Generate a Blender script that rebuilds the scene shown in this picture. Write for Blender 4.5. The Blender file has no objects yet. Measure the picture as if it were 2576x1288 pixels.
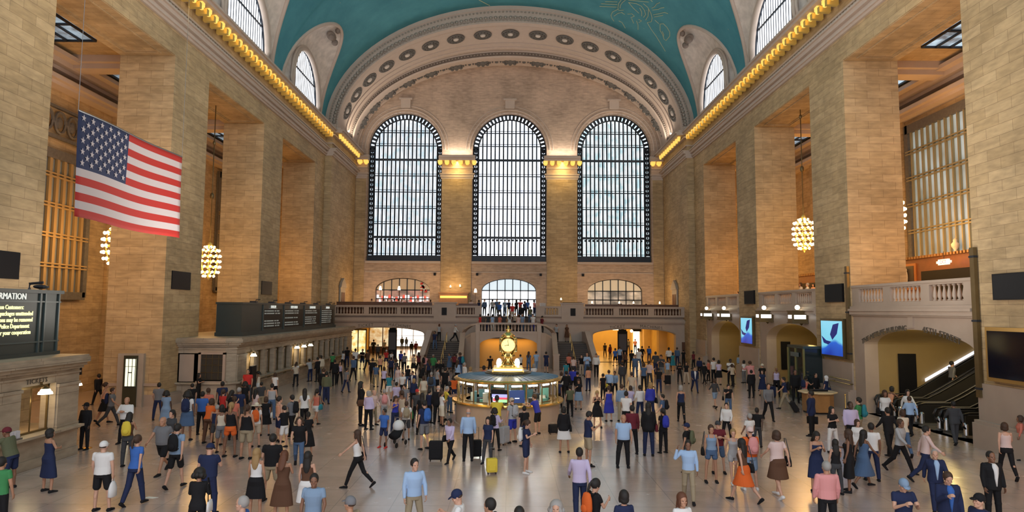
import bpy, bmesh, math, random
from math import sin, cos, pi, sqrt, radians as R
from mathutils import Vector, Matrix
random.seed(7)
SC = bpy.context.scene
COL = SC.collection

# ---------------------------------------------------------------- camera
FPX, PITCH, YAW, ROLL, CX, CZ = 1674.0, .081, .0037, .006, .0566, 5.15
_f = Vector((sin(YAW)*cos(PITCH), cos(YAW)*cos(PITCH), sin(PITCH)))
_r = Vector((cos(YAW), -sin(YAW), 0)); _u = _r.cross(_f)
_r2 = _r*cos(ROLL)+_u*sin(ROLL); _u2 = -_r*sin(ROLL)+_u*cos(ROLL)
cd = bpy.data.cameras.new('camera'); cam = bpy.data.objects.new('camera', cd); COL.objects.link(cam)
cd.sensor_width = 36; cd.lens = 36*FPX/2576; cd.clip_end = 400; cd.clip_start = .1
cam.matrix_world = Matrix(((_r2.x, _u2.x, -_f.x, CX), (_r2.y, _u2.y, -_f.y, 0), (_r2.z, _u2.z, -_f.z, CZ), (0, 0, 0, 1)))
SC.camera = cam
SC.view_settings.view_transform = 'Standard'; SC.view_settings.look = 'None'
SC.view_settings.gamma = 1; SC.view_settings.exposure = 0.0
try: SC.view_settings.use_curve_mapping = False
except Exception: pass
# ---------------------------------------------------------------- world and lights
W = bpy.data.worlds.new('world'); SC.world = W; W.use_nodes = True
bg = W.node_tree.nodes['Background']; bg.inputs[0].default_value = (.97, .96, 1, 1); bg.inputs[1].default_value = 2.4
SC.cycles.max_bounces = 5; SC.cycles.diffuse_bounces = 3; SC.cycles.glossy_bounces = 2
SC.cycles.transmission_bounces = 2; SC.cycles.transparent_max_bounces = 4
SC.cycles.sample_clamp_indirect = 4; SC.cycles.caustics_reflective = False; SC.cycles.caustics_refractive = False
SC.cycles.use_adaptive_sampling = True; SC.cycles.adaptive_threshold = .05
SC.cycles.use_denoising = True
def lamp(name, kind, loc, power, col, size=.3, sy=None, look=None):
    l = bpy.data.lights.new(name, kind); l.energy = power; l.color = col
    if kind == 'AREA':
        l.size = size
        if sy: l.shape = 'RECTANGLE'; l.size_y = sy
    else: l.shadow_soft_size = size
    o = bpy.data.objects.new(name, l); o.location = loc; COL.objects.link(o)
    if look: o.rotation_euler = (Vector(look)-Vector(loc)).to_track_quat('-Z', 'Y').to_euler()
    return o
WARM = (1, .50, .13)
for s in (-1, 1):
    for Y in (17.4, 30.8, 44.2, 57.4):      # chandeliers in the openings
        lamp('chandelier_light', 'POINT', (s*19.8, Y, 8.4), 330, WARM, 1.1)
    for Y in (10.8, 24, 37.4, 50.8, 64):   # chandeliers along the aisles
        lamp('aisle_light', 'POINT', (s*23.2, Y, 9.5), 360 if s < 0 else 520, WARM, 1.3)
        lamp('aisle_cove_light', 'POINT', (s*23.4, Y, 16.2), 35 if s < 0 else 90, WARM, .6)
    # the row of bulbs under the main cornice, seen as one strip of light
    lamp('cornice_light', 'AREA', (s*17.5, 28, 21.95), 200, (1, .62, .14), .3, 76, look=(s*18.6, 28, 20.9))
for s in (-1, 1):   # cove lamps on top of the cornice that wash the vault
    lamp('cove_fill_light', 'AREA', (s*17.7, 27, 23.62), 4800, (1, .93, .84), .3, 74, look=(s*12, 27, 33))
    lamp('cove_fill_light', 'AREA', (s*16.7, 70.3, 23.4), 600, (1, .86, .70), .3, 9, look=(s*6, 70.3, 33))
    lamp('cove_fill_light', 'AREA', (s*6.05, 74.9, 22.85), 110, (1, .86, .70), 3.2, .3, look=(s*6.05, 75.2, 30))  # uplights over the pilaster capitals, added to brighten the upper end wall
    lamp('passage_light', 'AREA', (s*12.6, 72, 3.5), 700, (1, .58, .12), 7, 5, look=(s*12.6, 72, 0))
for x, y, z, e in ((-15.2, 72, 7.0, 170), (-9.5, 72, 7.0, 170), (-6.2, 73.6, 7.8, 150), (9.5, 72, 7.0, 170), (15.2, 72, 7.0, 170)):   # restaurant lamps on the balcony
    lamp('balcony_light', 'POINT', (x, y, z), e, (1, .62, .28), .25)
for Y in (30.3, 43.6, 56.6):
    lamp('gate_light', 'POINT', (19.8, Y, 3.3), 90, (1, .72, .25), .2)

# ---------------------------------------------------------------- materials
MATS = {}
def nodes(m): return m.node_tree.nodes, m.node_tree.links
def mat(name, col, rough=.7, metal=0, emit=0, ecol=None, var=.0, vscale=3, bump=0, bscale=20, spec=None):
    if name in MATS: return MATS[name]
    m = bpy.data.materials.new(name); m.use_nodes = True; N, L = nodes(m); b = N['Principled BSDF']
    b.inputs['Base Color'].default_value = (*col, 1); b.inputs['Roughness'].default_value = rough
    b.inputs['Metallic'].default_value = metal; m.diffuse_color = (*col, 1)
    if spec is not None: b.inputs['Specular IOR Level'].default_value = spec
    if emit: b.inputs['Emission Color'].default_value = (*(ecol or col), 1); b.inputs['Emission Strength'].default_value = emit
    if var:
        t = N.new('ShaderNodeTexCoord'); n = N.new('ShaderNodeTexNoise'); n.inputs['Scale'].default_value = vscale
        n.inputs['Detail'].default_value = 5
        x = N.new('ShaderNodeMix'); x.data_type = 'RGBA'; x.inputs['A'].default_value = (*[c*(1-var) for c in col], 1)
        x.inputs['B'].default_value = (*[min(1, c*(1+var)) for c in col], 1)
        L.new(t.outputs['Object'], n.inputs['Vector']); L.new(n.outputs['Fac'], x.inputs['Factor']); L.new(x.outputs['Result'], b.inputs['Base Color'])
    if bump:
        t = N.new('ShaderNodeTexCoord'); n = N.new('ShaderNodeTexNoise'); n.inputs['Scale'].default_value = bscale
        u = N.new('ShaderNodeBump'); u.inputs['Strength'].default_value = bump
        L.new(t.outputs['Object'], n.inputs['Vector']); L.new(n.outputs['Fac'], u.inputs['Height']); L.new(u.outputs['Normal'], b.inputs['Normal'])
    MATS[name] = m; return m
def uvz(N, L):
    """(horizontal run, height) of a wall point, whichever way the wall faces"""
    g = N.new('ShaderNodeNewGeometry'); s = N.new('ShaderNodeSeparateXYZ'); sn = N.new('ShaderNodeSeparateXYZ')
    L.new(g.outputs['Position'], s.inputs[0]); L.new(g.outputs['Normal'], sn.inputs[0])
    a = N.new('ShaderNodeMath'); a.operation = 'ABSOLUTE'; L.new(sn.outputs['X'], a.inputs[0])
    c = N.new('ShaderNodeMath'); c.operation = 'GREATER_THAN'; c.inputs[1].default_value = .6; L.new(a.outputs[0], c.inputs[0])
    mx = N.new('ShaderNodeMix'); L.new(c.outputs[0], mx.inputs['Factor']); L.new(s.outputs['X'], mx.inputs['A']); L.new(s.outputs['Y'], mx.inputs['B'])
    az = N.new('ShaderNodeMath'); az.operation = 'ABSOLUTE'; L.new(sn.outputs['Z'], az.inputs[0])
    cz = N.new('ShaderNodeMath'); cz.operation = 'GREATER_THAN'; cz.inputs[1].default_value = .7; L.new(az.outputs[0], cz.inputs[0])
    mz = N.new('ShaderNodeMix'); L.new(cz.outputs[0], mz.inputs['Factor']); L.new(s.outputs['Z'], mz.inputs['A']); L.new(s.outputs['Y'], mz.inputs['B'])
    k = N.new('ShaderNodeCombineXYZ'); L.new(mx.outputs['Result'], k.inputs[0]); L.new(mz.outputs['Result'], k.inputs[1])
    return k.outputs[0]
def stone(name, c1, c2, mortar, bw=1.25, bh=.5, ms=.012, rough=.75):
    if name in MATS: return MATS[name]
    m = bpy.data.materials.new(name); m.use_nodes = True; N, L = nodes(m); b = N['Principled BSDF']; b.inputs['Roughness'].default_value = rough
    v = uvz(N, L); t = N.new('ShaderNodeTexBrick'); t.inputs['Scale'].default_value = 1
    t.inputs['Brick Width'].default_value = bw; t.inputs['Row Height'].default_value = bh; t.inputs['Mortar Size'].default_value = ms
    t.inputs['Mortar Smooth'].default_value = .3; t.inputs['Bias'].default_value = 0
    t.inputs['Color1'].default_value = (*c1, 1); t.inputs['Color2'].default_value = (*c2, 1); t.inputs['Mortar'].default_value = (*mortar, 1)
    L.new(v, t.inputs['Vector'])
    g = N.new('ShaderNodeNewGeometry'); n = N.new('ShaderNodeTexNoise'); n.inputs['Scale'].default_value = .35; n.inputs['Detail'].default_value = 6
    L.new(g.outputs['Position'], n.inputs['Vector'])
    n2 = N.new('ShaderNodeTexNoise'); n2.inputs['Scale'].default_value = 1.6; n2.inputs['Detail'].default_value = 8
    mp = N.new('ShaderNodeMapping'); mp.inputs['Scale'].default_value = (1, 1, 4.0); L.new(g.outputs['Position'], mp.inputs[0]); L.new(mp.outputs[0], n2.inputs['Vector'])
    ad = N.new('ShaderNodeMath'); ad.operation = 'ADD'; L.new(n.outputs['Fac'], ad.inputs[0]); L.new(n2.outputs['Fac'], ad.inputs[1])
    r = N.new('ShaderNodeMapRange'); r.inputs['From Min'].default_value = .6; r.inputs['From Max'].default_value = 1.4
    r.inputs['To Min'].default_value = .62; r.inputs['To Max'].default_value = 1.3; L.new(ad.outputs[0], r.inputs[0])
    x = N.new('ShaderNodeVectorMath'); x.operation = 'SCALE'; L.new(t.outputs['Color'], x.inputs[0]); L.new(r.outputs[0], x.inputs['Scale'])
    L.new(x.outputs[0], b.inputs['Base Color']); MATS[name] = m; m.diffuse_color = (*c1, 1); return m
STONE = stone('caen_stone_blocks', (.50, .36, .20), (.42, .295, .155), (.24, .16, .085), 1.35, .42, .009)
STONEF = stone('far_wall_stone', (.53, .395, .30), (.47, .35, .265), (.36, .26, .19), 1.0, .38, .008)
MARB = mat('botticino_marble', (.40, .315, .255), .45, var=.13, vscale=1.2)
MARBD = mat('shaded_marble_trim', (.36, .31, .26), .5, var=.15, vscale=2)
CORN = mat('cornice_plaster', (.53, .43, .36), .7, var=.1, vscale=2)
PLAS = mat('relief_plaster', (.66, .59, .53), .8, var=.42, vscale=1.8, bump=.9, bscale=3)
ORN = mat('bronze_green_ornament', (.12, .11, .10), .6, var=.4, vscale=6, bump=.8, bscale=8)
IRON = mat('blackened_iron', (.018, .024, .035), .45, .3)
BRONZE = mat('dull_bronze', (.17, .125, .06), .42, .7, var=.2)
BRASS = mat('polished_brass', (.72, .50, .17), .25, .9)
GOLD = mat('gilt', (.85, .58, .16), .3, .8, emit=.12, ecol=(1, .65, .15))  # gilding with a faint warm glow put into the material
BLACK = mat('black_panel', (.008, .008, .010), .45, spec=.15)
WOODD = mat('dark_mahogany', (.10, .035, .012), .4, var=.3, vscale=5)
WOOD = mat('oak_veneer', (.30, .15, .05), .4, var=.25, vscale=4)
LAMPW = mat('frosted_lamp_shade', (1, .93, .75), .4, emit=5, ecol=(1, .88, .62))
BULB = mat('warm_bulb', (1, .8, .5), .4, emit=9, ecol=(1, .72, .34))
CLAMP = mat('cornice_lamp_glass', (.9, .6, .15), .4, emit=.85, ecol=(1, .62, .12))
GREY = mat('grey_metal', (.25, .25, .26), .35, .8)
def floor_mat():
    m = bpy.data.materials.new('tennessee_marble_floor'); m.use_nodes = True; N, L = nodes(m); b = N['Principled BSDF']
    g = N.new('ShaderNodeNewGeometry'); t = N.new('ShaderNodeTexBrick'); t.offset = 0
    for k, v in (('Scale', 1), ('Brick Width', 1.5), ('Row Height', 1.5), ('Mortar Size', .012), ('Bias', 0)): t.inputs[k].default_value = v
    t.inputs['Color1'].default_value = (.52, .41, .36, 1); t.inputs['Color2'].default_value = (.46, .36, .315, 1); t.inputs['Mortar'].default_value = (.34, .27, .24, 1)
    L.new(g.outputs['Position'], t.inputs['Vector'])
    n = N.new('ShaderNodeTexNoise'); n.inputs['Scale'].default_value = .9; n.inputs['Detail'].default_value = 9; n.inputs['Roughness'].default_value = .7
    L.new(g.outputs['Position'], n.inputs['Vector'])
    r = N.new('ShaderNodeMapRange'); r.inputs['From Min'].default_value = .3; r.inputs['From Max'].default_value = .7; r.inputs['To Min'].default_value = .85; r.inputs['To Max'].default_value = 1.1
    L.new(n.outputs['Fac'], r.inputs[0]); x = N.new('ShaderNodeVectorMath'); x.operation = 'SCALE'
    L.new(t.outputs['Color'], x.inputs[0]); L.new(r.outputs[0], x.inputs['Scale']); L.new(x.outputs[0], b.inputs['Base Color'])
    r2 = N.new('ShaderNodeMapRange'); r2.inputs['To Min'].default_value = .19; r2.inputs['To Max'].default_value = .32; L.new(n.outputs['Fac'], r2.inputs[0])
    L.new(r2.outputs[0], b.inputs['Roughness']); b.inputs['Specular IOR Level'].default_value = .8
    b.inputs['Coat Weight'].default_value = .8; b.inputs['Coat Roughness'].default_value = .24; b.inputs['Coat IOR'].default_value = 1.6
    return m
def glass_emit(name, c1, c2, strength, sx=1.8, sz=.5):
    """daylight behind ribbed glass: uneven from pane to pane"""
    m = bpy.data.materials.new(name); m.use_nodes = True; N, L = nodes(m); b = N['Principled BSDF']
    g = N.new('ShaderNodeNewGeometry'); mp = N.new('ShaderNodeMapping'); mp.inputs['Scale'].default_value = (sx, sx, sz); L.new(g.outputs['Position'], mp.inputs[0])
    n = N.new('ShaderNodeTexNoise'); n.inputs['Scale'].default_value = 1; n.inputs['Detail'].default_value = 3; L.new(mp.outputs[0], n.inputs['Vector'])
    r = N.new('ShaderNodeMapRange'); r.inputs['From Min'].default_value = .36; r.inputs['From Max'].default_value = .62; L.new(n.outputs['Fac'], r.inputs[0])
    x = N.new('ShaderNodeMix'); x.data_type = 'RGBA'; x.inputs['A'].default_value = (*c1, 1); x.inputs['B'].default_value = (*c2, 1)
    L.new(r.outputs[0], x.inputs['Factor']); L.new(x.outputs['Result'], b.inputs['Emission Color']); b.inputs['Emission Strength'].default_value = strength
    b.inputs['Base Color'].default_value = (.2, .22, .24, 1); b.inputs['Roughness'].default_value = .3; return m
def ceil_mat():
    m = bpy.data.materials.new('cerulean_ceiling_paint'); m.use_nodes = True; N, L = nodes(m); b = N['Principled BSDF']; b.inputs['Roughness'].default_value = .8
    g = N.new('ShaderNodeNewGeometry'); n = N.new('ShaderNodeTexNoise'); n.inputs['Scale'].default_value = .35; n.inputs['Detail'].default_value = 10; n.inputs['Roughness'].default_value = .65
    L.new(g.outputs['Position'], n.inputs['Vector'])
    x = N.new('ShaderNodeMix'); x.data_type = 'RGBA'; x.inputs['A'].default_value = (.045, .235, .30, 1); x.inputs['B'].default_value = (.08, .33, .40, 1)
    r = N.new('ShaderNodeMapRange'); r.inputs['From Min'].default_value = .3; r.inputs['From Max'].default_value = .7; L.new(n.outputs['Fac'], r.inputs[0]); L.new(r.outputs[0], x.inputs['Factor'])
    v = N.new('ShaderNodeTexVoronoi'); v.inputs['Scale'].default_value = .8; L.new(g.outputs['Position'], v.inputs['Vector'])
    c = N.new('ShaderNodeMath'); c.operation = 'LESS_THAN'; c.inputs[1].default_value = .035; L.new(v.outputs['Distance'], c.inputs[0])
    y = N.new('ShaderNodeMix'); y.data_type = 'RGBA'; L.new(c.outputs[0], y.inputs['Factor']); L.new(x.outputs['Result'], y.inputs['A']); y.inputs['B'].default_value = (.35, .42, .28, 1)
    L.new(y.outputs['Result'], b.inputs['Base Color']); return m

# ---------------------------------------------------------------- mesh helpers
class MB:
    def __init__(s): s.v = []; s.f = []; s.m = []
    def add(s, vs, fs, mi=0):
        o = len(s.v); s.v += [tuple(v) for v in vs]; s.f += [tuple(i+o for i in f) for f in fs]; s.m += [mi]*len(fs); return s
    def box(s, x0, x1, y0, y1, z0, z1, mi=0):
        if x0 > x1: x0, x1 = x1, x0
        return s.add([(x, y, z) for z in (z0, z1) for y in (y0, y1) for x in (x0, x1)],
                     [(0, 2, 3, 1), (4, 5, 7, 6), (0, 1, 5, 4), (2, 6, 7, 3), (0, 4, 6, 2), (1, 3, 7, 5)], mi)
    def prism(s, pts, d, mi=0):
        """pts: outline (3D), extruded by the vector d"""
        n = len(pts); a = [Vector(p) for p in pts]; d = Vector(d)
        return s.add(a+[p+d for p in a], [tuple(range(n))[::-1], tuple(range(n, 2*n))]+[(i, (i+1) % n, n+(i+1) % n, n+i) for i in range(n)], mi)
    def strip(s, A, B, mi=0, close=False):
        n = len(A); k = n if close else n-1
        return s.add(list(A)+list(B), [(i, (i+1) % n, n+(i+1) % n, n+i) for i in range(k)], mi)
    def loft(s, rings, mi=0, close=True, caps=True):
        n = len(rings[0]); vs = [p for r in rings for p in r]; fs = []
        for j in range(len(rings)-1):
            for i in range(n if close else n-1):
                fs.append((j*n+i, j*n+(i+1) % n, (j+1)*n+(i+1) % n, (j+1)*n+i))
        if caps and close: fs += [tuple(range(n))[::-1], tuple(range((len(rings)-1)*n, len(rings)*n))]
        return s.add(vs, fs, mi)
    def lathe(s, cx, cy, prof, n=20, mi=0, caps=True, a0=0):
        return s.loft([[(cx+r*cos(a0+2*pi*i/n), cy+r*sin(a0+2*pi*i/n), z) for i in range(n)] for r, z in prof], mi, True, caps)
    def tube(s, pts, r, n=8, mi=0, closed=False):
        P = [Vector(p) for p in pts]; rings = []
        up = Vector((0, 0, 1))
        for i, p in enumerate(P):
            a = P[i-1] if i or closed else P[0]; b = P[(i+1) % len(P)] if (i < len(P)-1 or closed) else P[-1]
            t = (b-a).normalized(); x = t.cross(up)
            if x.length < .05: x = t.cross(Vector((1, 0, 0)))
            x.normalize(); y = x.cross(t); rr = r[i] if isinstance(r, (list, tuple)) else r
            rings.append([p+x*rr*cos(2*pi*k/n)+y*rr*sin(2*pi*k/n) for k in range(n)])
        if closed: rings.append(rings[0])
        return s.loft(rings, mi, True, not closed)
    def ball(s, c, r, n=12, m=8, mi=0):
        rx, ry, rz = r if isinstance(r, (tuple, list)) else (r, r, r)
        return s.loft([[(c[0]+rx*sin(a)*cos(2*pi*i/n), c[1]+ry*sin(a)*sin(2*pi*i/n), c[2]-rz*cos(a)) for i in range(n)] for a in [max(.02, pi*j/m) if j < m else pi-.02 for j in range(m+1)]], mi)
    def build(s, name, mt, parent=None, smooth=False, bevel=0):
        me = bpy.data.meshes.new(name); me.from_pydata(s.v, [], s.f)
        mts = mt if isinstance(mt, (list, tuple)) else [mt]
        for q in mts: me.materials.append(q)
        if len(mts) > 1: me.polygons.foreach_set('material_index', s.m)
        bm = bmesh.new(); bm.from_mesh(me); bmesh.ops.recalc_face_normals(bm, faces=bm.faces); bm.to_mesh(me); bm.free()
        if smooth: me.polygons.foreach_set('use_smooth', [True]*len(me.polygons))
        me.update(); o = bpy.data.objects.new(name, me); COL.objects.link(o)
        if parent: o.parent = parent
        if bevel:
            b = o.modifiers.new('bevel', 'BEVEL'); b.width = bevel; b.segments = 2; b.limit_method = 'ANGLE'
        return o
def tag(o, label, cat, group=None, kind=None):
    o['label'] = label; o['category'] = cat
    if group: o['group'] = group
    if kind: o['kind'] = kind
    return o
def struct(o, label, cat='wall'): return tag(o, label, cat, None, 'structure')
def thing(name, label, cat, loc=(0, 0, 0), rz=0, group=None):
    o = bpy.data.objects.new(name, None); COL.objects.link(o); o.location = loc; o.rotation_euler = (0, 0, rz); o.empty_display_size = .2
    return tag(o, label, cat, group)
def copy_tree(o, parent=None):
    c = o.copy(); COL.objects.link(c)
    if parent: c.parent = parent
    for ch in [x for x in COL.objects if x.parent == o]: copy_tree(ch, c)
    return c
_dg = None
def text_mb(string, size, depth=.02, align='CENTER', bend=None, sx=1.0, shear=0, spacing=1.0):
    """letters as solid mesh in the XY plane -> (verts, faces)"""
    cu = bpy.data.curves.new('t', 'FONT'); cu.body = string; cu.size = size; cu.extrude = depth/2; cu.align_x = align; cu.align_y = 'CENTER'
    cu.resolution_u = 2; cu.space_character = spacing
    o = bpy.data.objects.new('t', cu); COL.objects.link(o)
    bpy.context.view_layer.update(); dg = bpy.context.evaluated_depsgraph_get(); me = bpy.data.meshes.new_from_object(o.evaluated_get(dg))
    V = [tuple(v.co) for v in me.vertices]; F = [tuple(p.vertices) for p in me.polygons]
    bpy.data.objects.remove(o); bpy.data.curves.remove(cu); bpy.data.meshes.remove(me)
    V = [(x*sx, y, z) for x, y, z in V]
    if bend: V = [(x, y+bend(x), z) for x, y, z in V]
    return V, F
def text_on(mb, string, size, org, ux, uy, uz, mi=0, **k):
    V, F = text_mb(string, size, **k); o = Vector(org); ux, uy, uz = Vector(ux), Vector(uy), Vector(uz)
    mb.add([o+ux*x+uy*y+uz*z for x, y, z in V], F, mi)
def ray(x, y): return _f + _r2*((x-1288)/FPX) - _u2*((y-644)/FPX)
def hitz(x, y, z=0):
    """where the line of sight through a photograph point meets the level z"""
    d = ray(x, y); return Vector((CX, 0, CZ)) + d*((z-CZ)/d.z)

# ================================================================ THE HALL
XW, YB, YF = 18.3, -6.0, 75.5            # pier face, open near end, far wall face
OPEN = [(12.8, 21.9), (26.04, 35.5), (39.63, 48.78), (52.88, 61.86)]; ZO = 18.95
mb = MB(); mb.box(-30, 30, YB, 105.2, -.3, 0)
FLOOR = mb.build('floor', floor_mat()); struct(FLOOR, 'polished pinkish marble concourse floor with blurred window reflections', 'floor')

def side_wall(s, name, side):
    # long wall above the openings, with its mouldings
    m = MB()
    m.box(s*18.3, s*21.3, YB, 65.1, ZO, 23.1); m.box(s*17.65, s*21.3, 65.1, YF+2, 0, 23.1)
    m.box(s*18.3, s*21.3, YB, 12.8, 0, ZO)
    o = m.build(name, STONE); struct(o, f'tall {side} wall of tan stone blocks above the square openings', 'wall')
    c = MB()
    def run(x, z0, z1, y0=YB, y1=65.1): c.box(s*x, s*(x+1.2 if x < 18 else 18.35), y0, y1, z0, z1)
    for off, y0, y1 in ((0, YB, 65.0), (-.65, 65.0, YF)):
        for x, z0, z1 in ((18.16, 20.3, 20.45), (18.05, 20.45, 20.62), (18.12, 20.62, 20.74), (17.92, 20.74, 20.98), (17.8, 20.98, 21.08),
                          (18.15, 21.5, 21.62), (18.0, 22.35, 22.5), (17.3, 22.62, 22.8), (17.15, 22.8, 22.95), (17.45, 22.95, 23.12), (17.95, 23.12, 23.5)):
            c.box(s*(x+off), s*18.4, y0, y1, z0, z1)
    k = c.build('cornice', CORN, o)
    c = MB(); y = 8.45
    while y < 65: c.box(s*17.45, s*18.1, y-.13, y+.13, 22.02, 22.36); y += .9
    c.build('modillions', GOLD, o)
    d = MB()
    y = YB+.2
    while y < 65: d.box(s*17.86, s*17.97, y, y+.16, 21.1, 21.2); y += .32
    d.box(s*17.82, s*18.0, YB, 65, 21.08, 21.11); d.build('bead_moulding', MARBD, o)
    # the row of gilt lamps under the projecting shelf: 100 largest seen
    Y = 8.0
    src = MB(); src.box(-.12, .12, -.17, .17, 0, .25); src.lathe(0, 0, [(.04, -.20), (.10, -.17), (.13, -.1), (.13, 0), (.08, .03)], 10)
    first = None; i = 0
    while Y < YF-1.3 and i < 100:
        X = s*(17.62 if Y < 64.9 else 16.98)
        if first is None: first = src.build('cornice_lamp', CLAMP, o, smooth=False); q = first
        else: q = first.copy(); COL.objects.link(q)
        q.location = (X, Y, 22.32); Y += .9; i += 1
    return o
WL = side_wall(-1, 'wall_left', 'left'); WR = side_wall(1, 'wall_right', 'right')
piers = [(21.9, 26.04), (35.5, 39.63), (48.78, 52.88), (61.86, 65.1)]
pl = {-1: ['left stone pier at the picture edge, beside the flag', 'left stone pier right of the flag', 'left stone pier behind the departures board', 'slim left stone pier before the far corner'],
      1: ['right stone pier at the picture edge with large dark screen', 'right stone pier beside the escalator arch', 'right stone pier between the two gate arches', 'slim right stone pier before the far corner']}
for s in (-1, 1):
    for i, (y0, y1) in enumerate(piers):
        m = MB(); m.box(s*18.3, s*21.3, y0, y1, 0, ZO)
        o = m.build('pier', STONE); struct(o, pl[s][i], 'pier')
        b = MB(); zz = .95 if s > 0 else .5
        b.box(s*(18.3-.34), s*21.35, y0-.02, y1+.02, 0, zz); b.box(s*(18.3-.25), s*21.35, y0-.03, y1+.03, zz, zz+.1)
        if s > 0: b.box(s*18.22, s*21.3, y0+.01, y1-.01, zz+.1, 2.45)
        b.build('plinth', MARB, o)
# soffits of the openings: recessed panel with mouldings
for s in (-1, 1):
    for i, (y0, y1) in enumerate(OPEN):
        m = MB()
        a, b_, c_, d_ = 18.35, 21.25, y0+.02, y1-.02
        for t, w, z in ((0, .45, 18.9), (.45, .12, 18.84), (.57, .1, 18.9)):
            x0, x1, Y0, Y1 = a+t, b_-t, c_+t, d_-t
            m.box(s*x0, s*(x0+w), Y0, Y1, z, 18.96); m.box(s*(x1-w), s*x1, Y0, Y1, z, 18.96)
            m.box(s*(x0+w), s*(x1-w), Y0, Y0+w, z, 18.96); m.box(s*(x0+w), s*(x1-w), Y1-w, Y1, z, 18.96)
        o = m.build('soffit_trim', STONE); struct(o, f'moulded stone soffit of {["first","second","third","fourth"][i]} opening in the {"left" if s<0 else "right"} wall', 'soffit')
# aisles beyond the piers
XA = 26.0
for s, nm in ((-1, 'wall_left_aisle'), (1, 'wall_right_aisle')):
    m = MB(); m.box(s*XA, s*(XA+.5), YB, 78, 0, 21)
    for y in (31.5, 43.7, 55.5, 66.5): m.box(s*(XA-.35), s*XA, y-.55, y+.55, 0, 17.6); m.box(s*(XA-.2), s*XA, y-.9, y+.9, 0, 17.6)
    m.box(s*21.3, s*XA, 68, 69, 0, 21)
    o = m.build(nm, STONE); struct(o, f'{"left" if s<0 else "right"} aisle outer wall of stone glowing orange', 'wall')
    c = MB()
    for x, z0, z1 in ((25.3, 17.6, 17.8), (25.0, 17.8, 18.05), (25.6, 18.6, 18.8), (25.2, 18.8, 19.1), (24.7, 19.1, 19.35)): c.box(s*x, s*26, YB, 68, z0, z1)
    for y in (25, 38, 51, 64): c.box(s*21.3, s*26, y-.5, y+.5, 18.9, 19.6); c.box(s*21.3, s*26, y-.8, y+.8, 19.2, 19.6)
    c.build('aisle_cornice', CORN, o)
    m = MB(); m.box(s*21.2, s*26.4, YB, 69, 19.6, 19.9); o = m.build('ceiling_aisle', STONE); struct(o, f'{"left" if s<0 else "right"} aisle ceiling above the piers', 'ceiling')
    k = MB()
    for y0 in (26.5, 39.6, 52.5): k.box(s*22.3, s*24.6, y0, y0+8.4, 19.52, 19.6, 0)
    for y0 in (26.5, 39.6, 52.5):
        for j in range(5): k.box(s*22.3, s*24.6, y0+j*2.1-.06, y0+j*2.1+.06, 19.42, 19.53, 1)
        for j in range(4): k.box(s*(22.3+.77*j)-.05, s*(22.3+.77*j)+.05, y0, y0+8.4, 19.42, 19.53, 1)
    k.build('skylight', [glass_emit('skylight_glass', (.05, .09, .13), (.5, .7, .85), .55 if s < 0 else 1.0, 1.2, 1), IRON], o)

# ---------------------------------------------------------------- vaulted ceiling
EA, EB, EZ = 18.5, 12.8, 23.1
GC, GHW, GH = [5.4, 18.6, 31.6, 44.8, 58.0], 5.45, 7.05       # groin curves of the window cells
def groin_z(y):
    for c in GC:
        u = (y-c)/GHW
        if abs(u) < 1: return EZ+.15+GH*max(0, 1-abs(u)**2.1)**.5
    return EZ
def ang(z): return math.asin(min(1, (z-EZ)/EB))
m = MB(); NA = 48; ys = []
y = YB
while y < 65.3: ys.append(y); y += .22
ys.append(65.3)
rings = []
for y in ys:
    a0 = ang(groin_z(y)); rings.append([(-EA*cos(a0+(pi-2*a0)*k/NA), y, EZ+EB*sin(a0+(pi-2*a0)*k/NA)) for k in range(NA+1)])
m.loft(rings, 0, False, False)
o = m.build('ceiling', ceil_mat(), smooth=True); struct(o, 'teal blue vaulted ceiling painted with faint gold stars', 'ceiling')
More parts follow.
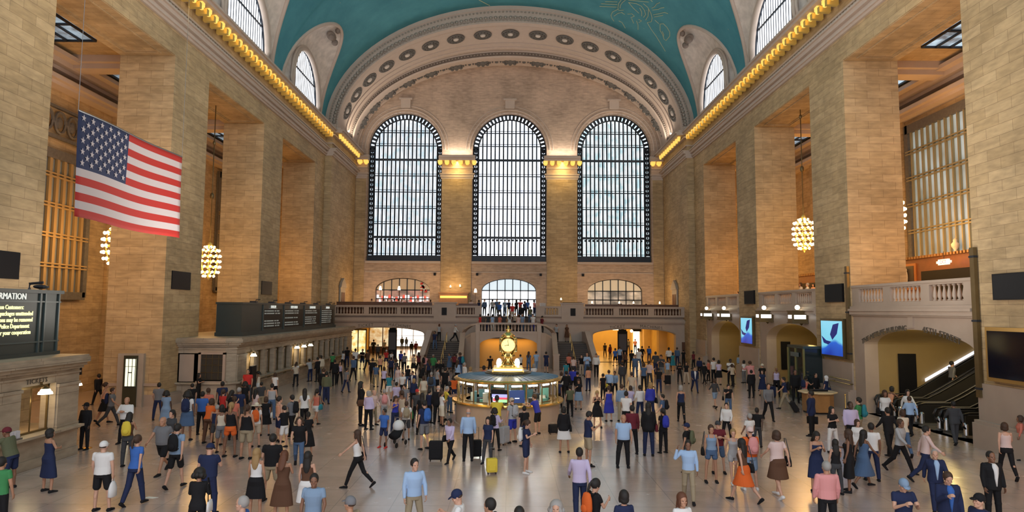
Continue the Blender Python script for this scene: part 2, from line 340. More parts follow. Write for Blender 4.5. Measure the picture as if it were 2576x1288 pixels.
# the gilt constellation figure drawn on the vault
def onvault(px, py):
    d = ray(px, py); a, b = EA-.03, EB-.03
    A = (d.x/a)**2+(d.z/b)**2; B = 2*(CX*d.x/a**2+(CZ-EZ)*d.z/b**2); C = (CX/a)**2+((CZ-EZ)/b)**2-1
    t = (-B+sqrt(B*B-4*A*C))/(2*A); return Vector((CX, 0, CZ))+d*t
def zz(x, y): return (1480+x/9.91, y/9.91)
lines = [[(280, 155), (470, 165), (700, 175)], [(320, 90), (520, 100), (720, 110)], [(420, 40), (720, 45)], [(930, 0), (850, 60), (800, 130), (790, 200)], [(820, 0), (760, 80), (735, 200), (760, 260), (880, 250)],
         [(735, 230), (600, 300), (565, 380), (590, 460), (640, 530)], [(640, 400), (740, 330), (830, 310), (910, 360)], [(1000, 60), (1120, 200), (1260, 330)], [(1000, 60), (1200, 90), (1320, 150), (1400, 260), (1430, 360), (1380, 430)],
         [(1280, 200), (1330, 300), (1330, 400)], [(1370, 90), (1480, 180), (1560, 330), (1590, 450), (1570, 540), (1470, 560)], [(1500, 220), (1490, 400), (1430, 500)], [(1580, 200), (1650, 170), (1700, 100), (1780, 65)], [(1600, 250), (1750, 230), (1800, 200), (1890, 190)],
         [(1620, 370), (1760, 340), (1900, 310), (1990, 340)], [(1640, 420), (1760, 400), (1860, 380)], [(980, 350), (1080, 340), (1150, 400), (1060, 440)], [(1080, 460), (1130, 580)], [(1200, 520), (1240, 620), (1240, 740)], [(1250, 480), (1330, 520), (1260, 560)],
         [(1470, 570), (1560, 720), (1690, 900)], [(1690, 900), (1800, 1080), (1920, 1280)], [(1790, 600), (1790, 760), (1850, 860), (1890, 980), (1940, 1010), (2030, 900), (2030, 800), (1960, 680), (1870, 590), (1790, 600)], [(1840, 780), (1880, 860), (1870, 920)],
         [(1660, 500), (1760, 590)], [(760, 520), (840, 560), (920, 700)], [(1000, 0), (1300, 30), (1500, 50)], [(1550, 0), (1600, 40)]]
m = MB()
for L_ in lines: m.tube([onvault(*zz(*p)) for p in L_], .035, 4)
for L_ in ([(1205, 0), (1232, 14)],): m.tube([onvault(*p) for p in L_], .05, 4)
g = m.build('constellation_drawing', mat('dull_gold_paint', (.42, .50, .34), .8), o)
# window cells, surrounds and lunette windows
LG = glass_emit('lunette_glass', (.78, .84, .92), (1, 1, 1), 3.0, 3, .4)
wn = [0]
def lunette(s, c, yw):
    HW, HH, ZB = 3.75, 4.5, 23.35
    side = 'left' if s < 0 else 'right'; pos = {57.4: 'farthest', 44.2: 'second farthest'}.get(yw, 'nearer')
    if yw < 40: pos = f'{["", "third", "fourth", "fifth"][int((57.4-yw)/13)-1+0] if yw>5 else "sixth"} farthest'
    rows = []
    for q in range(6):
        t = q/5; ring = []
        for k in range(33):
            a = pi*k/32; u = -cos(a)
            wy, wz = yw+u*HW, ZB+HH*sin(a)**.8
            gy = c+u*GHW; gz = EZ+.15+GH*max(0, 1-abs(u)**2.1)**.5; gx = EA*cos(ang(gz))
            p = Vector((18.0, wy, wz)).lerp(Vector((gx, gy, gz)), t)
            p.z += .35*sin(pi*t)*sin(a); p.x += .25*sin(pi*t)
            ring.append((s*p.x, p.y, p.z))
        rows.append(ring)
    m = MB(); m.loft(rows, 0, False, False)
    # border ribs along window and groin
    o = m.build('ceiling_cell', PLAS, smooth=True); struct(o, f'ornate plaster window cell in the {side} ceiling, {pos}', 'ceiling')
    r = MB(); r.tube(rows[-1], .17, 8); r.build('groin_rib', CORN, o, smooth=True)
    r = MB(); r.tube([(s*17.95, y, z) for x, y, z in rows[0]], .22, 8); r.tube([(s*17.9, yw+(y-yw)*1.1, z+.18) for x, y, z in rows[0]], .12, 6); r.build('window_surround', CORN, o, smooth=True)
    ap = rows[-1][16]; r = MB(); r.ball((ap[0]+s*.2, ap[1], ap[2]-.25), (.22, .22, .28)); r.ball((ap[0]+s*.75, ap[1], ap[2]-.75), (.4, .75, .35)); [r.ball((ap[0]+s*.6, ap[1]+dy, ap[2]-1.1), (.3, .22, .3)) for dy in (-.6, .6)]; r.ball((ap[0]+s*.05, ap[1], ap[2]+.12), (.1, .1, .22))
    r.build('cartouche', mat('dark_relief', (.22, .17, .14), .8, var=.5, vscale=5, bump=1, bscale=6), o, smooth=True)
    # relief scrolls on the cell
    wn[0] += 1
    g = MB(); X = s*18.32; ring = [(X, yw-cos(pi*k/24)*HW, ZB+HH*sin(pi*k/24)**.8) for k in range(25)]
    g.prism(ring, (s*.06, 0, 0)); w = g.build(f'window_{wn[0]}', LG); struct(w, f'half-round clerestory window in the {side} ceiling, {pos}', 'window')
    f = MB()
    for k in range(1, 18):
        u = -1+2*k/18; h = HH*sin(math.acos(-u))**.8; f.box(s*18.24, s*18.28, yw+u*HW-.025, yw+u*HW+.025, ZB, ZB+h)
    f.box(s*18.2, s*18.28, yw-HW*.85, yw+HW*.85, ZB+2.35, ZB+2.47); f.tube([(s*18.2, y, z) for x, y, z in ring], .12, 6)
    f.build('window_bars', IRON, w)
for s in (-1, 1):
    for c, yw in zip(GC, (4.6, 17.8, 31.0, 44.2, 57.4)): lunette(s, c, yw)

# ---------------------------------------------------------------- end arch
def ell(Y, a, b, n=64, a0=0): return [(-a*cos(pi*k/n), Y, EZ+b*sin(pi*k/n)) for k in range(n+1)]
m = MB()
seq = [((65.35, 18.75, 13.0), 0), ((65.15, 18.55, 12.8), 0), ((65.15, 18.25, 12.45), 0), ((65.3, 18.15, 12.35), 0), ((65.3, 17.75, 11.75), 1), ((65.4, 17.45, 11.35), 1), ((65.3, 17.4, 11.3), 0), ((65.3, 17.25, 11.1), 0), ((65.8, 17.2, 11.0), 0),
       ((66.2, 17.3, 11.05), 0), ((69.0, 17.5, 10.78), 0), ((69.4, 17.55, 10.72), 0), ((69.4, 17.45, 10.62), 0), ((70.2, 17.5, 10.6), 0), ((70.2, 17.4, 10.5), 0), ((71.0, 17.4, 10.45), 0), ((71.0, 17.3, 10.3), 2), ((71.05, 17.15, 9.9), 2), ((71.0, 17.1, 9.85), 0), ((71.1, 17.0, 9.72), 0),
       ((71.9, 17.1, 9.85), 0), ((74.6, 17.4, 10.3), 0), ((74.8, 17.3, 10.25), 0), ((75.6, 17.45, 10.45), 0)]
for (A, mi), (B, mj) in zip(seq, seq[1:]): m.strip(ell(*A), ell(*B), mi if mj == mi else 0)
bead = MB()
o = m.build('trim_arch', [CORN, mat('carved_band', (.40, .33, .28), .8, var=.5, vscale=5, bump=1, bscale=9), mat('dark_leaf_band', (.17, .13, .105), .8, var=.5, vscale=5, bump=1, bscale=8)]); struct(o, 'great moulded arch framing the far wall under the blue ceiling', 'arch')
# dentils / leaf band
d = MB()
for (Y, a, b, n, w) in ((65.12, 18.0, 12.15, 150, .10), (65.2, 17.6, 11.6, 110, .17), (65.18, 17.35, 11.28, 150, .07), (70.95, 17.25, 10.1, 150, .08)):
    for k in range(1, n): 
        t = pi*k/n; d.ball((-a*cos(t), Y, EZ+b*sin(t)), (w, .08, w), 6, 4)
d.build('leaf_moulding', MARBD, o, smooth=True)
ros = MB()
R_ = MB(); R_.lathe(0, 0, [(.95, 0), (.92, .1), (.8, .12), (.78, 0)], 24); R_.lathe(0, 0, [(.62, 0), (.6, .12), (.5, .16), (.45, .02)], 24); R_.lathe(0, 0, [(.32, .02), (.26, .16), (.1, .22), (.01, .24)], 16, 1)
for k in range(12): R_.ball((.68*cos(k*pi/6), .68*sin(k*pi/6), .05), (.16, .16, .08), 6, 4)
first = None
for k in range(17):
    t = pi*(k+1.0)/18; t = .235+(pi-.47)*k/16
    p = Vector((-17.4*cos(t), 67.6, EZ+10.9*sin(t))); n = Vector((cos(t)/17.4*10.9, -.05, -sin(t))).normalized()
    if first is None: first = R_.build('rosette', [ORN, PLAS], o, smooth=True); q = first
    else: q = first.copy(); COL.objects.link(q)
    q.matrix_world = Matrix.Translation(p)@n.to_track_quat('Z', 'Y').to_matrix().to_4x4()
G_ = MB()
for (x, y, r) in ((0, 0, .5), (-1.5, 0, .16), (1.5, 0, .16), (-.5, -.35, .2), (.5, -.35, .2), (-.5, .4, .2), (.5, .4, .2), (0, 0, .35), (-.4, .1, .25), (.4, .1, .25), (-.75, 0, .18), (.75, 0, .18), (0, .45, .2), (0, -.45, .2), (-1.1, .1, .1), (1.1, .1, .1)): G_.ball((x, y, 0), (r, r, .15), 8, 5)
first = None
for k in range(15):
    t = .30+(pi-.60)*k/14
    p = Vector((-17.15*cos(t), 73.2, EZ+9.98*sin(t))); n = Vector((cos(t)/17*10, -.2, -sin(t))).normalized()
    if first is None: first = G_.build('garland', ORN, o, smooth=True); q = first
    else: q = first.copy(); COL.objects.link(q)
    z = n; x = Vector((sin(t), 0, cos(t)*.6)).normalized(); y = z.cross(x).normalized(); x = y.cross(z)
    q.matrix_world = Matrix.Translation(p)@Matrix((x, y, z)).transposed().to_4x4()

# ---------------------------------------------------------------- far wall with its windows
WC = (-12.05, 0, 12.05); WHW = 4.26; ZB0, ZS = 10.63, 23.55
def arch_pts(c, hw, zb, zs, n=28, h=None):
    h = h or hw; return [(c-hw, zb)]+[(c-hw*cos(pi*k/n), zs+h*sin(pi*k/n)) for k in range(n+1)]+[(c+hw, zb)]
# wall built from columns of quads so that the openings stay open
def wall_with_arches(mb, y, x0, x1, top, arches, zbot):
    """arches: list of (c, hw, zb, zs, h); top(x): upper edge"""
    xs = {x0, x1}
    for (c, hw, zb, zs, h) in arches:
        xs |= {c-hw*cos(pi*k/28) for k in range(29)}
    n = 60; xs |= {x0+(x1-x0)*k/n for k in range(n+1)}; xs = sorted(xs)
    for a, b in zip(xs, xs[1:]):
        if b-a < 1e-4: continue
        mid = (a+b)/2; hs = []
        for (c, hw, zb, zs, h) in arches:
            if abs(mid-c) < hw:
                f = lambda x: zs+h*sqrt(max(0, 1-((x-c)/hw)**2)) if h else zs
                hs.append((zb, f(a), f(b)))
        hs.sort(); lo = (zbot, zbot)
        for zb, fa, fb in hs:
            if zb > lo[0]+1e-4: mb.add([(a, y, lo[0]), (b, y, lo[1]), (b, y, zb), (a, y, zb)], [(0, 1, 2, 3)])
            lo = (fa, fb)
        mb.add([(a, y, lo[0]), (b, y, lo[1]), (b, y, top(b)), (a, y, top(a))], [(0, 1, 2, 3)])
def reveal(mb, y0, y1, c, hw, zb, zs, h):
    P = arch_pts(c, hw, zb, zs, 28, h); mb.strip([(x, y0, z) for x, z in P], [(x, y1, z) for x, z in P])
    mb.add([(c-hw, y0, zb), (c+hw, y0, zb), (c+hw, y1, zb), (c-hw, y1, zb)], [(0, 1, 2, 3)])
m = MB()
A1 = [(c, WHW, ZB0, ZS, 4.35) for c in WC]; A2 = [(c, 3.1, 4.5, 7.35, 1.35) for c in WC]
wall_with_arches(m, YF, -18, 18, lambda x: EZ+10.6*sqrt(max(0, 1-(x/17.6)**2)) if abs(x) < 17.5 else 23.2, A1+A2, 4.0)
for a in A1: reveal(m, YF, 76.35, *a)
for a in A2: reveal(m, YF, 76.2, *a)
o = m.build('wall_far', STONEF); struct(o, 'far end wall of pale stone with three tall arched windows', 'wall')
mm = MB()
for c in WC:   # archivolts and sills
    P = arch_pts(c, WHW+.35, 22.9, ZS, 28, 4.7); mm.tube([(x, YF-.05, z) for x, z in P[1:-1]], .09, 6)
    P = arch_pts(c, WHW+.75, 22.9, ZS, 28, 5.1); mm.tube([(x, YF-.02, z) for x, z in P[1:-1]], .06, 6)
    mm.box(c-WHW, c+WHW, YF-.2, YF+.05, 10.35, 10.63); mm.box(c-WHW, c+WHW, YF-.1, YF+.05, 9.3, 9.42)
    mm.box(c-.55, c+.55, YF-.3, YF, 28.35, 29.3); mm.box(c-.75, c+.75, YF-.4, YF, 29.3, 29.5)
for x0, x1 in ((-17.6, -16.45), (-7.75, -4.3), (4.3, 7.75), (16.45, 17.6)):   # capitals between the windows
    e0 = .35 if x0 > -17 else 0; e1 = .35 if x1 < 17 else 0
    for p, z0, z1 in ((.12, 20.1, 20.3), (.2, 20.3, 20.5), (.15, 20.5, 20.6), (.28, 20.6, 20.75), (.12, 21.35, 21.5), (.75, 22.15, 22.4), (.9, 22.4, 22.6), (.5, 22.6, 22.8)):
        mm.box(x0-min(p, e0), x1+min(p, e1), YF-p, YF+.02, z0, z1)
mm.build('pilaster_trim', CORN, o)
mm = MB()
for x0, x1 in ((-17.6, -16.45), (-7.75, -4.3), (4.3, 7.75), (16.45, 17.6)): mm.box(x0, x1, YF-.1, YF+.02, 4.5, 20.1)
mm.build('pilasters', STONE, o)
f0 = None
for xs in ([-17.1, -16.4], [-7.95+.78*k for k in range(6)], [4.1+.78*k for k in range(6)], [16.4, 17.1]):
    for x in xs:
        b = MB(); b.box(-.24, .24, -.35, .25, 0, .27); b.lathe(0, -.05, [(.05, -.22), (.15, -.19), (.2, -.1), (.2, 0)], 10)
        if f0 is None: f0 = b.build('cornice_lamp', CLAMP, o); q = f0
        else: q = f0.copy(); COL.objects.link(q)
        q.location = (x, YF-.45, 21.85)
lamp('pilaster_light', 'AREA', (-6, YF-.9, 21.6), 130, (1, .68, .2), .1, 3.4, look=(-6, YF, 20.4)).rotation_euler.z += 0
lamp('pilaster_light', 'AREA', (6, YF-.9, 21.6), 130, (1, .68, .2), .1, 3.4, look=(6, YF, 20.4))
GL = [glass_emit('left_window_glass', (.40, .53, .64), (.82, .90, 1), 2.0, 1.3, 1.2), glass_emit('middle_window_glass', (.66, .74, .92), (.90, .94, 1), 2.9, 1.3, 1.2), glass_emit('right_window_glass', (.33, .47, .52), (.78, .90, .94), 1.9, 1.3, 1.2)]
bars = [24.15, 25.7, 22.5, 20.6, 18.7, 16.8, 15.0, 13.45, 11.3]
for i, c in enumerate(WC):
    wn[0] += 1
    g = MB(); g.prism([(x, 76.75, z) for x, z in arch_pts(c, WHW+.1, ZB0, ZS, 28, 4.4)], (0, .1, 0))
    w = g.build(f'window_{wn[0]}', GL[i]); struct(w, f'{["left","middle","right"][i]} tall arched window of the far wall with bright daylight', 'window')
    f = MB()
    n = 15
    for k in range(n+1):
        x = c-3.62+7.24*k/n; u = (x-c)/3.62
        zt = ZS+3.7*sqrt(max(0, 1-(u*.98)**2)); f.box(x-.085, x+.085, 76.3, 76.42, 11.3, zt); 
        f.box(x-.03, x+.03, 76.55, 76.6, 11.3, zt)
        if k < n: f.box(x+.21, x+.25, 76.55, 76.6, 11.3, ZS+3.5*sqrt(max(0, 1-((x+.25-c)/3.65)**2)))
    for z in bars:
        hw = 3.62 if z < ZS else 3.7*sqrt(max(0, 1-((z-ZS)/3.75)**2)); t = .13 if z in (22.5, 13.45) else .05
        f.box(c-hw, c+hw, 76.28, 76.4, z-t, z+t)
        if t < .1: f.box(c-hw, c+hw, 76.3, 76.4, z+.22, z+.27)
    f.build('window_grille', IRON, w)
    b = MB(); P0 = arch_pts(c, WHW-.02, ZB0, ZS, 28, 4.33); P1 = arch_pts(c, 3.66, ZB0, ZS, 28, 3.73)
    for P, r in ((P0, .1), (P1, .09)): b.tube([(x, 76.3, z) for x, z in P], r, 6)
    b.box(c-WHW, c+WHW, 76.2, 76.4, ZB0, 11.35)
    z = 11.4
    while z < ZS:
        for s in (-1, 1):
            b.box(c+s*3.66, c+s*4.2, 76.28, 76.4, z, z+.34); b.ball((c+s*3.93, 76.33, z+.45), (.13, .05, .1), 6, 4); b.box(c+s*3.66, c+s*3.78, 76.28, 76.38, z, z+.6); b.box(c+s*4.08, c+s*4.2, 76.28, 76.38, z, z+.6)
        z += .55
    for k in range(29):
        a = pi*k/28; b.tube([(c-3.66*cos(a), 76.33, ZS+3.73*sin(a)), (c-4.2*cos(a), 76.33, ZS+4.3*sin(a))], .16, 5)
    k = 0
    while k < 17: b.ball((c-3.7+k*.46, 76.35, 13.15), (.14, .06, .14), 6, 4); k += 1
    b.build('window_border', IRON, w)
# low segmental windows behind the balcony
SG = [glass_emit('restaurant_window_light', (.10, .03, .02), (.5, .2, .14), .7, 1.0, 1.6), glass_emit('street_door_light', (.78, .84, .92), (1, 1, 1), 2.0, 1, 1), glass_emit('bar_window_light', (.03, .025, .02), (.55, .40, .28), .8, .8, 1.5)]
UP = [mat('upper_pane_amber', (.35, .23, .12), .4, emit=.35, ecol=(.6, .42, .24)), mat('upper_pane_sky', (.4, .5, .55), .3, emit=.8, ecol=(.75, .88, .95)), mat('upper_pane_tan', (.4, .3, .18), .4, emit=.5, ecol=(.7, .55, .35))]
for i, c in enumerate(WC):
    wn[0] += 1; g = MB(); g.box(c-3.1, c+3.1, 76.1, 76.15, 4.5, 7.35); w = g.build(f'window_{wn[0]}', SG[i])
    struct(w, ['left low arched window behind the balcony diners', 'middle low arched glazed doorway at the stair head, white daylight', 'right low arched window behind the balcony bar'][i], 'window')
    if i == 0:
        g = MB(); q_ = random.Random(2)
        for k in range(22): x_ = c-3.0+.27*k; z_ = 6.45+.35*q_.random(); g.box(x_, x_+.14+.1*q_.random(), 76.0, 76.05, z_-.35-.2*q_.random(), z_, k % 3 == 2)
        for k in range(9): x_ = c-1.2+.45*k; g.box(x_, x_+.3, 76.0, 76.05, 5.5, 6.0, k % 2)
        g.build('lit_signs', [mat('lit_white_panel', (.9, .85, .85), .5, emit=1.3, ecol=(1, .92, .95)), mat('lit_red_panel', (.6, .08, .06), .5, emit=.6, ecol=(.9, .12, .08))], w)
    g = MB(); g.prism([(x, 76.08, z) for x, z in arch_pts(c, 3.1, 7.3, 7.35, 28, 1.35)[1:-1]], (0, .06, 0)); g.build('arched_pane', UP[i], w)
    f = MB()
    for k in range(8):
        x = c-3.1+6.2*k/7; f.box(x-.05, x+.05, 75.98, 76.08, 4.5, 7.35+1.35*sqrt(max(0, 1-((x-c)/3.1)**2)))
    for z in (7.35, 6.35): f.box(c-3.1, c+3.1, 75.98, 76.08, z-.06, z+.06)
    f.tube([(x, 76.0, z) for x, z in arch_pts(c, 3.1, 7.35, 7.35, 28, 1.35)[1:-1]], .07, 5)
    f.build('window_bars', IRON, w)
for x in (-8.4, -3.6, 3.6, 8.4): tag(MB().box(x-.13, x+.13, YF-.26, YF-.13, 9.0, 9.3).build('loudspeaker', BLACK), {-8.4: 'small black speaker right of the left low arched window', -3.6: 'small black speaker left of the stair-head doorway', 3.6: 'small black speaker right of the stair-head doorway', 8.4: 'small black speaker left of the right low window'}[x], 'speaker', 'small wall speakers on the far wall')

# ================================================================ FAR BALCONY, STAIRS, PASSAGES
PAINT = mat('warm_ochre_plaster', (.56, .36, .12), .6, var=.12, vscale=1)
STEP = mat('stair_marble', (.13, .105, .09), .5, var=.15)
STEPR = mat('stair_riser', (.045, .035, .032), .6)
def baluster_mb(h, r):
    return MB().lathe(0, 0, [(r*1.1, 0), (r*1.1, h*.08), (r*.6, h*.1), (r*1.15, h*.3), (r*.95, h*.5), (r*.5, h*.78), (r*.6, h*.9), (r*1.05, h*.92), (r*1.05, h)], 8)
def balusters(parent, pts, h, r, z):
    first = None
    for x, y in pts:
        if first is None: first = baluster_mb(h, r).build('baluster', MARB, parent, smooth=True); q = first
        else: q = first.copy(); COL.objects.link(q)
        q.location = (x, y, z)
BF = 67.0
m = MB()
for x0, x1, c in ((-18.2, -2.75, -12.6), (2.75, 18.2, 12.6)):
    wall_with_arches(m, BF, x0, x1, lambda x: 4.3, [(c, 4.15, 0, 2.7, .62)], 0); reveal(m, BF, BF+.8, c, 4.15, 0, 2.7, .62)
m.box(-2.75, 2.75, BF, BF+.3, 0, 4.3)
m.box(-18.2, -2.75, BF+.4, 76, 4.3, 4.5); m.box(2.75, 18.2, BF+.4, 76, 4.3, 4.5); m.box(-2.75, 2.75, BF, 76, 4.3, 4.5)
o = m.build('wall_balcony_front', MARB); struct(o, 'marble front of the far balcony over two low arched passages', 'wall')
m = MB()
for x0, x1 in ((-18.2, -2.75), (2.75, 18.2)):
    for p, z0, z1 in ((.1, 3.8, 3.9), (.28, 3.9, 4.0), (.36, 4.0, 4.12), (.2, 4.12, 4.2)): m.box(x0, x1, BF-p, BF+.1, z0, z1)
    a = abs(x0) if x0 > 0 else abs(x1)
for c in (-12.6, 12.6):
    P = arch_pts(c, 4.15, 0, 2.7, 28, .62)[1:-1]; m.tube([(x, BF-.02, z+.08) for x, z in P], .06, 5)
m.build('ledge_moulding', MARB, o)
TXT = mat('incised_letters', (.10, .08, .06), .8)
t = MB()
for c, words in ((-12.6, ('TICKET', 'MACHINES')), (12.6, ('TICKET', 'MACHINES'))):
    for dx, w in zip((-1.7, 1.7), words):
        text_on(t, w, .42, (c+dx, BF-.015, 3.6), (1, 0, 0), (0, 0, 1), (0, -1, 0), bend=lambda x, d=dx: -.45*((x+d)/4.15)**2, depth=.02, spacing=1.15)
t.build('lettering', TXT, o)
def parapet(name, label, x0, x1, y, z, bays, ax='x', h=1.05, n_per=11, r=.085, th=.32, flip=1, solid=()):
    """balustrade run: bays = [(u0,u1)] open stretches with balusters, the rest solid pedestals"""
    def bx(mb, u0, u1, t, z0, z1, extra=0):
        if ax == 'x': mb.box(u0, u1, y-t-extra, y+t+extra, z0, z1)
        else: mb.box(y-t-extra, y+t+extra, u0, u1, z0, z1)
    m = MB(); t = th/2
    bx(m, x0, x1, t, z, z+.2); bx(m, x0, x1, t, z+h-.2, z+h-.12); bx(m, x0, x1, t, z+h-.12, z+h, .05)
    us = [x0]+[u for b in bays for u in b]+[x1]
    for u0, u1 in zip(us[::2], us[1::2]): bx(m, u0, u1, t, z+.2, z+h-.2)
    o = m.build(name, MARB); struct(o, label, 'balustrade'); pts = []
    for u0, u1 in bays:
        n = max(2, round((u1-u0)/.3)); pts += [((u0+(k+.5)*(u1-u0)/n, y) if ax == 'x' else (y, u0+(k+.5)*(u1-u0)/n)) for k in range(n)]
    balusters(o, pts, h-.4, r, z+.2); return o
parapet('balustrade', 'far balcony balustrade left of the grand stairs', -18, -2.75, BF+.1, 4.5, [(-17.3, -14.5), (-14.0, -11.2), (-10.8, -7.7), (-5.2, -3.4)])
parapet('balustrade', 'far balcony balustrade right of the grand stairs', 2.75, 18, BF+.1, 4.5, [(3.6, 5.0), (7.6, 10.5), (11.1, 14.0), (14.6, 17.3)])
for s in (-1, 1):
    m = MB(); m.box(s*5.3, s*7.5, BF-.12, BF+.45, 4.2, 5.78); m.box(s*5.2, s*7.6, BF-.2, BF+.5, 5.78, 5.9)
    o = m.build('pedestal', MARB); struct(o, f'tall marble pedestal with dark grille on the far balcony, {"left" if s<0 else "right"} of the stairs', 'pedestal')
    MB().box(s*6.2, s*6.7, BF-.16, BF-.1, 4.6, 5.35).build('grille', BLACK, o)
# stairs
def steps(mb, x0, x1, y0, y1, z0, z1, n, ax='y'):
    for k in range(n):
        a = k/n; z = z0+(z1-z0)*(k+1)/n
        if ax == 'y':
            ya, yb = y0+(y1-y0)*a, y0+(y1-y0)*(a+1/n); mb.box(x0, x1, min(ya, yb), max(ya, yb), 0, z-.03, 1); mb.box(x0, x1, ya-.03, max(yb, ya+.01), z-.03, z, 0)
        else:
            xa, xb = x0+(x1-x0)*a, x0+(x1-x0)*(a+1/n); mb.box(min(xa, xb), max(xa, xb), y0, y1, 0, z, 0)
m = MB()
for s in (-1, 1): steps(m, min(s*4.3, s*7.35), max(s*4.3, s*7.35), 58.3, 63.7, 0, 2.05, 13)
for s in (-1, 1): m.box(s*4.3, s*7.35, 63.7, 66.98, 0, 2.05)
for s in (-1, 1):
    for k in range(6): m.box(s*(4.3-k*.24), s*(4.3-(k+1)*.24), 61.8, 66.98, 0, 2.05+(k+1)*.166)
m.box(-2.86, 2.86, 60.4, 63.9, 2.6, 3.05); steps(m, -2.72, 2.72, 63.9, 67.0, 3.05, 4.5, 10); 
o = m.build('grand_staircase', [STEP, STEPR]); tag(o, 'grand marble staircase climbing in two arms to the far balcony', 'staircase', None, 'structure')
# curved inner walls with sloping rails, one continuous balustraded wall
def plan(t):
    """t 0..1 from the centre of the stair front to the right foot: (x, y, top height)"""
    P = [(0, 60.15, 4.02), (2.55, 60.15, 4.02), (3.3, 60.35, 3.85), (3.85, 60.75, 3.5), (4.1, 61.1, 3.2), (4.15, 61.0, 3.05), (4.15, 59.6, 2.0), (4.15, 58.3, 1.15)]
    return P
P = plan(0); path = [(-x, y, z) for x, y, z in P[::-1]][:-1]+P
m = MB(); inner = []
for i, (x, y, z) in enumerate(path):
    a, b = path[max(0, i-1)], path[min(len(path)-1, i+1)]; d = Vector((b[0]-a[0], b[1]-a[1], 0)).normalized(); n = Vector((-d.y, d.x, 0))*.17
    inner.append((n, Vector((x, y, 0)), z))
def ribbon(mb, z0f, z1f, w=1.0, mi=0, sel=None):
    rings = []
    for n, p, z in inner: 
        a, b = p-n*w, p+n*w; rings.append([(a.x, a.y, z0f(z)), (b.x, b.y, z0f(z)), (b.x, b.y, z1f(z)), (a.x, a.y, z1f(z))])
    mb.loft(rings, mi)
# front wall below: arch opening in the centre
def zt(x): 
    ax = abs(x); return 2.95
wall_with_arches(m, 60.0, -2.9, 2.9, lambda x: 3.12, [(0, 2.6, 0, 2.0, .75)], 0); reveal(m, 60.0, 60.6, 0, 2.6, 0, 2.0, .75)
for s in (-1, 1):
    sub = [(n, p, z) for n, p, z in inner if s*p.x > 2.5]
    if s < 0: sub = sub[::-1]
    rings = []
    for n, p, z in sub:
        a, b = p-n, p+n; zz_ = z-.9 if p.y > 60 else z-.5; rings.append([(a.x, a.y, 0), (b.x, b.y, 0), (b.x, b.y, max(.1, zz_)), (a.x, a.y, max(.1, zz_))])
    m.loft(rings)
ribbon(m, lambda z: z-1.0, lambda z: z-.78, 1.15); ribbon(m, lambda z: z-.17, lambda z: z, 1.35)
for s in (-1, 1):
    for (x, y, z) in ((2.75, 60.17, 4.02), ): m.box(s*2.55, s*2.95, 59.98, 60.35, 3.0, 3.9)
    sub = [(n, p, z) for n, p, z in inner if s*p.x > 3.2]; sub = sub if s > 0 else sub[::-1]
    rings = []
    for n, p, z in sub: a, b = p-n*.9, p+n*.9; rings.append([(a.x, a.y, z-.8), (b.x, b.y, z-.8), (b.x, b.y, z-.15), (a.x, a.y, z-.15)])
    m.loft(rings[2:])
    m.box(s*3.9, s*4.4, 57.9, 58.4, 0, 1.25); m.box(s*3.85, s*4.45, 57.85, 58.45, 1.25, 1.37)
    # outer walls
    m.prism([(s*7.35, 58.2, 0), (s*7.35, 63.9, 0), (s*7.35, 63.9, 3.05), (s*7.35, 58.2, .95)], (s*.35, 0, 0)); m.box(s*7.35, s*7.7, 63.9, 66.9, 0, 3.05)
    m.prism([(s*7.28, 58.1, .95), (s*7.28, 63.9, 3.05), (s*7.28, 63.9, 3.2), (s*7.28, 58.1, 1.1)], (s*.49, 0, 0))
    m.box(s*7.25, s*7.8, 57.7, 58.2, 0, 1.15); m.box(s*7.2, s*7.85, 57.65, 58.25, 1.15, 1.28)
SW = m.build('stair_wall', MARB); struct(SW, 'curved marble wall and sloping rails enclosing the grand staircase', 'wall')
balusters(SW, [(-2.4+.3*k, 60.17) for k in range(17)], .62, .08, 3.22)
m = MB(); m.box(-2.9, 2.9, 61.6, 61.8, 0, 2.9); m.box(-2.9, 2.9, 60.6, 61.7, 2.55, 2.6); m.build('niche', mat('lit_ochre_niche', (.60, .34, .09), .6), SW)
lamp('niche_light', 'AREA', (0, 61.0, 2.5), 45, (1, .6, .15), 4.5, .5, look=(0, 61.2, 0))
for s in (-1, 1):
    m = MB(); m.tube([(s*5.85, 58.4, .9), (s*5.85, 63.7, 2.95), (s*5.85, 64.3, 2.95)], .035, 6)
    for y in (58.6, 60.3, 62, 63.6): zz_ = .9+(y-58.4)/5.3*2.05; m.tube([(s*5.85, y, zz_-.85), (s*5.85, y, zz_)], .025, 5)
    tag(m.build('handrail', BRASS), f'brass handrail up the middle of the {"left" if s<0 else "right"} stair arm', 'handrail')
m = MB()
m.tube([(-.1, 64.0, 3.95), (-.1, 67, 5.4), (-.1, 67.5, 5.4)], .035, 6)
for y, z in ((64.1, 3.0), (65.5, 3.7), (66.9, 4.4)): m.tube([(-.1, y, z), (-.1, y, z+1)], .025, 5)
tag(m.build('handrail', BRASS), 'brass handrail in the middle of the crowded upper flight', 'handrail')

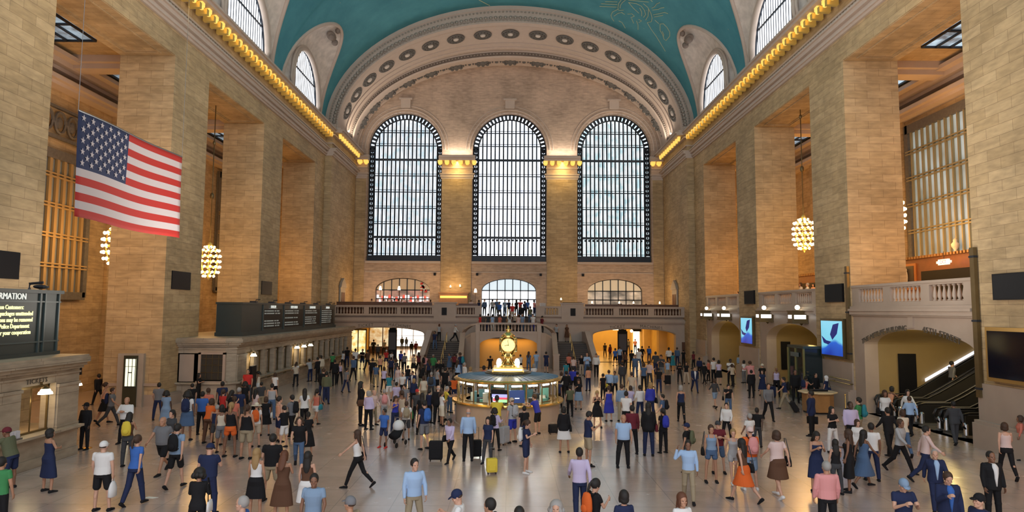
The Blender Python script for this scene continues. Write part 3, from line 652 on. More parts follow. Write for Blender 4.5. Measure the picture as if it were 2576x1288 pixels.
# passages under the balcony
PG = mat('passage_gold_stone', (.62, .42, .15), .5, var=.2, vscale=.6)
for s in (-1, 1):
    m = MB(); m.box(s*8.3, s*8.1, BF+.8, 105, 0, 4.2); m.box(s*17.4, s*17.6, BF+.8, 105, 0, 4.2); m.box(s*8.1, s*17.6, 104.8, 105, 0, 4.2)
    m.box(s*8.1, s*17.6, BF+.8, 105, 3.5, 3.7)
    for y in (74, 82, 90): m.box(s*8.3, s*9.2, y-.5, y+.5, 0, 3.5); m.box(s*16.5, s*17.4, y-.5, y+.5, 0, 3.5); m.box(s*8.3, s*17.4, y-.3, y+.3, 3.15, 3.5)
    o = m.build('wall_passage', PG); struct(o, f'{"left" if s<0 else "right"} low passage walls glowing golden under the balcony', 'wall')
    lamp('passage_light', 'AREA', (s*12.8, 84, 3.4), 650, (1, .62, .16), 7, 12, look=(s*12.8, 84, 0))
m = MB(); m.box(10, 17.4, 86.0, 86.2, 0, 3.5); m.build('partition', PG, o)
def on_floor_y(px, Y): return CX + ((px-1282)/FPX)*Y
# shop front and fittings seen in the left passage
sh = thing('shop_front', 'brightly lit white shop front deep in the left passage', 'shop')
MB().box(-15.5, -11.0, 88.0, 88.2, .3, 3.3).build('shop_window', mat('lit_shop_white', (.9, .9, .9), .4, emit=1.6, ecol=(.92, .97, 1)), sh)
fr = MB(); [fr.box(x-.04, x+.04, 87.9, 88.0, 0, 3.4) for x in (-15.5, -14, -12.5, -11)]; [fr.box(-15.5, -11, 87.9, 88.0, z, z+.05) for z in (.3, 1.1, 1.7, 3.3)]; fr.build('frame', GREY, sh)
sh = thing('shop_front', 'yellow lit shop window at the left edge of the left passage', 'shop')
MB().box(-16.8, -15.2, 71.4, 71.5, .4, 2.9).build('shop_window', glass_emit('shop_yellow_light', (.75, .42, .05), (1, .9, .5), 1.2, 2, 2), sh)
fr = MB(); [fr.box(x-.05, x+.05, 71.3, 71.42, 0, 3.0) for x in (-16.85, -16.0, -15.15)]; fr.box(-16.9, -15.1, 71.3, 71.42, 2.9, 3.1); fr.box(-16.9, -15.1, 71.3, 71.5, 0, .4); fr.build('frame', BRONZE, sh)
sh = thing('shop_front', 'orange lit shop front in the middle of the left passage', 'shop')
MB().box(-16.4, -13.2, 78.9, 79.0, .8, 3.1).build('shop_window', glass_emit('shop_orange_light', (.6, .25, .04), (1, .82, .5), .8, 1.4, 1.4), sh)
fr = MB(); [fr.box(x-.05, x+.05, 78.8, 78.92, 0, 3.2) for x in (-16.4, -14.8, -13.2)]; fr.box(-16.4, -13.2, 78.8, 79.0, 0, .8); fr.build('frame', WOODD, sh)
def totem(x, y, w, h, label):
    t = thing('sign_totem', label, 'sign', (x, y, 0)); m = MB(); m.box(-w, w, -.15, .15, .12, h); m.box(-w*.8, w*.8, -.13, .13, h, h+.18); m.box(-w*.3, w*.3, -.1, .1, h+.18, h+.3); m.build('panel', BLACK, t)
    MB().box(-w*1.1, w*1.1, -.2, .2, 0, .12).build('base', IRON, t); MB().box(-w*.8, w*.8, -.165, -.15, 1.0, h-.3).build('map_face', mat('dark_map_face', (.05, .045, .05), .3), t)
totem(-12.0, 69.5, .42, 3.05, 'tall black sign totem standing in the left passage'); totem(12.0, 70.5, .5, 3.0, 'tall black sign totem standing in the right passage')
d = thing('doorway', 'bright narrow doorway with black lintel in the right passage', 'door', (17.0, 85.9, 0))
MB().box(-1.0, -.2, -.02, 0, 0, 2.5).build('opening', mat('doorway_glow', (1, 1, .9), .5, emit=2.5, ecol=(1, .98, .8)), d); MB().box(-1.2, 0, -.12, -.03, 2.5, 2.9).build('lintel', BLACK, d)
gl = thing('globe_lamp', 'small round white ceiling lamp glowing in the right passage', 'lamp', (13.7, 74.5, 0))
MB().ball((0, 0, 2.9), .17).build('globe', LAMPW, gl, smooth=True); MB().tube([(0, 0, 3.05), (0, 0, 3.12)], .03).build('stem', BRASS, gl)
for i, (x, y, w) in enumerate(((10.6, 80, 1.1), (12.6, 78, .9), (-10.4, 76, 1.0))):
    t = thing('ceiling_sign', ['lit yellow ceiling sign near the stairs in the right passage', 'lit white ceiling sign behind the right totem', 'lit ceiling sign nearest the stairs in the left passage'][i], 'sign', (x, y, 3.05))
    MB().box(-w/2, w/2, -.05, .05, -.15, .2).build('lit_face', LAMPW, t); MB().tube([(-w/3, 0, .2), (-w/3, 0, .45)], .02).build('hanger', IRON, t); MB().tube([(w/3, 0, .2), (w/3, 0, .45)], .02).build('hanger', IRON, t)
# balcony restaurant fittings
BAR = thing('bar_counter', 'dark wooden bar with lit orange shelf on the left of the far balcony', 'bar', (-6.2, 73.6, 4.5))
MB().box(-1.6, 1.6, -.5, .5, 0, 1.1).box(-1.7, 1.7, -.6, .6, 1.1, 1.16).build('counter', WOODD, BAR)
MB().box(-1.6, 1.6, 1.2, 1.7, 0, 2.45).box(-1.7, 1.7, 1.1, 1.75, 2.45, 2.6).build('back_cabinet', WOOD, BAR); MB().box(-1.5, 1.5, 1.16, 1.2, 1.95, 2.2).build('lit_shelf', mat('amber_shelf', (1, .5, .1), .4, emit=1.6, ecol=(1, .45, .08)), BAR)
for i, (px, py, Y) in enumerate(((958, 728, 72), (1005, 728, 72), (1197, 733, 71), (1134, 722, 75.1), (1158, 720, 75.1), (1412, 752, 74), (1490, 760, 70), (1558, 760, 70), (1594, 760, 70), (1660, 760, 70))):
    x = on_floor_y(px, Y); z = 5.15+(780-py)*Y/FPX
    lb = ['white shaded lamp at the left end of the far balcony dining area', 'white shaded lamp behind the white-shirted diners on the far balcony', 'white shaded standard lamp beside the stairs on the far balcony', 'left small flame-like wall light above the bar', 'right small flame-like wall light above the bar',
          'small square lit lamp right of the stair head on the far balcony', 'small table lamp nearest the stairs on the right balcony', 'small table lamp under the right low arched window', 'small table lamp right of the middle on the right balcony', 'small table lamp farthest right on the far balcony'][i]
    t = thing('table_lamp' if i not in (3, 4) else 'wall_lamp', lb, 'lamp', (x, Y, 0)); r = .16 if i < 3 else .09
    MB().lathe(0, 0, [(r, z-r), (r*.9, z), (r*.5, z+r*1.6)], 12).build('lamp_shade', LAMPW if i < 3 else BULB, t, smooth=True)
    if i in (3, 4): MB().box(-.05, .05, 0, .4, z-r-.1, z-r).build('bracket', BRONZE, t)
    else: MB().tube([(0, 0, 4.5), (0, 0, z-r)], .025).lathe(0, 0, [(.14, 4.5), (.14, 4.54), (.03, 4.56)], 10).build('stand', WOODD, t)
# restaurant flags and fittings inside
for i, (x, lb) in enumerate(((-9.6, 'left small red and white flag hung inside the left low window'), (-8.0-.1, 'right small red and white flag hung inside the left low window'))):
    t = MB(); pts = [(x-.5+.1*k, 75.7, 0) for k in range(9)]
    for k in range(5):
        t.box(x-.45+.12*k, x-.28+.12*k+.1, 75.66, 75.7, 7.95-.22*k, 8.2-.2*k, k % 2)
        t.box(x-.45, x-.3+.1*k, 75.66, 75.7, 7.1+.16*k, 7.26+.16*k, (k+1) % 2)
    tag(t.build('flag', [mat('flag_red', (.48, .035, .03), .7), mat('flag_white', (.62, .60, .58), .7)]), lb, 'flag')
def table(x, y, z, label):
    t = thing('dining_table', label, 'table', (x, y, z+.005), 0, 'restaurant tables on the far balcony'); MB().lathe(0, 0, [(.42, .72), (.44, .74), (.42, .76)], 16).build('table_top', WOODD, t)
    MB().tube([(0, 0, 0), (0, 0, .72)], .04).lathe(0, 0, [(.22, 0), (.2, .03), (.04, .05)], 12).build('pedestal', IRON, t)
for k, x in enumerate((-16, -13.8, -11.6, -9.3, 8.6, 10.8, 13.2, 15.6)): table(x, 69.2, 4.5, 'round dark dining table behind the far balcony rail')
for i, (x0, x1) in enumerate(((-17.5, -7.8), (-5.1, -3.2), (7.8, 17.3))):
    hh_ = 5.84 if i == 0 else 5.72; m = MB(); m.box(x0, x1, 67.9, 68.0, 4.5, hh_); m.box(x0, x1, 67.85, 68.05, hh_, hh_+.06)
    tag(m.build('screen_partition', WOODD), ['long dark wood partition behind the left balcony rail', 'short dark wood partition beside the stair head', 'long dark wood partition behind the right balcony rail'][i], 'partition')
m = MB(); m.box(-.28, .28, -.25, .25, 0, 1.35); m.box(-.3, .3, -.27, .27, 1.35, 1.4); o = m.build('podium', mat('pale_podium', (.5, .48, .47), .5)); o.location = (3.55, 69.5, 4.5); tag(o, 'pale upright podium right of the stair head on the balcony', 'podium')
m = MB(); m.box(-1.0, 1.0, -.3, .3, 0, 1.45); m.box(-1.05, 1.05, -.33, .33, 1.45, 1.5); o = m.build('service_station', BLACK); o.location = (6.9, 72.5, 4.51); tag(o, 'black service counter behind the right balcony pedestal', 'counter')
# aedicule doors in the corners of the hall
for s in (-1, 1):
    m = MB(); X = 17.62
    m.box(s*X, s*(X-.15), 69.3, 71.3, 4.5, 7.4); m.prism([(s*X, 69.1, 7.4), (s*X, 71.5, 7.4), (s*X, 71.1, 7.9), (s*X, 70.3, 8.4), (s*X, 69.5, 7.9)], (-s*.25, 0, 0))
    o = m.build(f'door_{1 if s<0 else 2}', MARBD); struct(o, f'carved stone doorway in the {"left" if s<0 else "right"} hall wall above the balcony', 'door')
    MB().box(s*(X-.16), s*(X-.19), 69.6, 71.0, 4.5, 6.9).build('door_leaf', WOODD, o)

# ================================================================ RIGHT SIDE: gate arches, balconies, escalators
def wallx(mb, X, y0, y1, top, arches, zbot, thick):
    t = MB(); wall_with_arches(t, 0, y0, y1, top, arches, zbot)
    for a in arches: reveal(t, 0, thick, *a)
    mb.add([(X+y, x, z) for x, y, z in t.v], t.f)
GA = [((26.04, 35.5), (30.35, 4.15, 0, 3.5, .87)), ((39.63, 48.78), (43.6, 4.0, 0, 3.2, 1.17)), ((52.88, 61.86), (56.6, 3.95, 0, 2.95, 1.4))]
gn = ['escalator', 'middle gate', 'far gate']
for i, ((y0, y1), a) in enumerate(GA):
    m = MB(); wallx(m, 18.38, y0, y1, lambda y: 5.3, [a], 0, .7)
    m.box(18.38, 26, y0-4.13, y1, 5.3, 5.45)
    for p, z0, z1 in ((.12, 4.95, 5.02), (.22, 5.02, 5.2), (.3, 5.2, 5.32), (.18, 5.32, 5.45)): m.box(18.38-p, 18.5, y0+.01, y1-.01, z0, z1)
    c = a[0]; m.box(18.3, 18.4, c-.18, c+.18, 4.45, 4.98)
    o = m.build('wall_gate', MARB); struct(o, f'marble wall with low arch, the {gn[i]} arch on the right', 'wall')
    # vaulted room behind
    P = arch_pts(a[0], a[1]+.02, 0, a[3], 28, a[4]); XE = 25.4
    r = MB(); r.strip([(19.05, y, z) for y, z in P], [(XE, y, z) for y, z in P]); r.prism([(XE, y, z) for y, z in P], (.1, 0, 0))
    if i:
        yf = a[0]+a[1]
        r.prism([(21.6, yf-.02, 0), (21.6, yf-.02, 2.2)]+[(22.9-1.3*cos(pi*k/10), yf-.02, 2.2+.7*sin(pi*k/10)) for k in range(11)]+[(24.2, yf-.02, 0)], (0, -.05, 0))
    r.build('passage_vault', mat('gate_passage_stone', (.30, .21, .085), .5, var=.15, vscale=1), o)
    if i:
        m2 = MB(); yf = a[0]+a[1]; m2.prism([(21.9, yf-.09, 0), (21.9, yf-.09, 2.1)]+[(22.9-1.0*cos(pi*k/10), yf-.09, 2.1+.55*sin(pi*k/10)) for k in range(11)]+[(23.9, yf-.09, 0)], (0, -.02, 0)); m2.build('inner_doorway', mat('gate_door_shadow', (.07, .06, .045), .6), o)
    parapet('balustrade', f'stone balustrade above the {gn[i]} arch', y0+.02, y1-.02, 18.5, 5.45, [(y0+.7, y0+2.9), (y0+3.5, y0+5.9), (y0+6.5, y1-.7)] if i == 0 else [(y0+.6, y0+2.9), (y0+3.4, y0+5.7), (y0+6.2, y1-.6)], ax='y', h=1.1)
t = MB()
def bend1(off): return lambda x: -.87*((x+off)/4.15)**2*.8
text_on(t, 'THE METLIFE BUILDING', .36, (18.35, 32.7, 4.42), (0, -1, 0), (0, 0, 1), (-1, 0, 0), bend=lambda x: -.75*((x-2.35)/4.15)**2, depth=.03, spacing=1.05)
text_on(t, '45TH STREET', .36, (18.35, 28.3, 4.42), (0, -1, 0), (0, 0, 1), (-1, 0, 0), bend=lambda x: -.75*((x+2.05)/4.15)**2, depth=.03, spacing=1.2)
o_ = [x for x in COL.objects if x.name.startswith('wall_gate')][0]; t.build('lettering', TXT, o_)
lamp('gate_light', 'AREA', (22, 30.5, 4.2), 130, (1, .78, .42), 3, 3, look=(22.3, 31.5, 0))
# black departure panels inside the arches
for x0, x1, y, z0, z1, lb in ((20.1, 20.95, 34.46, .95, 3.0, 'tall black panel on the wall of the escalator passage'), (19.4, 20.0, 47.55, 1.1, 3.0, 'tall black panel on the wall of the middle gate passage')):
    tag(MB().box(x0, x1, y-.06, y-.01, z0, z1).box(x0-.03, x1+.03, y-.04, y, z0-.03, z1+.03).build('notice_board', BLACK), lb, 'notice board')
# escalators
RUBBER = mat('black_handrail_rubber', (.012, .012, .014), .35); ESC = mat('dark_escalator_panel', (.035, .033, .03), .35, .3); CHR = mat('brushed_steel', (.55, .56, .58), .25, .9)
def esc_prof(X): return 0 if X < 20.4 else (X-20.4)*.56
for i, yc in enumerate((33.6, 31.9, 30.2, 28.5)):
    t = thing('escalator', ['dark escalator beside the far wall of the right arch, a person riding it', 'second dark escalator from the far wall of the right arch', 'third dark escalator from the far wall of the right arch', 'nearest dark escalator, beside the pier'][i], 'escalator', (0, 0, 0))
    for sd in (-1, 1):
        y = yc+sd*.62; m = MB(); xs = [18.9, 19.4, 20.2, 20.8, 22, 24.8]
        top = [(x, y, .93+esc_prof(x)) for x in xs]; bot = [(x, y, .02+esc_prof(x)) for x in xs[::-1]]
        m.prism(top+bot, (0, .08*sd, 0)); b = m.build('side_panel', ESC, t)
        h = MB(); h.tube([(18.95, y+.04*sd, .35), (18.75, y+.04*sd, .5), (18.68, y+.04*sd, .72), (18.8, y+.04*sd, .93), (19.1, y+.04*sd, 1.0)]+[(x, y+.04*sd, 1.0+esc_prof(x)) for x in (19.6, 20.3, 20.9, 22, 24.8)], .05, 6); h.build('handrail', RUBBER, b, smooth=True)
        k = MB(); k.box(18.85, 20.2, y-.12, y+.12, 0, .12); k.lathe(18.95, y, [(.1, .1), (.1, .55), (.06, .62)], 10); k.build('newel_base', CHR, b)
    m = MB(); m.box(18.7, 20.4, yc-.55, yc+.55, 0, .02)
    x = 20.4
    while x < 24.8: m.box(x, x+.36, yc-.55, yc+.55, (x-20.4)*.56-.1, (x-20.4)*.56+.2); x += .357
    m.build('steps', GREY, t)
m = MB(); m.prism([(21.4, 34.44, 1.62), (24.8, 34.44, 3.5), (24.8, 34.44, 3.65), (21.4, 34.44, 1.77)], (0, -.05, 0))
o = m.build('strip_light', mat('cool_light_strip', (.8, .85, 1), .4, emit=1.2, ecol=(.75, .82, 1))); tag(o, 'white sloping strip light along the wall above the escalator', 'light')
d = MB(); d.box(17.35, 18.05, 66.9, 66.98, 0, 2.05); o = d.build('door_4', WOODD); struct(o, 'small dark wooden door in the far right corner of the floor', 'door')
t = thing('exit_light', 'tiny red light glowing on the far right corner wall', 'light', (18.15, 66.7, 2.95)); MB().box(-.22, .1, -.05, .05, -.08, .08).build('lit_face', mat('red_exit_glow', (1, .1, .05), .5, emit=4, ecol=(1, .10, .04)), t); MB().box(-.24, .12, .05, .2, -.1, .1).build('housing', BLACK, t)
# gate signs with globe lamps
for i, (px, Y) in enumerate(((1790, 60.2), (1838, 55.3), (1935, 46.6), (2022, 41.2))):
    t = thing('gate_sign', ['farthest bronze gate sign with lit number strip and globe', 'second farthest bronze gate sign with lit strip and globe', 'bronze gate sign left over the middle arch', 'bronze gate sign right over the middle arch, largest looking'][i], 'sign', (18.15, Y, 4.85))
    MB().box(-.75, .2, -.35, .35, -.36, .3).box(-.79, .22, -.4, .4, .3, .37).box(-.79, .22, -.4, .4, -.42, -.36).build('box', BRONZE, t)
    MB().box(-.64, .08, -.36, -.35, -.15, .1).box(-.76, -.75, -.25, .25, -.12, .1).build('lit_strip', mat('lit_sign_white', (1, 1, 1), .4, emit=2.2, ecol=(1, .98, .92)), t)
    MB().ball((-.28, 0, .56), .15).build('globe', LAMPW, t, smooth=True); MB().tube([(-.28, 0, .35), (-.28, 0, .46)], .05).build('stem', BRONZE, t)
    MB().lathe(-.05, 0, [(.16, -.36), (.1, -.45), (.02, -.55)], 10).tube([(.15, 0, 0), (.24, 0, 0)], .1).build('bracket', BRONZE, t)
# wall screens
def poster_mat():
    m = bpy.data.materials.new('blue_poster_screen'); m.use_nodes = True; N, L = nodes(m); b = N['Principled BSDF']
    t = N.new('ShaderNodeTexCoord'); w = N.new('ShaderNodeTexWave'); w.inputs['Scale'].default_value = .6; w.inputs['Distortion'].default_value = 3; w.inputs['Detail'].default_value = 2; L.new(t.outputs['Object'], w.inputs['Vector'])
    s = N.new('ShaderNodeSeparateXYZ'); L.new(t.outputs['Object'], s.inputs[0]); c = N.new('ShaderNodeValToRGB'); e = c.color_ramp.elements
    e[0].position = 0; e[0].color = (.01, .03, .35, 1); e[1].position = 1; e[1].color = (.30, .75, .95, 1); k = e.new(.35); k.color = (.02, .12, .65, 1); k = e.new(.45); k.color = (.20, .68, .88, 1)
    a = N.new('ShaderNodeMath'); a.operation = 'MULTIPLY_ADD'; a.inputs[1].default_value = .5; a.inputs[2].default_value = .42; L.new(s.outputs['Z'], a.inputs[0])
    d = N.new('ShaderNodeMath'); d.operation = 'MULTIPLY_ADD'; d.inputs[1].default_value = .28; L.new(w.outputs['Fac'], d.inputs[0]); L.new(a.outputs[0], d.inputs[2]); L.new(d.outputs[0], c.inputs[0])
    L.new(c.outputs[0], b.inputs['Emission Color']); b.inputs['Emission Strength'].default_value = .9; b.inputs['Base Color'].default_value = (.02, .05, .1, 1); b.inputs['Roughness'].default_value = .25; return m
POST = poster_mat()
SAIL = mat('poster_navy', (.01, .02, .12), .3, emit=.25, ecol=(.02, .05, .5))
for i, (y0, y1) in enumerate(((36.15, 38.55), (49.6, 51.9))):
    t = thing('poster_screen', ['larger glowing blue poster screen in a gold frame beside the escalator arch', 'smaller glowing blue poster screen between the two gate arches'][i], 'screen', (18.2, (y0+y1)/2, 3.7)); h = (y1-y0)/2
    MB().box(-.12, .05, -h-.12, h+.12, -1.08, 1.08).build('frame', BRONZE, t); q = MB().box(-.14, -.12, -h, h, -.95, .95).build('display', POST, t)
    k = MB(); k.prism([(-.145, -h*.1, -.1), (-.145, h*.1, .2), (-.145, -h*.2, .75), (-.145, -h*.75, .85), (-.145, -h*.55, .25)], (-.005, 0, 0)); k.prism([(-.145, h*.75, -.3), (-.145, h*.95, .1), (-.145, h*.5, -.15), (-.145, 0, -.2), (-.145, h*.3, -.38)], (-.005, 0, 0)); k.build('sail_shape', SAIL, t)
for s, y, z0, z1, w, lb in ((1, 37.2, 5.7, 6.7, 1.0, 'square black loudspeaker panel on the pier above the larger poster screen'), (1, 50.35, 5.7, 6.72, 1.0, 'square black loudspeaker panel on the pier above the smaller poster screen'), (1, 24.0, 5.63, 6.6, .9, 'black loudspeaker panel on the right-edge pier above the big dark screen'),
                            (-1, 24.1, 6.18, 7.18, .8, 'black loudspeaker panel on the left-edge pier above the information board'), (-1, 37.25, 6.18, 7.18, 1.05, 'black loudspeaker panel on the pier below the flag'), (-1, 50.4, 6.2, 7.2, 1.05, 'black loudspeaker panel on the pier above the departures board')):
    t = thing('wall_loudspeaker', lb, 'speaker', (s*18.27, y, (z0+z1)/2)); h = (z1-z0)/2
    MB().box(-.1, .02, -w, w, -h, h).build('box', BLACK, t); MB().box(-.104, -.1, -w+.04, w-.04, -h+.04, h-.04).build('grille', mat('dark_grille', (.008, .008, .01), .9), t)
t = thing('wall_screen', 'large dark television screen in a gold frame at the right edge', 'screen', (18.2, 23.7, 3.62))
MB().box(-.15, .08, -1.6, 1.55, -1.0, 1.0).build('frame', mat('gold_frame', (.42, .26, .08), .4, .6), t); MB().box(-.17, -.15, -1.48, 1.43, -.86, .86).build('display', mat('off_screen', (.004, .005, .012), .08), t)
for Y, z0, z1, lb in ((25.9, 1.9, 7.7, 'upright bronze conduit at the edge of the right pier'), (35.68, 2.6, 7.6, 'upright bronze conduit left of the escalator arch')):
    t = thing('conduit', lb, 'pipe', (18.26, Y, 0)); MB().box(-.12, .02, -.12, .12, z0, z1).build('casing', BRONZE, t)
    k = MB(); [k.box(-.14, .02, -.15, .15, z, z+.08) for z in (z0+.3, (z0+z1)/2, z1-.4)]; k.build('clamp', IRON, t)
# shop on the right-hand upper balcony
sh = thing('shop_front', 'dark wooden shop front with framed picture on the right upper balcony', 'shop', (25.6, 40, 5.45))
MB().box(-.3, .35, -7, 3.2, 0, 3.0).build('facade', mat('redwood_facade', (.20, .06, .018), .45, var=.2), sh)
k = MB(); [k.box(-.5, .3, -7+.28*j, -6.86+.28*j, 3.0, 3.15) for j in range(36)]; k.build('dentil_cornice', WOOD, sh)
MB().box(-.36, -.3, 1.1, 2.9, 1.1, 2.75).build('picture_frame', mat('copper_frame', (.45, .17, .05), .4, .3), sh); MB().box(-.38, -.36, 1.3, 2.7, 1.3, 2.6).build('picture', mat('dark_picture', (.03, .02, .02), .4), sh)
MB().ball((-.42, 2.0, 1.9), (.06, .16, .45)).ball((-.42, 2.0, 2.35), (.06, .1, .12)).build('painted_figure', mat('pale_figure', (.5, .45, .4), .6), sh)
MB().box(-.34, -.3, -5, .6, 0, 2.2).build('dark_entrance', BLACK, sh)
s2 = thing('exit_sign', 'small lit white and red hanging sign at the right balcony shop', 'sign', (24.6, 37.4, 8.0)); MB().box(-.05, .05, -.45, .45, -.16, .16).box(-.05, .05, -.6, .6, -.07, .07).build('panel', mat('sign_white', (.8, .85, .8), .4, emit=.7), s2)
tt = MB(); text_on(tt, 'EXIT', .26, (-.06, 0, 0), (0, -1, 0), (0, 0, 1), (-1, 0, 0), depth=.01); tt.build('lettering', mat('sign_red', (.8, .1, .05), .4, emit=.6, ecol=(1, .15, .08)), s2); MB().tube([(0, 0, .16), (0, 0, .6)], .015).build('hanger', IRON, s2)
sh = thing('shop_front', 'small dark wooden stall behind the second right balcony', 'shop', (25.4, 57.2, 5.45)); MB().box(-.3, .5, -4, 2.4, 0, 2.7).build('facade', mat('redwood_facade', (.2, .06, .018)), sh); MB().box(-.33, -.3, -3.5, 2.0, .9, 2.1).build('window', mat('stall_window', (.02, .035, .05), .2), sh); k = MB(); [k.box(-.45, .4, -4+.3*j, -3.85+.3*j, 2.7, 2.9) for j in range(21)]; k.build('cornice', WOOD, sh)
lamp_ = thing('stone_urn', 'pale carved urn on top of the right balcony shop front', 'urn', (25.5, 37.7, 8.6)); MB().lathe(0, 0, [(.12, 0), (.06, .1), (.2, .3), (.22, .45), (.1, .6), (.12, .68), (.02, .8)], 14).build('body', PLAS, lamp_, smooth=True)
# big aisle windows with grilles
AW = [glass_emit('right_aisle_glass', (.16, .17, .14), (.36, .39, .37), 1.0, .5, .4), glass_emit('left_aisle_glass', (.03, .022, .012), (.07, .05, .025), .5, .6, .4)]
for k, (s, y0, y1, z0, z1) in enumerate(((1, 33.5, 42.4, 8.5, 17.2), (-1, 33.4, 40.55, 5.75, 14.1), (-1, 58.5, 64, 6.7, 17.3))):
    wn[0] += 1; X = s*25.98
    w = MB().box(X, s*25.9, y0, y1, z0, z1).build(f'window_{wn[0]}', AW[0 if s > 0 else 1]); struct(w, ['tall bronze-gridded window in the right aisle above the shop', 'tall dark window with golden slats in the left aisle behind the flag', 'narrow dark window deep in the left aisle'][k], 'window')
    f = MB(); f.box(s*25.9, s*25.7, y0-.1, y0+.25, z0, z1); f.box(s*25.9, s*25.7, y1-.25, y1+.1, z0, z1); f.box(s*25.9, s*25.7, y0, y1, z1-.55, z1); f.box(s*25.9, s*25.7, y0, y1, z0-.15, z0+.3 if s < 0 else z0+.1)
    f.build('window_frame', ORN, w)
    g = MB(); n = int((y1-y0)/.55)
    for j in range(1, n): g.box(s*25.86, s*25.72, y0+j*(y1-y0)/n-(.05 if s > 0 else .11), y0+j*(y1-y0)/n+(.05 if s > 0 else .11), z0+(.3 if s < 0 else 0), z1-.5)
    for z in [z0+1.7*j for j in range(1, 5)]: g.box(s*25.86, s*25.68, y0, y1, z-.06, z+.02); g.box(s*25.86, s*25.68, y0, y1, z+.12, z+.2)
    g.build('window_bars', mat('warm_bronze_slats', (.40, .27, .12), .45, .3) if s < 0 else mat('pale_bronze_bars', (.36, .30, .17), .4, .4), w)
# carved panels above the left aisle window
g = MB()
for k in range(8):
    yc = 34.3+k*1.1; g.lathe(0, 0, [(0.01, 0)], 3, caps=False) if False else None
    g.tube([(-25.8, yc+.45*cos(a*pi/8), 15.7+.6*sin(a*pi/8)) for a in range(17)], .09, 5); g.ball((-25.85, yc, 15.7), (.12, .25, .35), 8, 6)
g.box(-25.98, -25.8, 33.4, 43, 14.75, 14.95); g.box(-25.98, -25.8, 33.4, 43, 16.5, 16.65)
struct(g.build('trim_1', ORN), 'carved dark ornamental frieze above the left aisle window', 'frieze')
# aisle door in the side of the left pier
d = MB(); d.box(-20.45, -19.1, 35.3, 35.5, 0, 2.75); o = d.build('door_3', MARBD); struct(o, 'doorway with lit glass panel in the side of the left pier', 'door')
MB().box(-20.1, -19.38, 35.24, 35.3, 0, 2.65).build('door_leaf', mat('dark_green_door', (.035, .035, .02), .5), o); 
MB().box(-19.98, -19.45, 35.2, 35.24, 1.05, 2.5).build('lit_glass', mat('door_glass_lit', (1, 1, .75), .4, emit=1.0, ecol=(.98, 1, .72)), o)
k = MB(); [k.box(x-.012, x+.012, 35.18, 35.2, 1.05, 2.5) for x in (-19.98, -19.81, -19.62, -19.45)]; k.box(-19.82, -19.61, 35.17, 35.2, 1.75, 1.8); k.box(-20, -19.43, 35.17, 35.2, 2.48, 2.53); k.box(-20, -19.43, 35.17, 35.2, 1.02, 1.07); k.box(-20, -19.43, 35.17, 35.2, 2.08, 2.1); k.build('glazing_bars', IRON, o)
MB().box(-21.2, -20.45, 35.42, 35.5, 1.05, 1.2).box(-19.1, -18.35, 35.42, 35.5, 1.05, 1.2).build('dado_rail', MARB, o)

# ================================================================ CHANDELIERS
def chandelier(x, y, z, ztop, label):
    t = thing('chandelier', label, 'chandelier', (x, y, z), 0, 'globe chandeliers')
    b = MB()
    prof = [(.95, .30), (.72, .60), (.36, .68), (0, .68), (-.36, .68), (-.72, .60), (-.98, .34)]
    b.ball((0, 0, 0), .085, 7, 5); first = None
    for i, (h, r) in enumerate(prof):
        n = 7 if r < .5 else 12
        for k in range(n):
            a = 2*pi*(k+.5*(i % 2))/n
            if first is None: first = b.build('bulb', BULB, t, smooth=True); q = first
            else: q = first.copy(); COL.objects.link(q)
            q.location = (r*cos(a), r*sin(a), h)
    f = MB()
    for h, r in prof: f.tube([(r*.86*cos(2*pi*k/20), r*.86*sin(2*pi*k/20), h) for k in range(20)], .035, 5, closed=True)
    for k in range(6):
        a = pi*k/3; f.tube([(.1*cos(a), .1*sin(a), 1.15), (.5*cos(a), .5*sin(a), .8), (.6*cos(a), .6*sin(a), 0), (.4*cos(a), .4*sin(a), -.85), (.05*cos(a), .05*sin(a), -1.1)], .03, 5)
    f.lathe(0, 0, [(.02, -1.25), (.1, -1.1), (.05, -.9)], 10); f.lathe(0, 0, [(.12, .95), (.16, 1.15), (.05, 1.3)], 10)
    f.build('cage', GOLD, t, smooth=True)
    r = MB(); r.tube([(0, 0, 1.2), (0, 0, ztop-z)], .03, 6); r.ball((0, 0, 4.4), (.13, .13, .22), 10, 8); r.ball((0, 0, 8.0), (.1, .1, .16), 10, 8); r.build('suspension_rod', BRONZE, t, smooth=True)
chandelier(-19.9, 44.2, 8.25, 18.84, 'glowing globe chandelier hung in the left opening right of the flag pier')
chandelier(19.75, 44.2, 10.35, 18.84, 'glowing globe chandelier hung in the right opening above the second balcony')
chandelier(-22.1, 37.4, 8.6, 19.2, 'globe chandelier in the left aisle, mostly hidden behind the pier below the flag')
chandelier(21.75, 37.4, 10.6, 19.2, 'globe chandelier in the right aisle, mostly hidden behind the pier')

# ================================================================ FLAG
m = MB(); X0, YA, YBk, ZT, ZBt = -14.0, 21.62, 28.15, 13.1, 9.75
d = ray(197, 278); t_ = (X0-CX)/d.x; TLz = CZ+d.z*t_; TLy = d.y*t_
d = ray(187, 545); t_ = (X0-CX)/d.x; BLz = CZ+d.z*t_
d = ray(457, 397); t_ = (X0-CX)/d.x; TRy = d.y*t_; TRz = CZ+d.z*t_
NU, NS = 26, 13; FH = TLz-BLz; FL = TRy-TLy
def fp(u, v, off=0):  # u 0..1 along the fly, v 0..1 down
    return (X0+.07*sin(u*7+v*1.5)*(.3+.7*v)+off+.25*u*0, TLy+u*FL-.12*sin(v*3)*u*.5, TLz-v*FH+.02*sin(u*8)-.10*sin(pi*u)*v*.4+(TRz-TLz)*u)
FLG = thing('american_flag', 'huge american flag hanging high before the left piers', 'flag', (0, 0, 0))
st = MB(); cut = 11/26
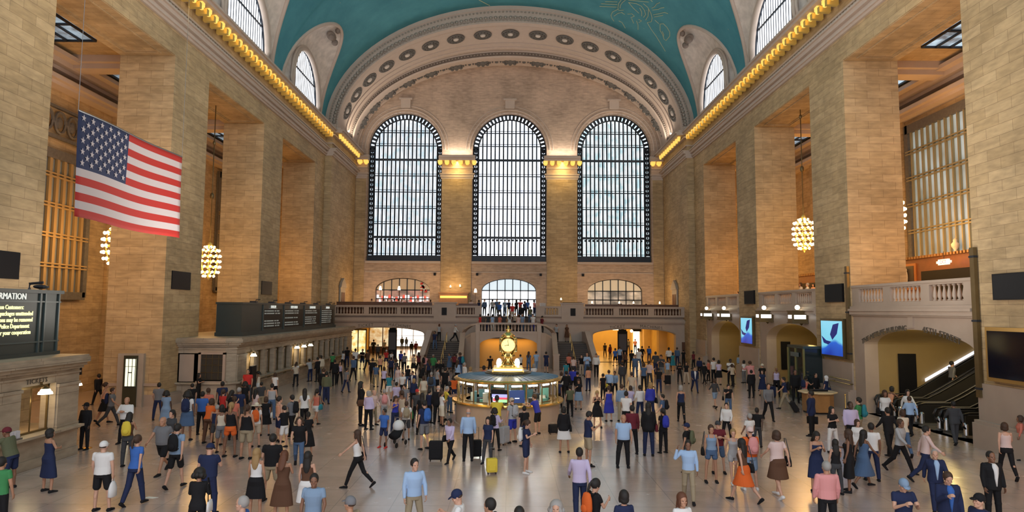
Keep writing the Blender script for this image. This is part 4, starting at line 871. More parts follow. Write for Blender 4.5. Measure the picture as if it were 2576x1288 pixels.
for r in range(13):
    v0, v1 = r/13, (r+1)/13
    for k in range(NU):
        u0, u1 = k/NU, (k+1)/NU
        if r < 7 and u1 <= cut+.001: mi = 2
        elif r < 7 and u0 < cut: mi = 2 if (u0+u1)/2 < cut else (r % 2)
        else: mi = r % 2
        for q in range(2):
            a, b = v0+(v1-v0)*q/2, v0+(v1-v0)*(q+1)/2
            st.add([fp(u0, a), fp(u1, a), fp(u1, b), fp(u0, b)], [(0, 1, 2, 3)], mi)
FR, FW, FB = mat('flag_crimson', (.30, .010, .006), .75), mat('flag_offwhite', (.38, .34, .35), .8), mat('flag_navy', (.010, .018, .06), .8)
fo = st.build('cloth', [FR, FW, FB], FLG, smooth=True); bm_ = bmesh.new(); bm_.from_mesh(fo.data); bmesh.ops.remove_doubles(bm_, verts=bm_.verts, dist=.001); bmesh.ops.recalc_face_normals(bm_, faces=bm_.faces); bm_.to_mesh(fo.data); bm_.free(); so = fo.modifiers.new('thickness', 'SOLIDIFY'); so.thickness = .01
cw = (11/NU)
sm = MB()
for row in range(9):
    n = 6 if row % 2 == 0 else 5
    for k in range(n):
        uc = cw*((k*2+1+(row % 2))/12); vc = (7/13)*((row+1)/10); c = Vector(fp(uc, vc)); pts = []
        for j in range(10):
            a = pi/2+2*pi*j/10; rr = .115 if j % 2 == 0 else .046; pts.append((c.x+.03, c.y+rr*cos(a), c.z+rr*sin(a)))
        sm.prism(pts, (.012, 0, 0))
sm.build('stars', FW, FLG)
w = MB(); w.tube([fp(0, 0), (X0, TLy, 26)], .01, 4); w.tube([fp(1, 0), (X0, TRy, 26)], .01, 4); w.tube([fp(u/10, -.004) for u in range(11)], .03, 5); w.build('hanging_rod', GREY, FLG)

# ================================================================ TICKET OFFICES
TM = stone('ticket_office_marble', (.40, .33, .25), (.34, .28, .21), (.18, .14, .10), 2.4, 1.1, .01, .5)
def office(label, y0, y1, xs=-15.25, zt=3.5, xb=-21.2, wins=(), lits=(), num=0, side=True):
    m = MB(); c = .45; X = xs
    prof = [(X, y0+c), (X, y1), (xb, y1), (xb, y0), (X-c, y0)]
    def slab(off, z0, z1):
        P = [(X+off, y0+c-off*.4), (X+off, y1), (xb, y1), (xb, y0-off), (X-c+off*.4, y0-off)]; m.prism([(x, y, z0) for x, y in P], (0, 0, z1-z0))
    slab(.10, 0, .30); slab(.04, .30, .95)
    slab(.28, .98, 1.06); slab(.16, .92, .98)
    # frieze and cornice
    slab(0, 2.62, 3.0); slab(.06, 2.86, 2.92); slab(.14, 3.02, 3.12); slab(.26, 3.12, 3.24); slab(.38, 3.24, 3.42); slab(.32, 3.42, 3.5)
    # wall pieces between the windows
    edges = [y0+c]; 
    for w0, w1 in wins: edges += [w0, w1]
    edges.append(y1)
    for a, b in zip(edges[::2], edges[1::2]):
        m.box(X, X-.5, a, b, 1.06, 2.62)
        if b-a > .3: m.box(X+.05, X, a+.06, b-.06, 1.06, 2.56); m.box(X+.09, X, a+.03, b-.03, 2.46, 2.56); m.box(X+.09, X, a+.03, b-.03, 1.06, 1.16)
    m.box(X-.5, xb, y0, y0+.02, .95, 2.62); m.prism([(X, y0+c, .95), (X-c, y0, .95), (X-c, y0+.3, .95), (X-.3, y0+c, .95)], (0, 0, 1.7)); m.box(X-c, xb, y0, y0+.4, .95, 2.65)
    m.box(X-2.2, X-2.3, y0+.5, y1, 0, 3.0)
    o = m.build('ticket_office', TM); tag(o, label, 'ticket office')
    for k, (w0, w1) in enumerate(wins):
        # bronze frame and inner dark booth
        f = MB(); f.box(X-.28, X-.22, w0, w0+.05, 1.06, 2.62); f.box(X-.28, X-.22, w1-.05, w1, 1.06, 2.62); f.box(X-.28, X-.22, w0, w1, 2.5, 2.62); f.box(X-.3, X-.2, w0, w1, 1.06, 1.12); f.box(X-.27, X-.24, (w0+w1)/2-.015, (w0+w1)/2+.015, 1.12, 2.5)
        f.build('window_frame', BRONZE, o)
        lit = k in lits
        MB().box(X-1.5, X-1.46, w0-.2, w1+.2, 1.06, 2.62).build('window_interior', mat('lit_office_wall', (.8, .55, .2), .6, emit=.35, ecol=(1, .62, .2)) if lit else mat('dark_office_interior', (.05, .042, .035), .6), o)
    return o
w1_ = [(39.2+1.62*k, 40.38+1.62*k) for k in range(15)]
OFB = office('long marble ticket office under the departures board', 37.35, 65.2, wins=w1_, lits=(0, 5, 6, 7))
w0_ = [(8.9+1.9*k, 10.1+1.9*k) for k in range(7)]+[(21.35, 22.85)]
w0_ = [(10.0, 11.2), (12.0, 13.2), (14.0, 15.2), (16.0, 17.2), (18.35, 19.85), (21.25, 22.85)]
OFA = office('near marble ticket office with warm lit windows at the left edge', 8.0, 24.05, wins=w0_, lits=(4, 5))
# the far end of the near office, facing away, is open side: corner block
tt = MB(); text_on(tt, 'TICKETS', .22, (-15.235, 21.9, 2.76), (0, 1, 0), (0, 0, 1), (1, 0, 0), depth=.02, spacing=1.2); tt.build('lettering', TXT, OFA)
# big grated window in the end wall
g = MB(); g.box(-17.0, -15.75, 37.27, 37.33, 1.2, 2.6); q = g.build('end_window', mat('dark_window_glass', (.045, .043, .038), .25), OFB)
g = MB()
for x in (-17.05, -15.7): g.box(x-.07, x+.07, 37.2, 37.34, 1.1, 2.7)
g.box(-17.12, -15.63, 37.2, 37.34, 2.6, 2.72); g.box(-17.2, -15.55, 37.12, 37.34, 1.02, 1.14); g.box(-18.2, -17.4, 37.3, 37.35, 1.1, 2.6)
g.build('window_surround', MARB, q)
g = MB(); [g.box(x-.012, x+.012, 37.24, 37.27, 1.2, 2.6) for x in (-16.7, -16.35, -16.0)]; [g.box(-17, -15.75, 37.24, 37.27, z, z+.02) for z in (1.6, 2.0, 2.35)]; g.build('window_bars', BRONZE, q)
# counter rail along the ledge
g = MB(); g.tube([(-14.85, 38.6, 1.02), (-14.85, 64.8, 1.02)], .04, 6); g.tube([(-14.85, 38.6, .86), (-14.85, 64.8, .86)], .025, 5)
for y in range(39, 65, 3): g.box(-15.0, -14.83, y-.03, y+.03, .84, 1.0)
g.build('rail', BRONZE, OFB)
def desk_lamp(y, x, z, label, big=1.0):
    t = thing('hanging_lamp', label, 'lamp', (x, y, z), 0, 'lamps over the ticket windows')
    MB().lathe(0, 0, [(.19*big, -.09), (.17*big, -.02), (.14*big, 0), (.12*big, .06), (.07*big, .09)], 16).build('lamp_shade', LAMPW, t, smooth=True)
    m = MB(); m.tube([(0, 0, .09), (0, 0, .14), (-.08, 0, .19), (-.14, 0, .2)], .02, 5); m.lathe(0, 0, [(.1*big, .08), (.06, .13), (.02, .16)], 10); m.box(-.155, -.14, -.06, .06, .15, .3); m.build('bracket', BRONZE, t)
ll = ['lit lamp at the near end window of the long ticket office', 'first lit lamp of three midway along the long ticket office', 'middle lit lamp of three midway along the long ticket office', 'last lit lamp of three midway along the long ticket office']
for k, i in enumerate((0, 5, 6, 7)): y = 39.78+1.62*i; desk_lamp(y, -15.05, 2.42, ll[k])
desk_lamp(22.05, -15.05, 2.42, 'lit white lamp over the last window of the near ticket office', 1.15); desk_lamp(19.2, -15.05, 2.42, 'lit white lamp over the leftmost visible ticket window', 1.15)
t = thing('hanging_lamp', 'lit white lamp hanging at the far corner of the near ticket office', 'lamp', (-15.95, 25.0, 2.36), 0, 'lamps over the ticket windows')
MB().lathe(0, 0, [(.2, -.09), (.18, -.02), (.14, 0), (.12, .06), (.07, .09)], 16).build('lamp_shade', LAMPW, t, smooth=True); m = MB(); m.tube([(0, 0, .09), (0, 0, .8)], .02, 5); m.box(-.12, .12, -.7, .1, .3, 1.05); m.tube([(0, -.95, .8), (0, 0, .8)], .03, 5); m.build('bracket', BLACK, t)
for y in (19.2, 22.05, 39.8, 47.9, 49.5): lamp('ticket_lamp_light', 'POINT', (-15.6, y, 2.1), 18, (1, .75, .4), .12)
# displays on near counter
t = thing('poster', 'tall white poster leaning in the leftmost ticket window', 'poster', (-15.6, 19.1, 1.07)); MB().box(0, .03, -.45, .3, 0, 1.25).build('sheet', mat('poster_paper', (.75, .72, .62), .6), t); k = MB(); [k.box(.03, .036, -.3, .1+.04*j, .2+.12*j, .24+.12*j) for j in range(5)]; k.build('print', mat('poster_print', (.35, .06, .05), .6), t)
t = thing('leaflet_rack', 'white rack of leaflets on the near ticket counter', 'rack', (-15.15, 20.9, 1.06)); MB().box(-.1, .1, -.25, .25, 0, .05).box(-.1, -.07, -.25, .25, 0, .28).build('stand', GREY, t); k = MB(); [k.box(-.06, .05, -.22+.15*j, -.1+.15*j, .05, .27) for j in range(3)]; k.build('leaflets', mat('leaflet_paper', (.6, .6, .66), .6), t)
t = thing('ticket_monitor', 'small blue monitor in the near ticket window', 'monitor', (-15.55, 21.5, 1.06)); MB().box(-.02, .02, -.14, .14, .1, .32).build('display', mat('blue_monitor', (.05, .3, .45), .3, emit=.4, ecol=(.1, .5, .7)), t); MB().box(-.05, .05, -.05, .05, 0, .1).build('foot', BLACK, t)

# ================================================================ INFORMATION BOARDS
BD = mat('board_dark_green', (.022, .034, .034), .45); BDF = mat('board_frame_green', (.045, .065, .065), .4); DISP = mat('led_yellow_text', (.9, .85, .4), .5, emit=.9, ecol=(1, .95, .5)); HDW = mat('header_white', (.8, .82, .78), .5, emit=.45, ecol=(.95, 1, .92)); SMALL = mat('small_board_text', (.35, .38, .36), .5, emit=.10, ecol=(.8, .9, .85))
t = thing('information_board', 'huge dark green information board with yellow text, left edge', 'sign', (0, 0, 0))
X = -16.0
MB().box(X-1.4, X, 14.5, 23.9, 3.505, 5.62).box(X-1.5, X+.08, 14.5, 24.0, 5.62, 5.74).box(X-1.5, X+.06, 14.5, 23.98, 3.505, 3.62).build('cabinet', BD, t)
f = MB()
for y in (22.86, 23.1, 23.8): f.box(X, X+.06, y-.03, y+.03, 3.62, 5.62)
f.box(X, X+.05, 14.5, 23.9, 5.31, 5.36); f.box(X, X+.05, 14.5, 23.9, 3.95, 4.0); f.build('mouldings', BDF, t)
def spanned(w0, w1): return w0, w1
tx = MB(); text_on(tx, 'INFORMATION', .29, (X+.03, 22.2, 5.49), (0, 1, 0), (0, 0, 1), (1, 0, 0), align='RIGHT', depth=.02, sx=.92); tx.build('header', HDW, t)
tx = MB()
for k, (s_, yr) in enumerate((('Attention Customers:', 22.12), ('Any packages unattended', 22.56), ('at stations may be removed', 22.56), ('by the Police Department', 22.42), ('Thanks for your cooperation', 22.5))):
    text_on(tx, s_, .205, (X+.02, yr, 5.14-.205*k), (0, 1, 0), (0, 0, 1), (1, 0, 0), align='RIGHT', depth=.02, sx=.84)
tx.build('lettering', DISP, t)
o = MB(); o.tube([(-16.4, 22.9, 5.74), (-16.4, 22.9, 5.95), (-16.0, 23.0, 6.0)], .05, 6); o.ball((-16.0, 22.9, 5.85), (.2, .3, .08)); o.build('camera_mount', IRON, t)
t = thing('departures_board', 'long dark green departures board on the ticket office roof', 'sign', (0, 0, 0)); X = -15.9
MB().box(X-1.5, X, 39.9, 61.2, 3.505, 5.4).box(X-1.55, X+.06, 39.85, 61.25, 5.4, 5.52).box(X-1.55, X+.1, 39.85, 61.25, 3.505, 3.72).build('cabinet', BD, t)
hd = MB(); pn = MB(); sx_ = MB(); fr = MB(); rnd = random.Random(3)
bays = [(43.4, 46.9, 'HARLEM'), (47.4, 51.6, 'NEW HAVEN'), (52.1, 56.2, 'DEPARTURES'), (56.7, 60.6, 'HUDSON')]
for y0, y1, s_ in bays:
    pn.box(X, X+.03, y0, y1, 3.85, 5.12); text_on(hd, s_, .26, (X+.04, (y0+y1)/2, 5.26), (0, 1, 0), (0, 0, 1), (1, 0, 0), depth=.02)
    hd.box(X+.01, X+.02, (y0+y1)/2-.8, (y0+y1)/2+.8, 5.15, 5.155)
    for r in range(7):
        y = y0+.15; z = 4.95-.165*r
        if r and rnd.random() < .12: continue
        for ww, gap in ((.32, .15), (1.1+rnd.random()*.4, .2), (.3, .12), (.3+.3*rnd.random(), 0)):
            if y+ww < y1: 
                q = y
                while q < y+ww: sx_.box(X+.03, X+.035, q, q+.075, z, z+.085); q += .105
            y += ww+gap
    fr.box(X, X+.06, y0-.12, y0-.04, 3.72, 5.4)
hd.build('header', HDW, t); pn.build('display', BLACK, t); sx_.build('departure_rows', SMALL, t); fr.build('mouldings', BDF, t)
o = MB(); 
for y in (42, 45.2, 48.5, 52, 55.5, 59.3): o.box(X-.3, X+.1, y-.15, y+.15, 5.52, 5.62); o.tube([(X-.2, y+.6, 5.52), (X-.2, y+.6, 5.7), (X, y+.8, 5.72)], .03, 5)
o.build('spotlights', IRON, t)

# ================================================================ INFORMATION BOOTH AND CLOCK
bx_, by_ = .02, 31.0; K = thing('information_booth', 'round marble information booth with glowing windows in the middle of the floor', 'booth', (bx_, by_, 0))
RB = 2.42
MB().lathe(0, 0, [(RB+.03, 0), (RB+.03, .12), (RB-.04, .14), (RB-.06, .98), (RB+.02, 1.0)], 72).build('counter_wall', MARB, K, smooth=False)
MB().lathe(0, 0, [(RB-.5, 1.0), (RB+.1, 1.0), (RB+.14, 1.06), (RB+.12, 1.12), (RB-.5, 1.12)], 72, caps=False).build('counter_top', BRASS, K)
MB().lathe(0, 0, [(RB-.25, 1.98), (RB+.04, 2.0), (RB+.06, 2.07), (RB-.02, 2.12), (RB-.1, 2.13)], 72, caps=False).build('roof_rim', BRASS, K)
ROOFM = mat('silvery_booth_roof', (.34, .42, .50), .3, .6)
rf = MB(); rf.lathe(0, 0, [(RB-.1, 2.12), (1.7, 2.2), (1.05, 2.24), (.01, 2.25)], 72); rb = rf.build('roof', ROOFM, K)
g = MB()
for k in range(48): a = 2*pi*k/48; g.tube([((RB-.1)*cos(a), (RB-.1)*sin(a), 2.13), (1.05*cos(a), 1.05*sin(a), 2.26)], .018, 4)
g.build('seams', mat('roof_seam_blue', (.16, .22, .30), .35, .5), rb)
N_ = 18
po = MB(); gi = MB(); li = MB(); tr = MB()
for k in range(N_):
    a = 2*pi*(k+.5)/N_; c, s_ = cos(a), sin(a)
    po = MB(); po.tube([((RB-.12)*c, (RB-.12)*s_, 1.1), ((RB-.12)*c, (RB-.12)*s_, 2.0)], .03, 6); po.build('post', mat('booth_bronze', (.30, .20, .08), .35, .8), K)
    a0, a1 = a+.05, a+2*pi/N_-.05
    am = (a0+a1)/2; P = [((RB-.2)*cos(a0+(a1-a0)*j/4), (RB-.2)*sin(a0+(a1-a0)*j/4)) for j in range(5)]
    li.tube([(x, y, 1.9) for x, y in [((RB-.24)*cos(am-.1+.05*j), (RB-.24)*sin(am-.1+.05*j)) for j in range(5)]], .045, 6)
    tr.tube([(x, y, 1.79) for x, y in P], .025, 5); tr.tube([(x, y, 1.16) for x, y in P], .025, 5); tr.tube([(x, y, 1.97) for x, y in P], .03, 5)
li.build('strip_lights', mat('booth_tube_light', (1, .97, .9), .4, emit=7, ecol=(1, .96, .88)), K, smooth=True); tr.build('window_rails', BRONZE, K)
MB().lathe(0, 0, [(.55, 0), (.55, 2.2)], 24).build('core', mat('core_green', (.06, .09, .08), .5), K)
inn = MB(); rr = random.Random(5)
for k in range(26):
    a = 2*pi*k/26+rr.random()*.1; r_ = 1.35+rr.random()*.45; w_ = .08+rr.random()*.13
    inn.box(r_*cos(a)-w_, r_*cos(a)+w_, r_*sin(a)-w_, r_*sin(a)+w_, .95, 1.18+rr.random()*.45, k % 4)
inn.lathe(0, 0, [(1.1, .9), (2.0, .9), (2.0, .95), (1.1, .95)], 40, 3)
inn.build('desk_clutter', [mat('clutter_green', (.12, .3, .22), .5), mat('clutter_cream', (.5, .48, .36), .5), mat('clutter_black', (.03, .03, .03), .5), mat('clutter_teal', (.08, .2, .2), .4)], K)
def facing(mb_fn, ang_, r_, z): pass
for i, (ang_, w_, z0, z1, lb) in enumerate(((-1.637, .33, 1.18, 1.66, 'a'), (-1.435, .24, 1.18, 1.72, 'b'))):
    pass
t = MB(); sc = MB()
def panel(mb, ang_, r_, w_, z0, z1, mi=0, th=.03):
    c, s_ = cos(ang_), sin(ang_); P = [(r_*c-w_*s_*q*-1, r_*s_+w_*c*q*-1) for q in (-1, 1)]
    a, b = (r_*c+w_*s_, r_*s_-w_*c), (r_*c-w_*s_, r_*s_+w_*c)
    mb.prism([(a[0], a[1], z0), (b[0], b[1], z0), (b[0], b[1], z1), (a[0], a[1], z1)], (-c*th, -s_*th, 0), mi)
MA = mat('screen_lilac', (.3, .3, .7), .3, emit=.9, ecol=(.42, .45, .95)); MRd = mat('screen_red', (.7, .05, .08), .3, emit=.9, ecol=(.9, .1, .15)); MGn = mat('screen_green', (.3, .7, .3), .3, emit=.9, ecol=(.4, .85, .4)); MBl = mat('screen_navy', (.02, .04, .12), .3, emit=.25, ecol=(.05, .12, .45)); MWh = mat('screen_white', (.8, .85, .95), .3, emit=.9)
A = -pi/2-.165
panel(sc, A, RB-.27, .38, 1.18, 1.74, 0, .05); q = sc.build('train_screen', BLACK, K)
sc = MB(); panel(sc, A, RB-.255, .33, 1.42, 1.55, 0); panel(sc, A+.03, RB-.25, .26, 1.34, 1.42, 1); panel(sc, A-.09, RB-.248, .1, 1.22, 1.42, 4); panel(sc, A+.06, RB-.25, .2, 1.21, 1.33, 2); panel(sc, A-.1, RB-.246, .06, 1.26, 1.38, 1); sc.build('display', [MA, MRd, MGn, MBl, MWh], q)
sc = MB(); panel(sc, -pi/2+.185, RB-.27, .33, 1.18, 1.72, 0); panel(sc, -pi/2+.185, RB-.255, .1, 1.36, 1.4, 1); sc.build('blue_screen', [MBl, MWh], K)
sc = MB(); panel(sc, -pi/2-.46, RB-.35, .1, 1.6, 1.72, 0); sc.build('small_monitor', MWh, K)
lamp('booth_light', 'POINT', (bx_, by_-1.4, 1.75), 22, (.95, 1, .92), .15); lamp('booth_light', 'POINT', (bx_-1.2, by_-.8, 1.75), 22, (.95, 1, .92), .15); lamp('booth_light', 'POINT', (bx_+1.2, by_-.8, 1.75), 22, (.95, 1, .92), .15)
CL = thing('booth_clock', 'four-faced golden clock on top of the information booth', 'clock', (bx_, by_, 2.26))
MB().lathe(0, 0, [(1.06, 0), (1.08, .05), (1.0, .09), (.98, .12), (.75, .13)], 48).build('base_ring', mat('aged_bronze_ring', (.16, .13, .07), .35, .7), CL)
m = MB(); m.box(-.72, .72, -.72, .72, .1, .16); m.box(-.66, .66, -.66, .66, .24, .3); m.build('plinth', GOLD, CL)
m = MB(); m.box(-.62, .62, -.64, .64, .16, .24); m.box(-.64, .64, -.62, .62, .16, .24); m.build('lit_band', mat('lit_onyx', (1, .9, .6), .4, emit=3, ecol=(1, .88, .6)), CL)
m = MB(); m.lathe(0, 0, [(.44, .3), (.42, .36), (.28, .42), (.2, .5), (.16, .66), (.18, .72), (.26, .76), (.22, .82)], 20)
for k in range(4): a = pi/4+k*pi/2; m.tube([(.5*cos(a), .5*sin(a), .3), (.36*cos(a), .36*sin(a), .42), (.2*cos(a), .2*sin(a), .6)], .06, 6)
m.build('pedestal', BRASS, CL, smooth=True)
for k, (x, y) in enumerate(((-.42, -.42), (.42, -.42), (-.42, .42), (.42, .42))): MB().ball((x, y, .48), (.115, .115, .16)).build('globe_light', mat('white_globe', (1, 1, .95), .4, emit=4, ecol=(1, .97, .88)), CL, smooth=True)
zc = 1.24; CH0 = len(COL.objects); m = MB(); m.ball((0, 0, zc), (.30, .30, .34), 20, 12); m.lathe(0, 0, [(.22, zc+.22), (.27, zc+.34), (.2, zc+.44), (.1, zc+.52), (.06, zc+.56), (.11, zc+.6), (.05, zc+.65), (.03, zc+.76), (.01, zc+.8)], 16)
for k in range(4): a = pi/4+k*pi/2; m.tube([(.2*cos(a), .2*sin(a), .8), (.36*cos(a), .36*sin(a), zc-.2), (.4*cos(a), .4*sin(a), zc), (.36*cos(a), .36*sin(a), zc+.22), (.22*cos(a), .22*sin(a), zc+.36)], .045, 6); m.ball((.36*cos(a), .36*sin(a), zc+.25), .06)
m.build('case', BRASS, CL, smooth=True)
m = MB(); m.lathe(0, 0, [(.28, .78), (.2, .9), (.3, .96)], 20); m.build('collar', BRASS, CL, smooth=True)
for k in range(4):
    a = -pi/2+k*pi/2; d = Vector((cos(a), sin(a), 0)); sd = Vector((-sin(a), cos(a), 0)); up = Vector((0, 0, 1)); c = d*.30+up*zc
    rg = lambda r0, off: [c+d*off+sd*r0*cos(2*pi*j/32)+up*r0*sin(2*pi*j/32) for j in range(32)]
    m = MB(); m.loft([rg(.29, -.06), rg(.29, .03), rg(.26, .045), rg(.255, .02)]); fc = m.build('dial_rim', BRASS, CL, smooth=True)
    MB().prism(rg(.255, .02), d*.012).build('dial', mat('opal_dial', (1, .9, .4), .4, emit=.95, ecol=(1, .80, .26)), fc)
    h = MB()
    def bar(ang2, r0, r1, w): 
        v = sd*cos(ang2)+up*sin(ang2); n = sd*-sin(ang2)+up*cos(ang2); h.prism([c+d*.035+v*r0-n*w, c+d*.035+v*r1-n*w, c+d*.035+v*r1+n*w, c+d*.035+v*r0+n*w], d*.004)
    bar(pi*.52, -.03, .2, .008); bar(pi*1.04, -.03, .14, .01)
    for j in range(12): bar(pi*j/6, .205, .235, .007)
    h.build('hands_and_marks', mat('clock_hands', (.12, .09, .03), .5), fc)

for o_ in list(COL.objects)[CH0:]:
    if o_.parent is CL: o_.scale = (1.2, 1.2, 1.12); o_.location.z = -.10

# ================================================================ SMALL FLOOR FURNITURE
kx, ky = hitz(2072, 1042)[:2]
t = thing('wooden_podium', 'round wooden help desk with pale top in front of the right arches', 'desk', (kx, ky+.6, 0))
MB().lathe(0, 0, [(.75, .08), (.75, .95), (.8, 1.0)], 8, a0=.4).build('body', WOOD, t); MB().lathe(0, 0, [(.92, 1.0), (.95, 1.04), (.92, 1.08), (.5, 1.08)], 8, a0=.4).build('top', mat('pale_marble_top', (.62, .48, .28), .35), t); MB().lathe(0, 0, [(.7, 0), (.7, .08)], 8, a0=.4).build('plinth', BLACK, t); MB().box(-.4, .45, -.2, .25, 1.08, 1.16).build('papers', BLACK, t)
t = thing('glass_kiosk', 'dark green glass kiosk beside the middle gate arch', 'kiosk', (17.6, 40.0, 0))
MB().box(-.5, .7, -1.2, 1.0, 0, .12).box(-.5, .7, -1.2, 1.0, 3.0, 3.15).build('frame', mat('kiosk_green', (.03, .05, .045), .4), t); k = MB()
for x, y in ((-.47, -1.17), (.67, -1.17), (-.47, .97), (.67, .97), (-.47, -.1)): k.box(x-.05, x+.05, y-.05, y+.05, .12, 3.0)
k.build('posts', mat('kiosk_olive_post', (.22, .2, .07), .4, .4), t); MB().box(-.45, .65, -1.14, .94, .12, 2.98).build('glass', mat('dark_kiosk_glass', (.015, .025, .028), .08), t); MB().box(-.53, -.5, -.6, .5, 2.5, 2.75).build('sign_panel', mat('kiosk_sign', (.08, .12, .13), .4), t)
for i, (px, py, h, col) in enumerate(((690, 1000, 1.0, 0), (218, 1128, .98, 1), (2128, 1046, 1.0, 1), (2180, 1030, 1.0, 1))):
    p = hitz(px, py); t = thing('stanchion', ['black barrier post beside the long ticket office', 'brass barrier post with hanging sign at the near ticket office', 'slim brass barrier post beside the wooden help desk', 'slim brass barrier post nearest the escalator arch jamb'][i], 'barrier post', (p.x, p.y, 0))
    MB().tube([(0, 0, .03), (0, 0, h)], .03, 8).build('post', BRASS if col else BLACK, t); MB().lathe(0, 0, [(.18, 0), (.17, .03), (.04, .05)], 16).build('base', BRASS if col else BLACK, t); MB().ball((0, 0, h+.03), .045).build('cap', BRASS if col else BLACK, t, smooth=True)
p = hitz(2180, 1030); t = thing('brass_rail', 'brass guard rail on the wall left of the escalator arch', 'rail', (0, 0, 0)); MB().tube([(18.0, 35.3, 1.55), (18.0, 37.6, 1.55)], .03, 6).tube([(18.0, 35.3, 1.35), (18.0, 37.6, 1.35)], .025, 6).build('bars', BRASS, t); MB().tube([(18.0, 35.5, 1.35), (18.25, 35.5, 1.35)], .03).tube([(18.0, 37.4, 1.35), (18.25, 37.4, 1.35)], .03).build('brackets', BRONZE, t)
t = thing('notice_stand', 'tall dark notice board standing at the end of the long ticket office', 'notice board', (-14.5, 38.3, 0)); MB().box(-.08, .08, -.35, .35, .7, 1.9).build('board', BLACK, t); MB().box(-.03, .03, -.03, .03, 0, .7).box(-.2, .2, -.25, .25, 0, .03).build('stand', IRON, t)
t = thing('paper_scrap', 'white light scrap lying on the floor at lower left', 'paper'); p = hitz(375, 1252); t.location = (p.x, p.y, 0); MB().prism([(-.2, -.05, .002), (.15, -.09, .002), (.24, .03, .002), (-.05, .09, .002)], (0, 0, .006)).build('sheet', mat('white_paper', (.8, .8, .75), .6), t)

# ================================================================ PEOPLE
# A figure faces +Y in its own frame, origin between the feet on the floor.
ARM = {'hang': (4, 7, 12, .05), 'loose': (10, 10, 28, .2), 'fwd': (28, 7, 22, .05), 'back': (-24, 8, 14, 0), 'phone': (22, 8, 98, .45), 'cross': (20, 12, 92, 1.05), 'hip': (-12, 48, 92, .75),
       'ear': (38, 38, 140, .35), 'cam': (52, 22, 122, .38), 'pull': (-30, 12, 4, 0), 'rest': (42, 12, 60, .25), 'out': (42, 26, 8, -.1), 'carry': (2, 6, 4, 0), 'bag': (18, 8, 80, .15)}
LEG = {'s': (0, 4, 0), 'e': (5, 7, 10), 'f': (25, 2, 6), 'b': (-21, 2, 24), 'f2': (15, 2, 4), 'b2': (-12, 2, 14), 'w': (1, 9, 0), 'sit': (88, 6, 88)}
POSE = {  # left arm, right arm, left leg, right leg, lean, head pitch, head turn
    'stand': ('hang', 'hang', 's', 's', 0, 0, 0), 'ease': ('loose', 'hang', 'w', 'e', 1, 3, 12), 'walk': ('back', 'fwd', 'f', 'b', 5, 2, 0), 'step': ('fwd', 'back', 'b2', 'f2', 3, 3, -8),
    'phone': ('hang', 'phone', 's', 'e', 2, 24, 0), 'both': ('phone', 'phone', 'w', 's', 2, 26, 0), 'cross': ('cross', 'cross', 'w', 'w', 0, 0, 8), 'hip': ('hang', 'hip', 'w', 'e', 0, 0, -15),
    'ear': ('hang', 'ear', 'f2', 'b2', 2, 6, -6), 'cam': ('cam', 'cam', 'w', 's', -2, -8, 0), 'pull': ('fwd', 'pull', 'f', 'b', 6, 4, 0), 'lean': ('rest', 'rest', 'e', 's', 16, 4, 0),
    'out': ('out', 'back', 'f', 'b', 4, 0, 0), 'carry': ('hang', 'carry', 's', 'w', 0, 4, 6), 'bag': ('hang', 'bag', 's', 'w', 0, 0, -20), 'sit': ('rest', 'rest', 'sit', 'sit', 4, 4, 0)}
ACT = {'stand': 'standing', 'ease': 'standing at ease', 'walk': 'striding', 'step': 'walking', 'phone': 'looking at one hand', 'both': 'looking down at both hands', 'cross': 'with arms folded', 'hip': 'with a hand on hip', 'ear': 'with hand to ear', 'cam': 'with both hands raised',
       'pull': 'pulling along', 'lean': 'leaning forward', 'out': 'striding with arm out', 'carry': 'standing', 'bag': 'holding an arm bent', 'sit': 'seated'}
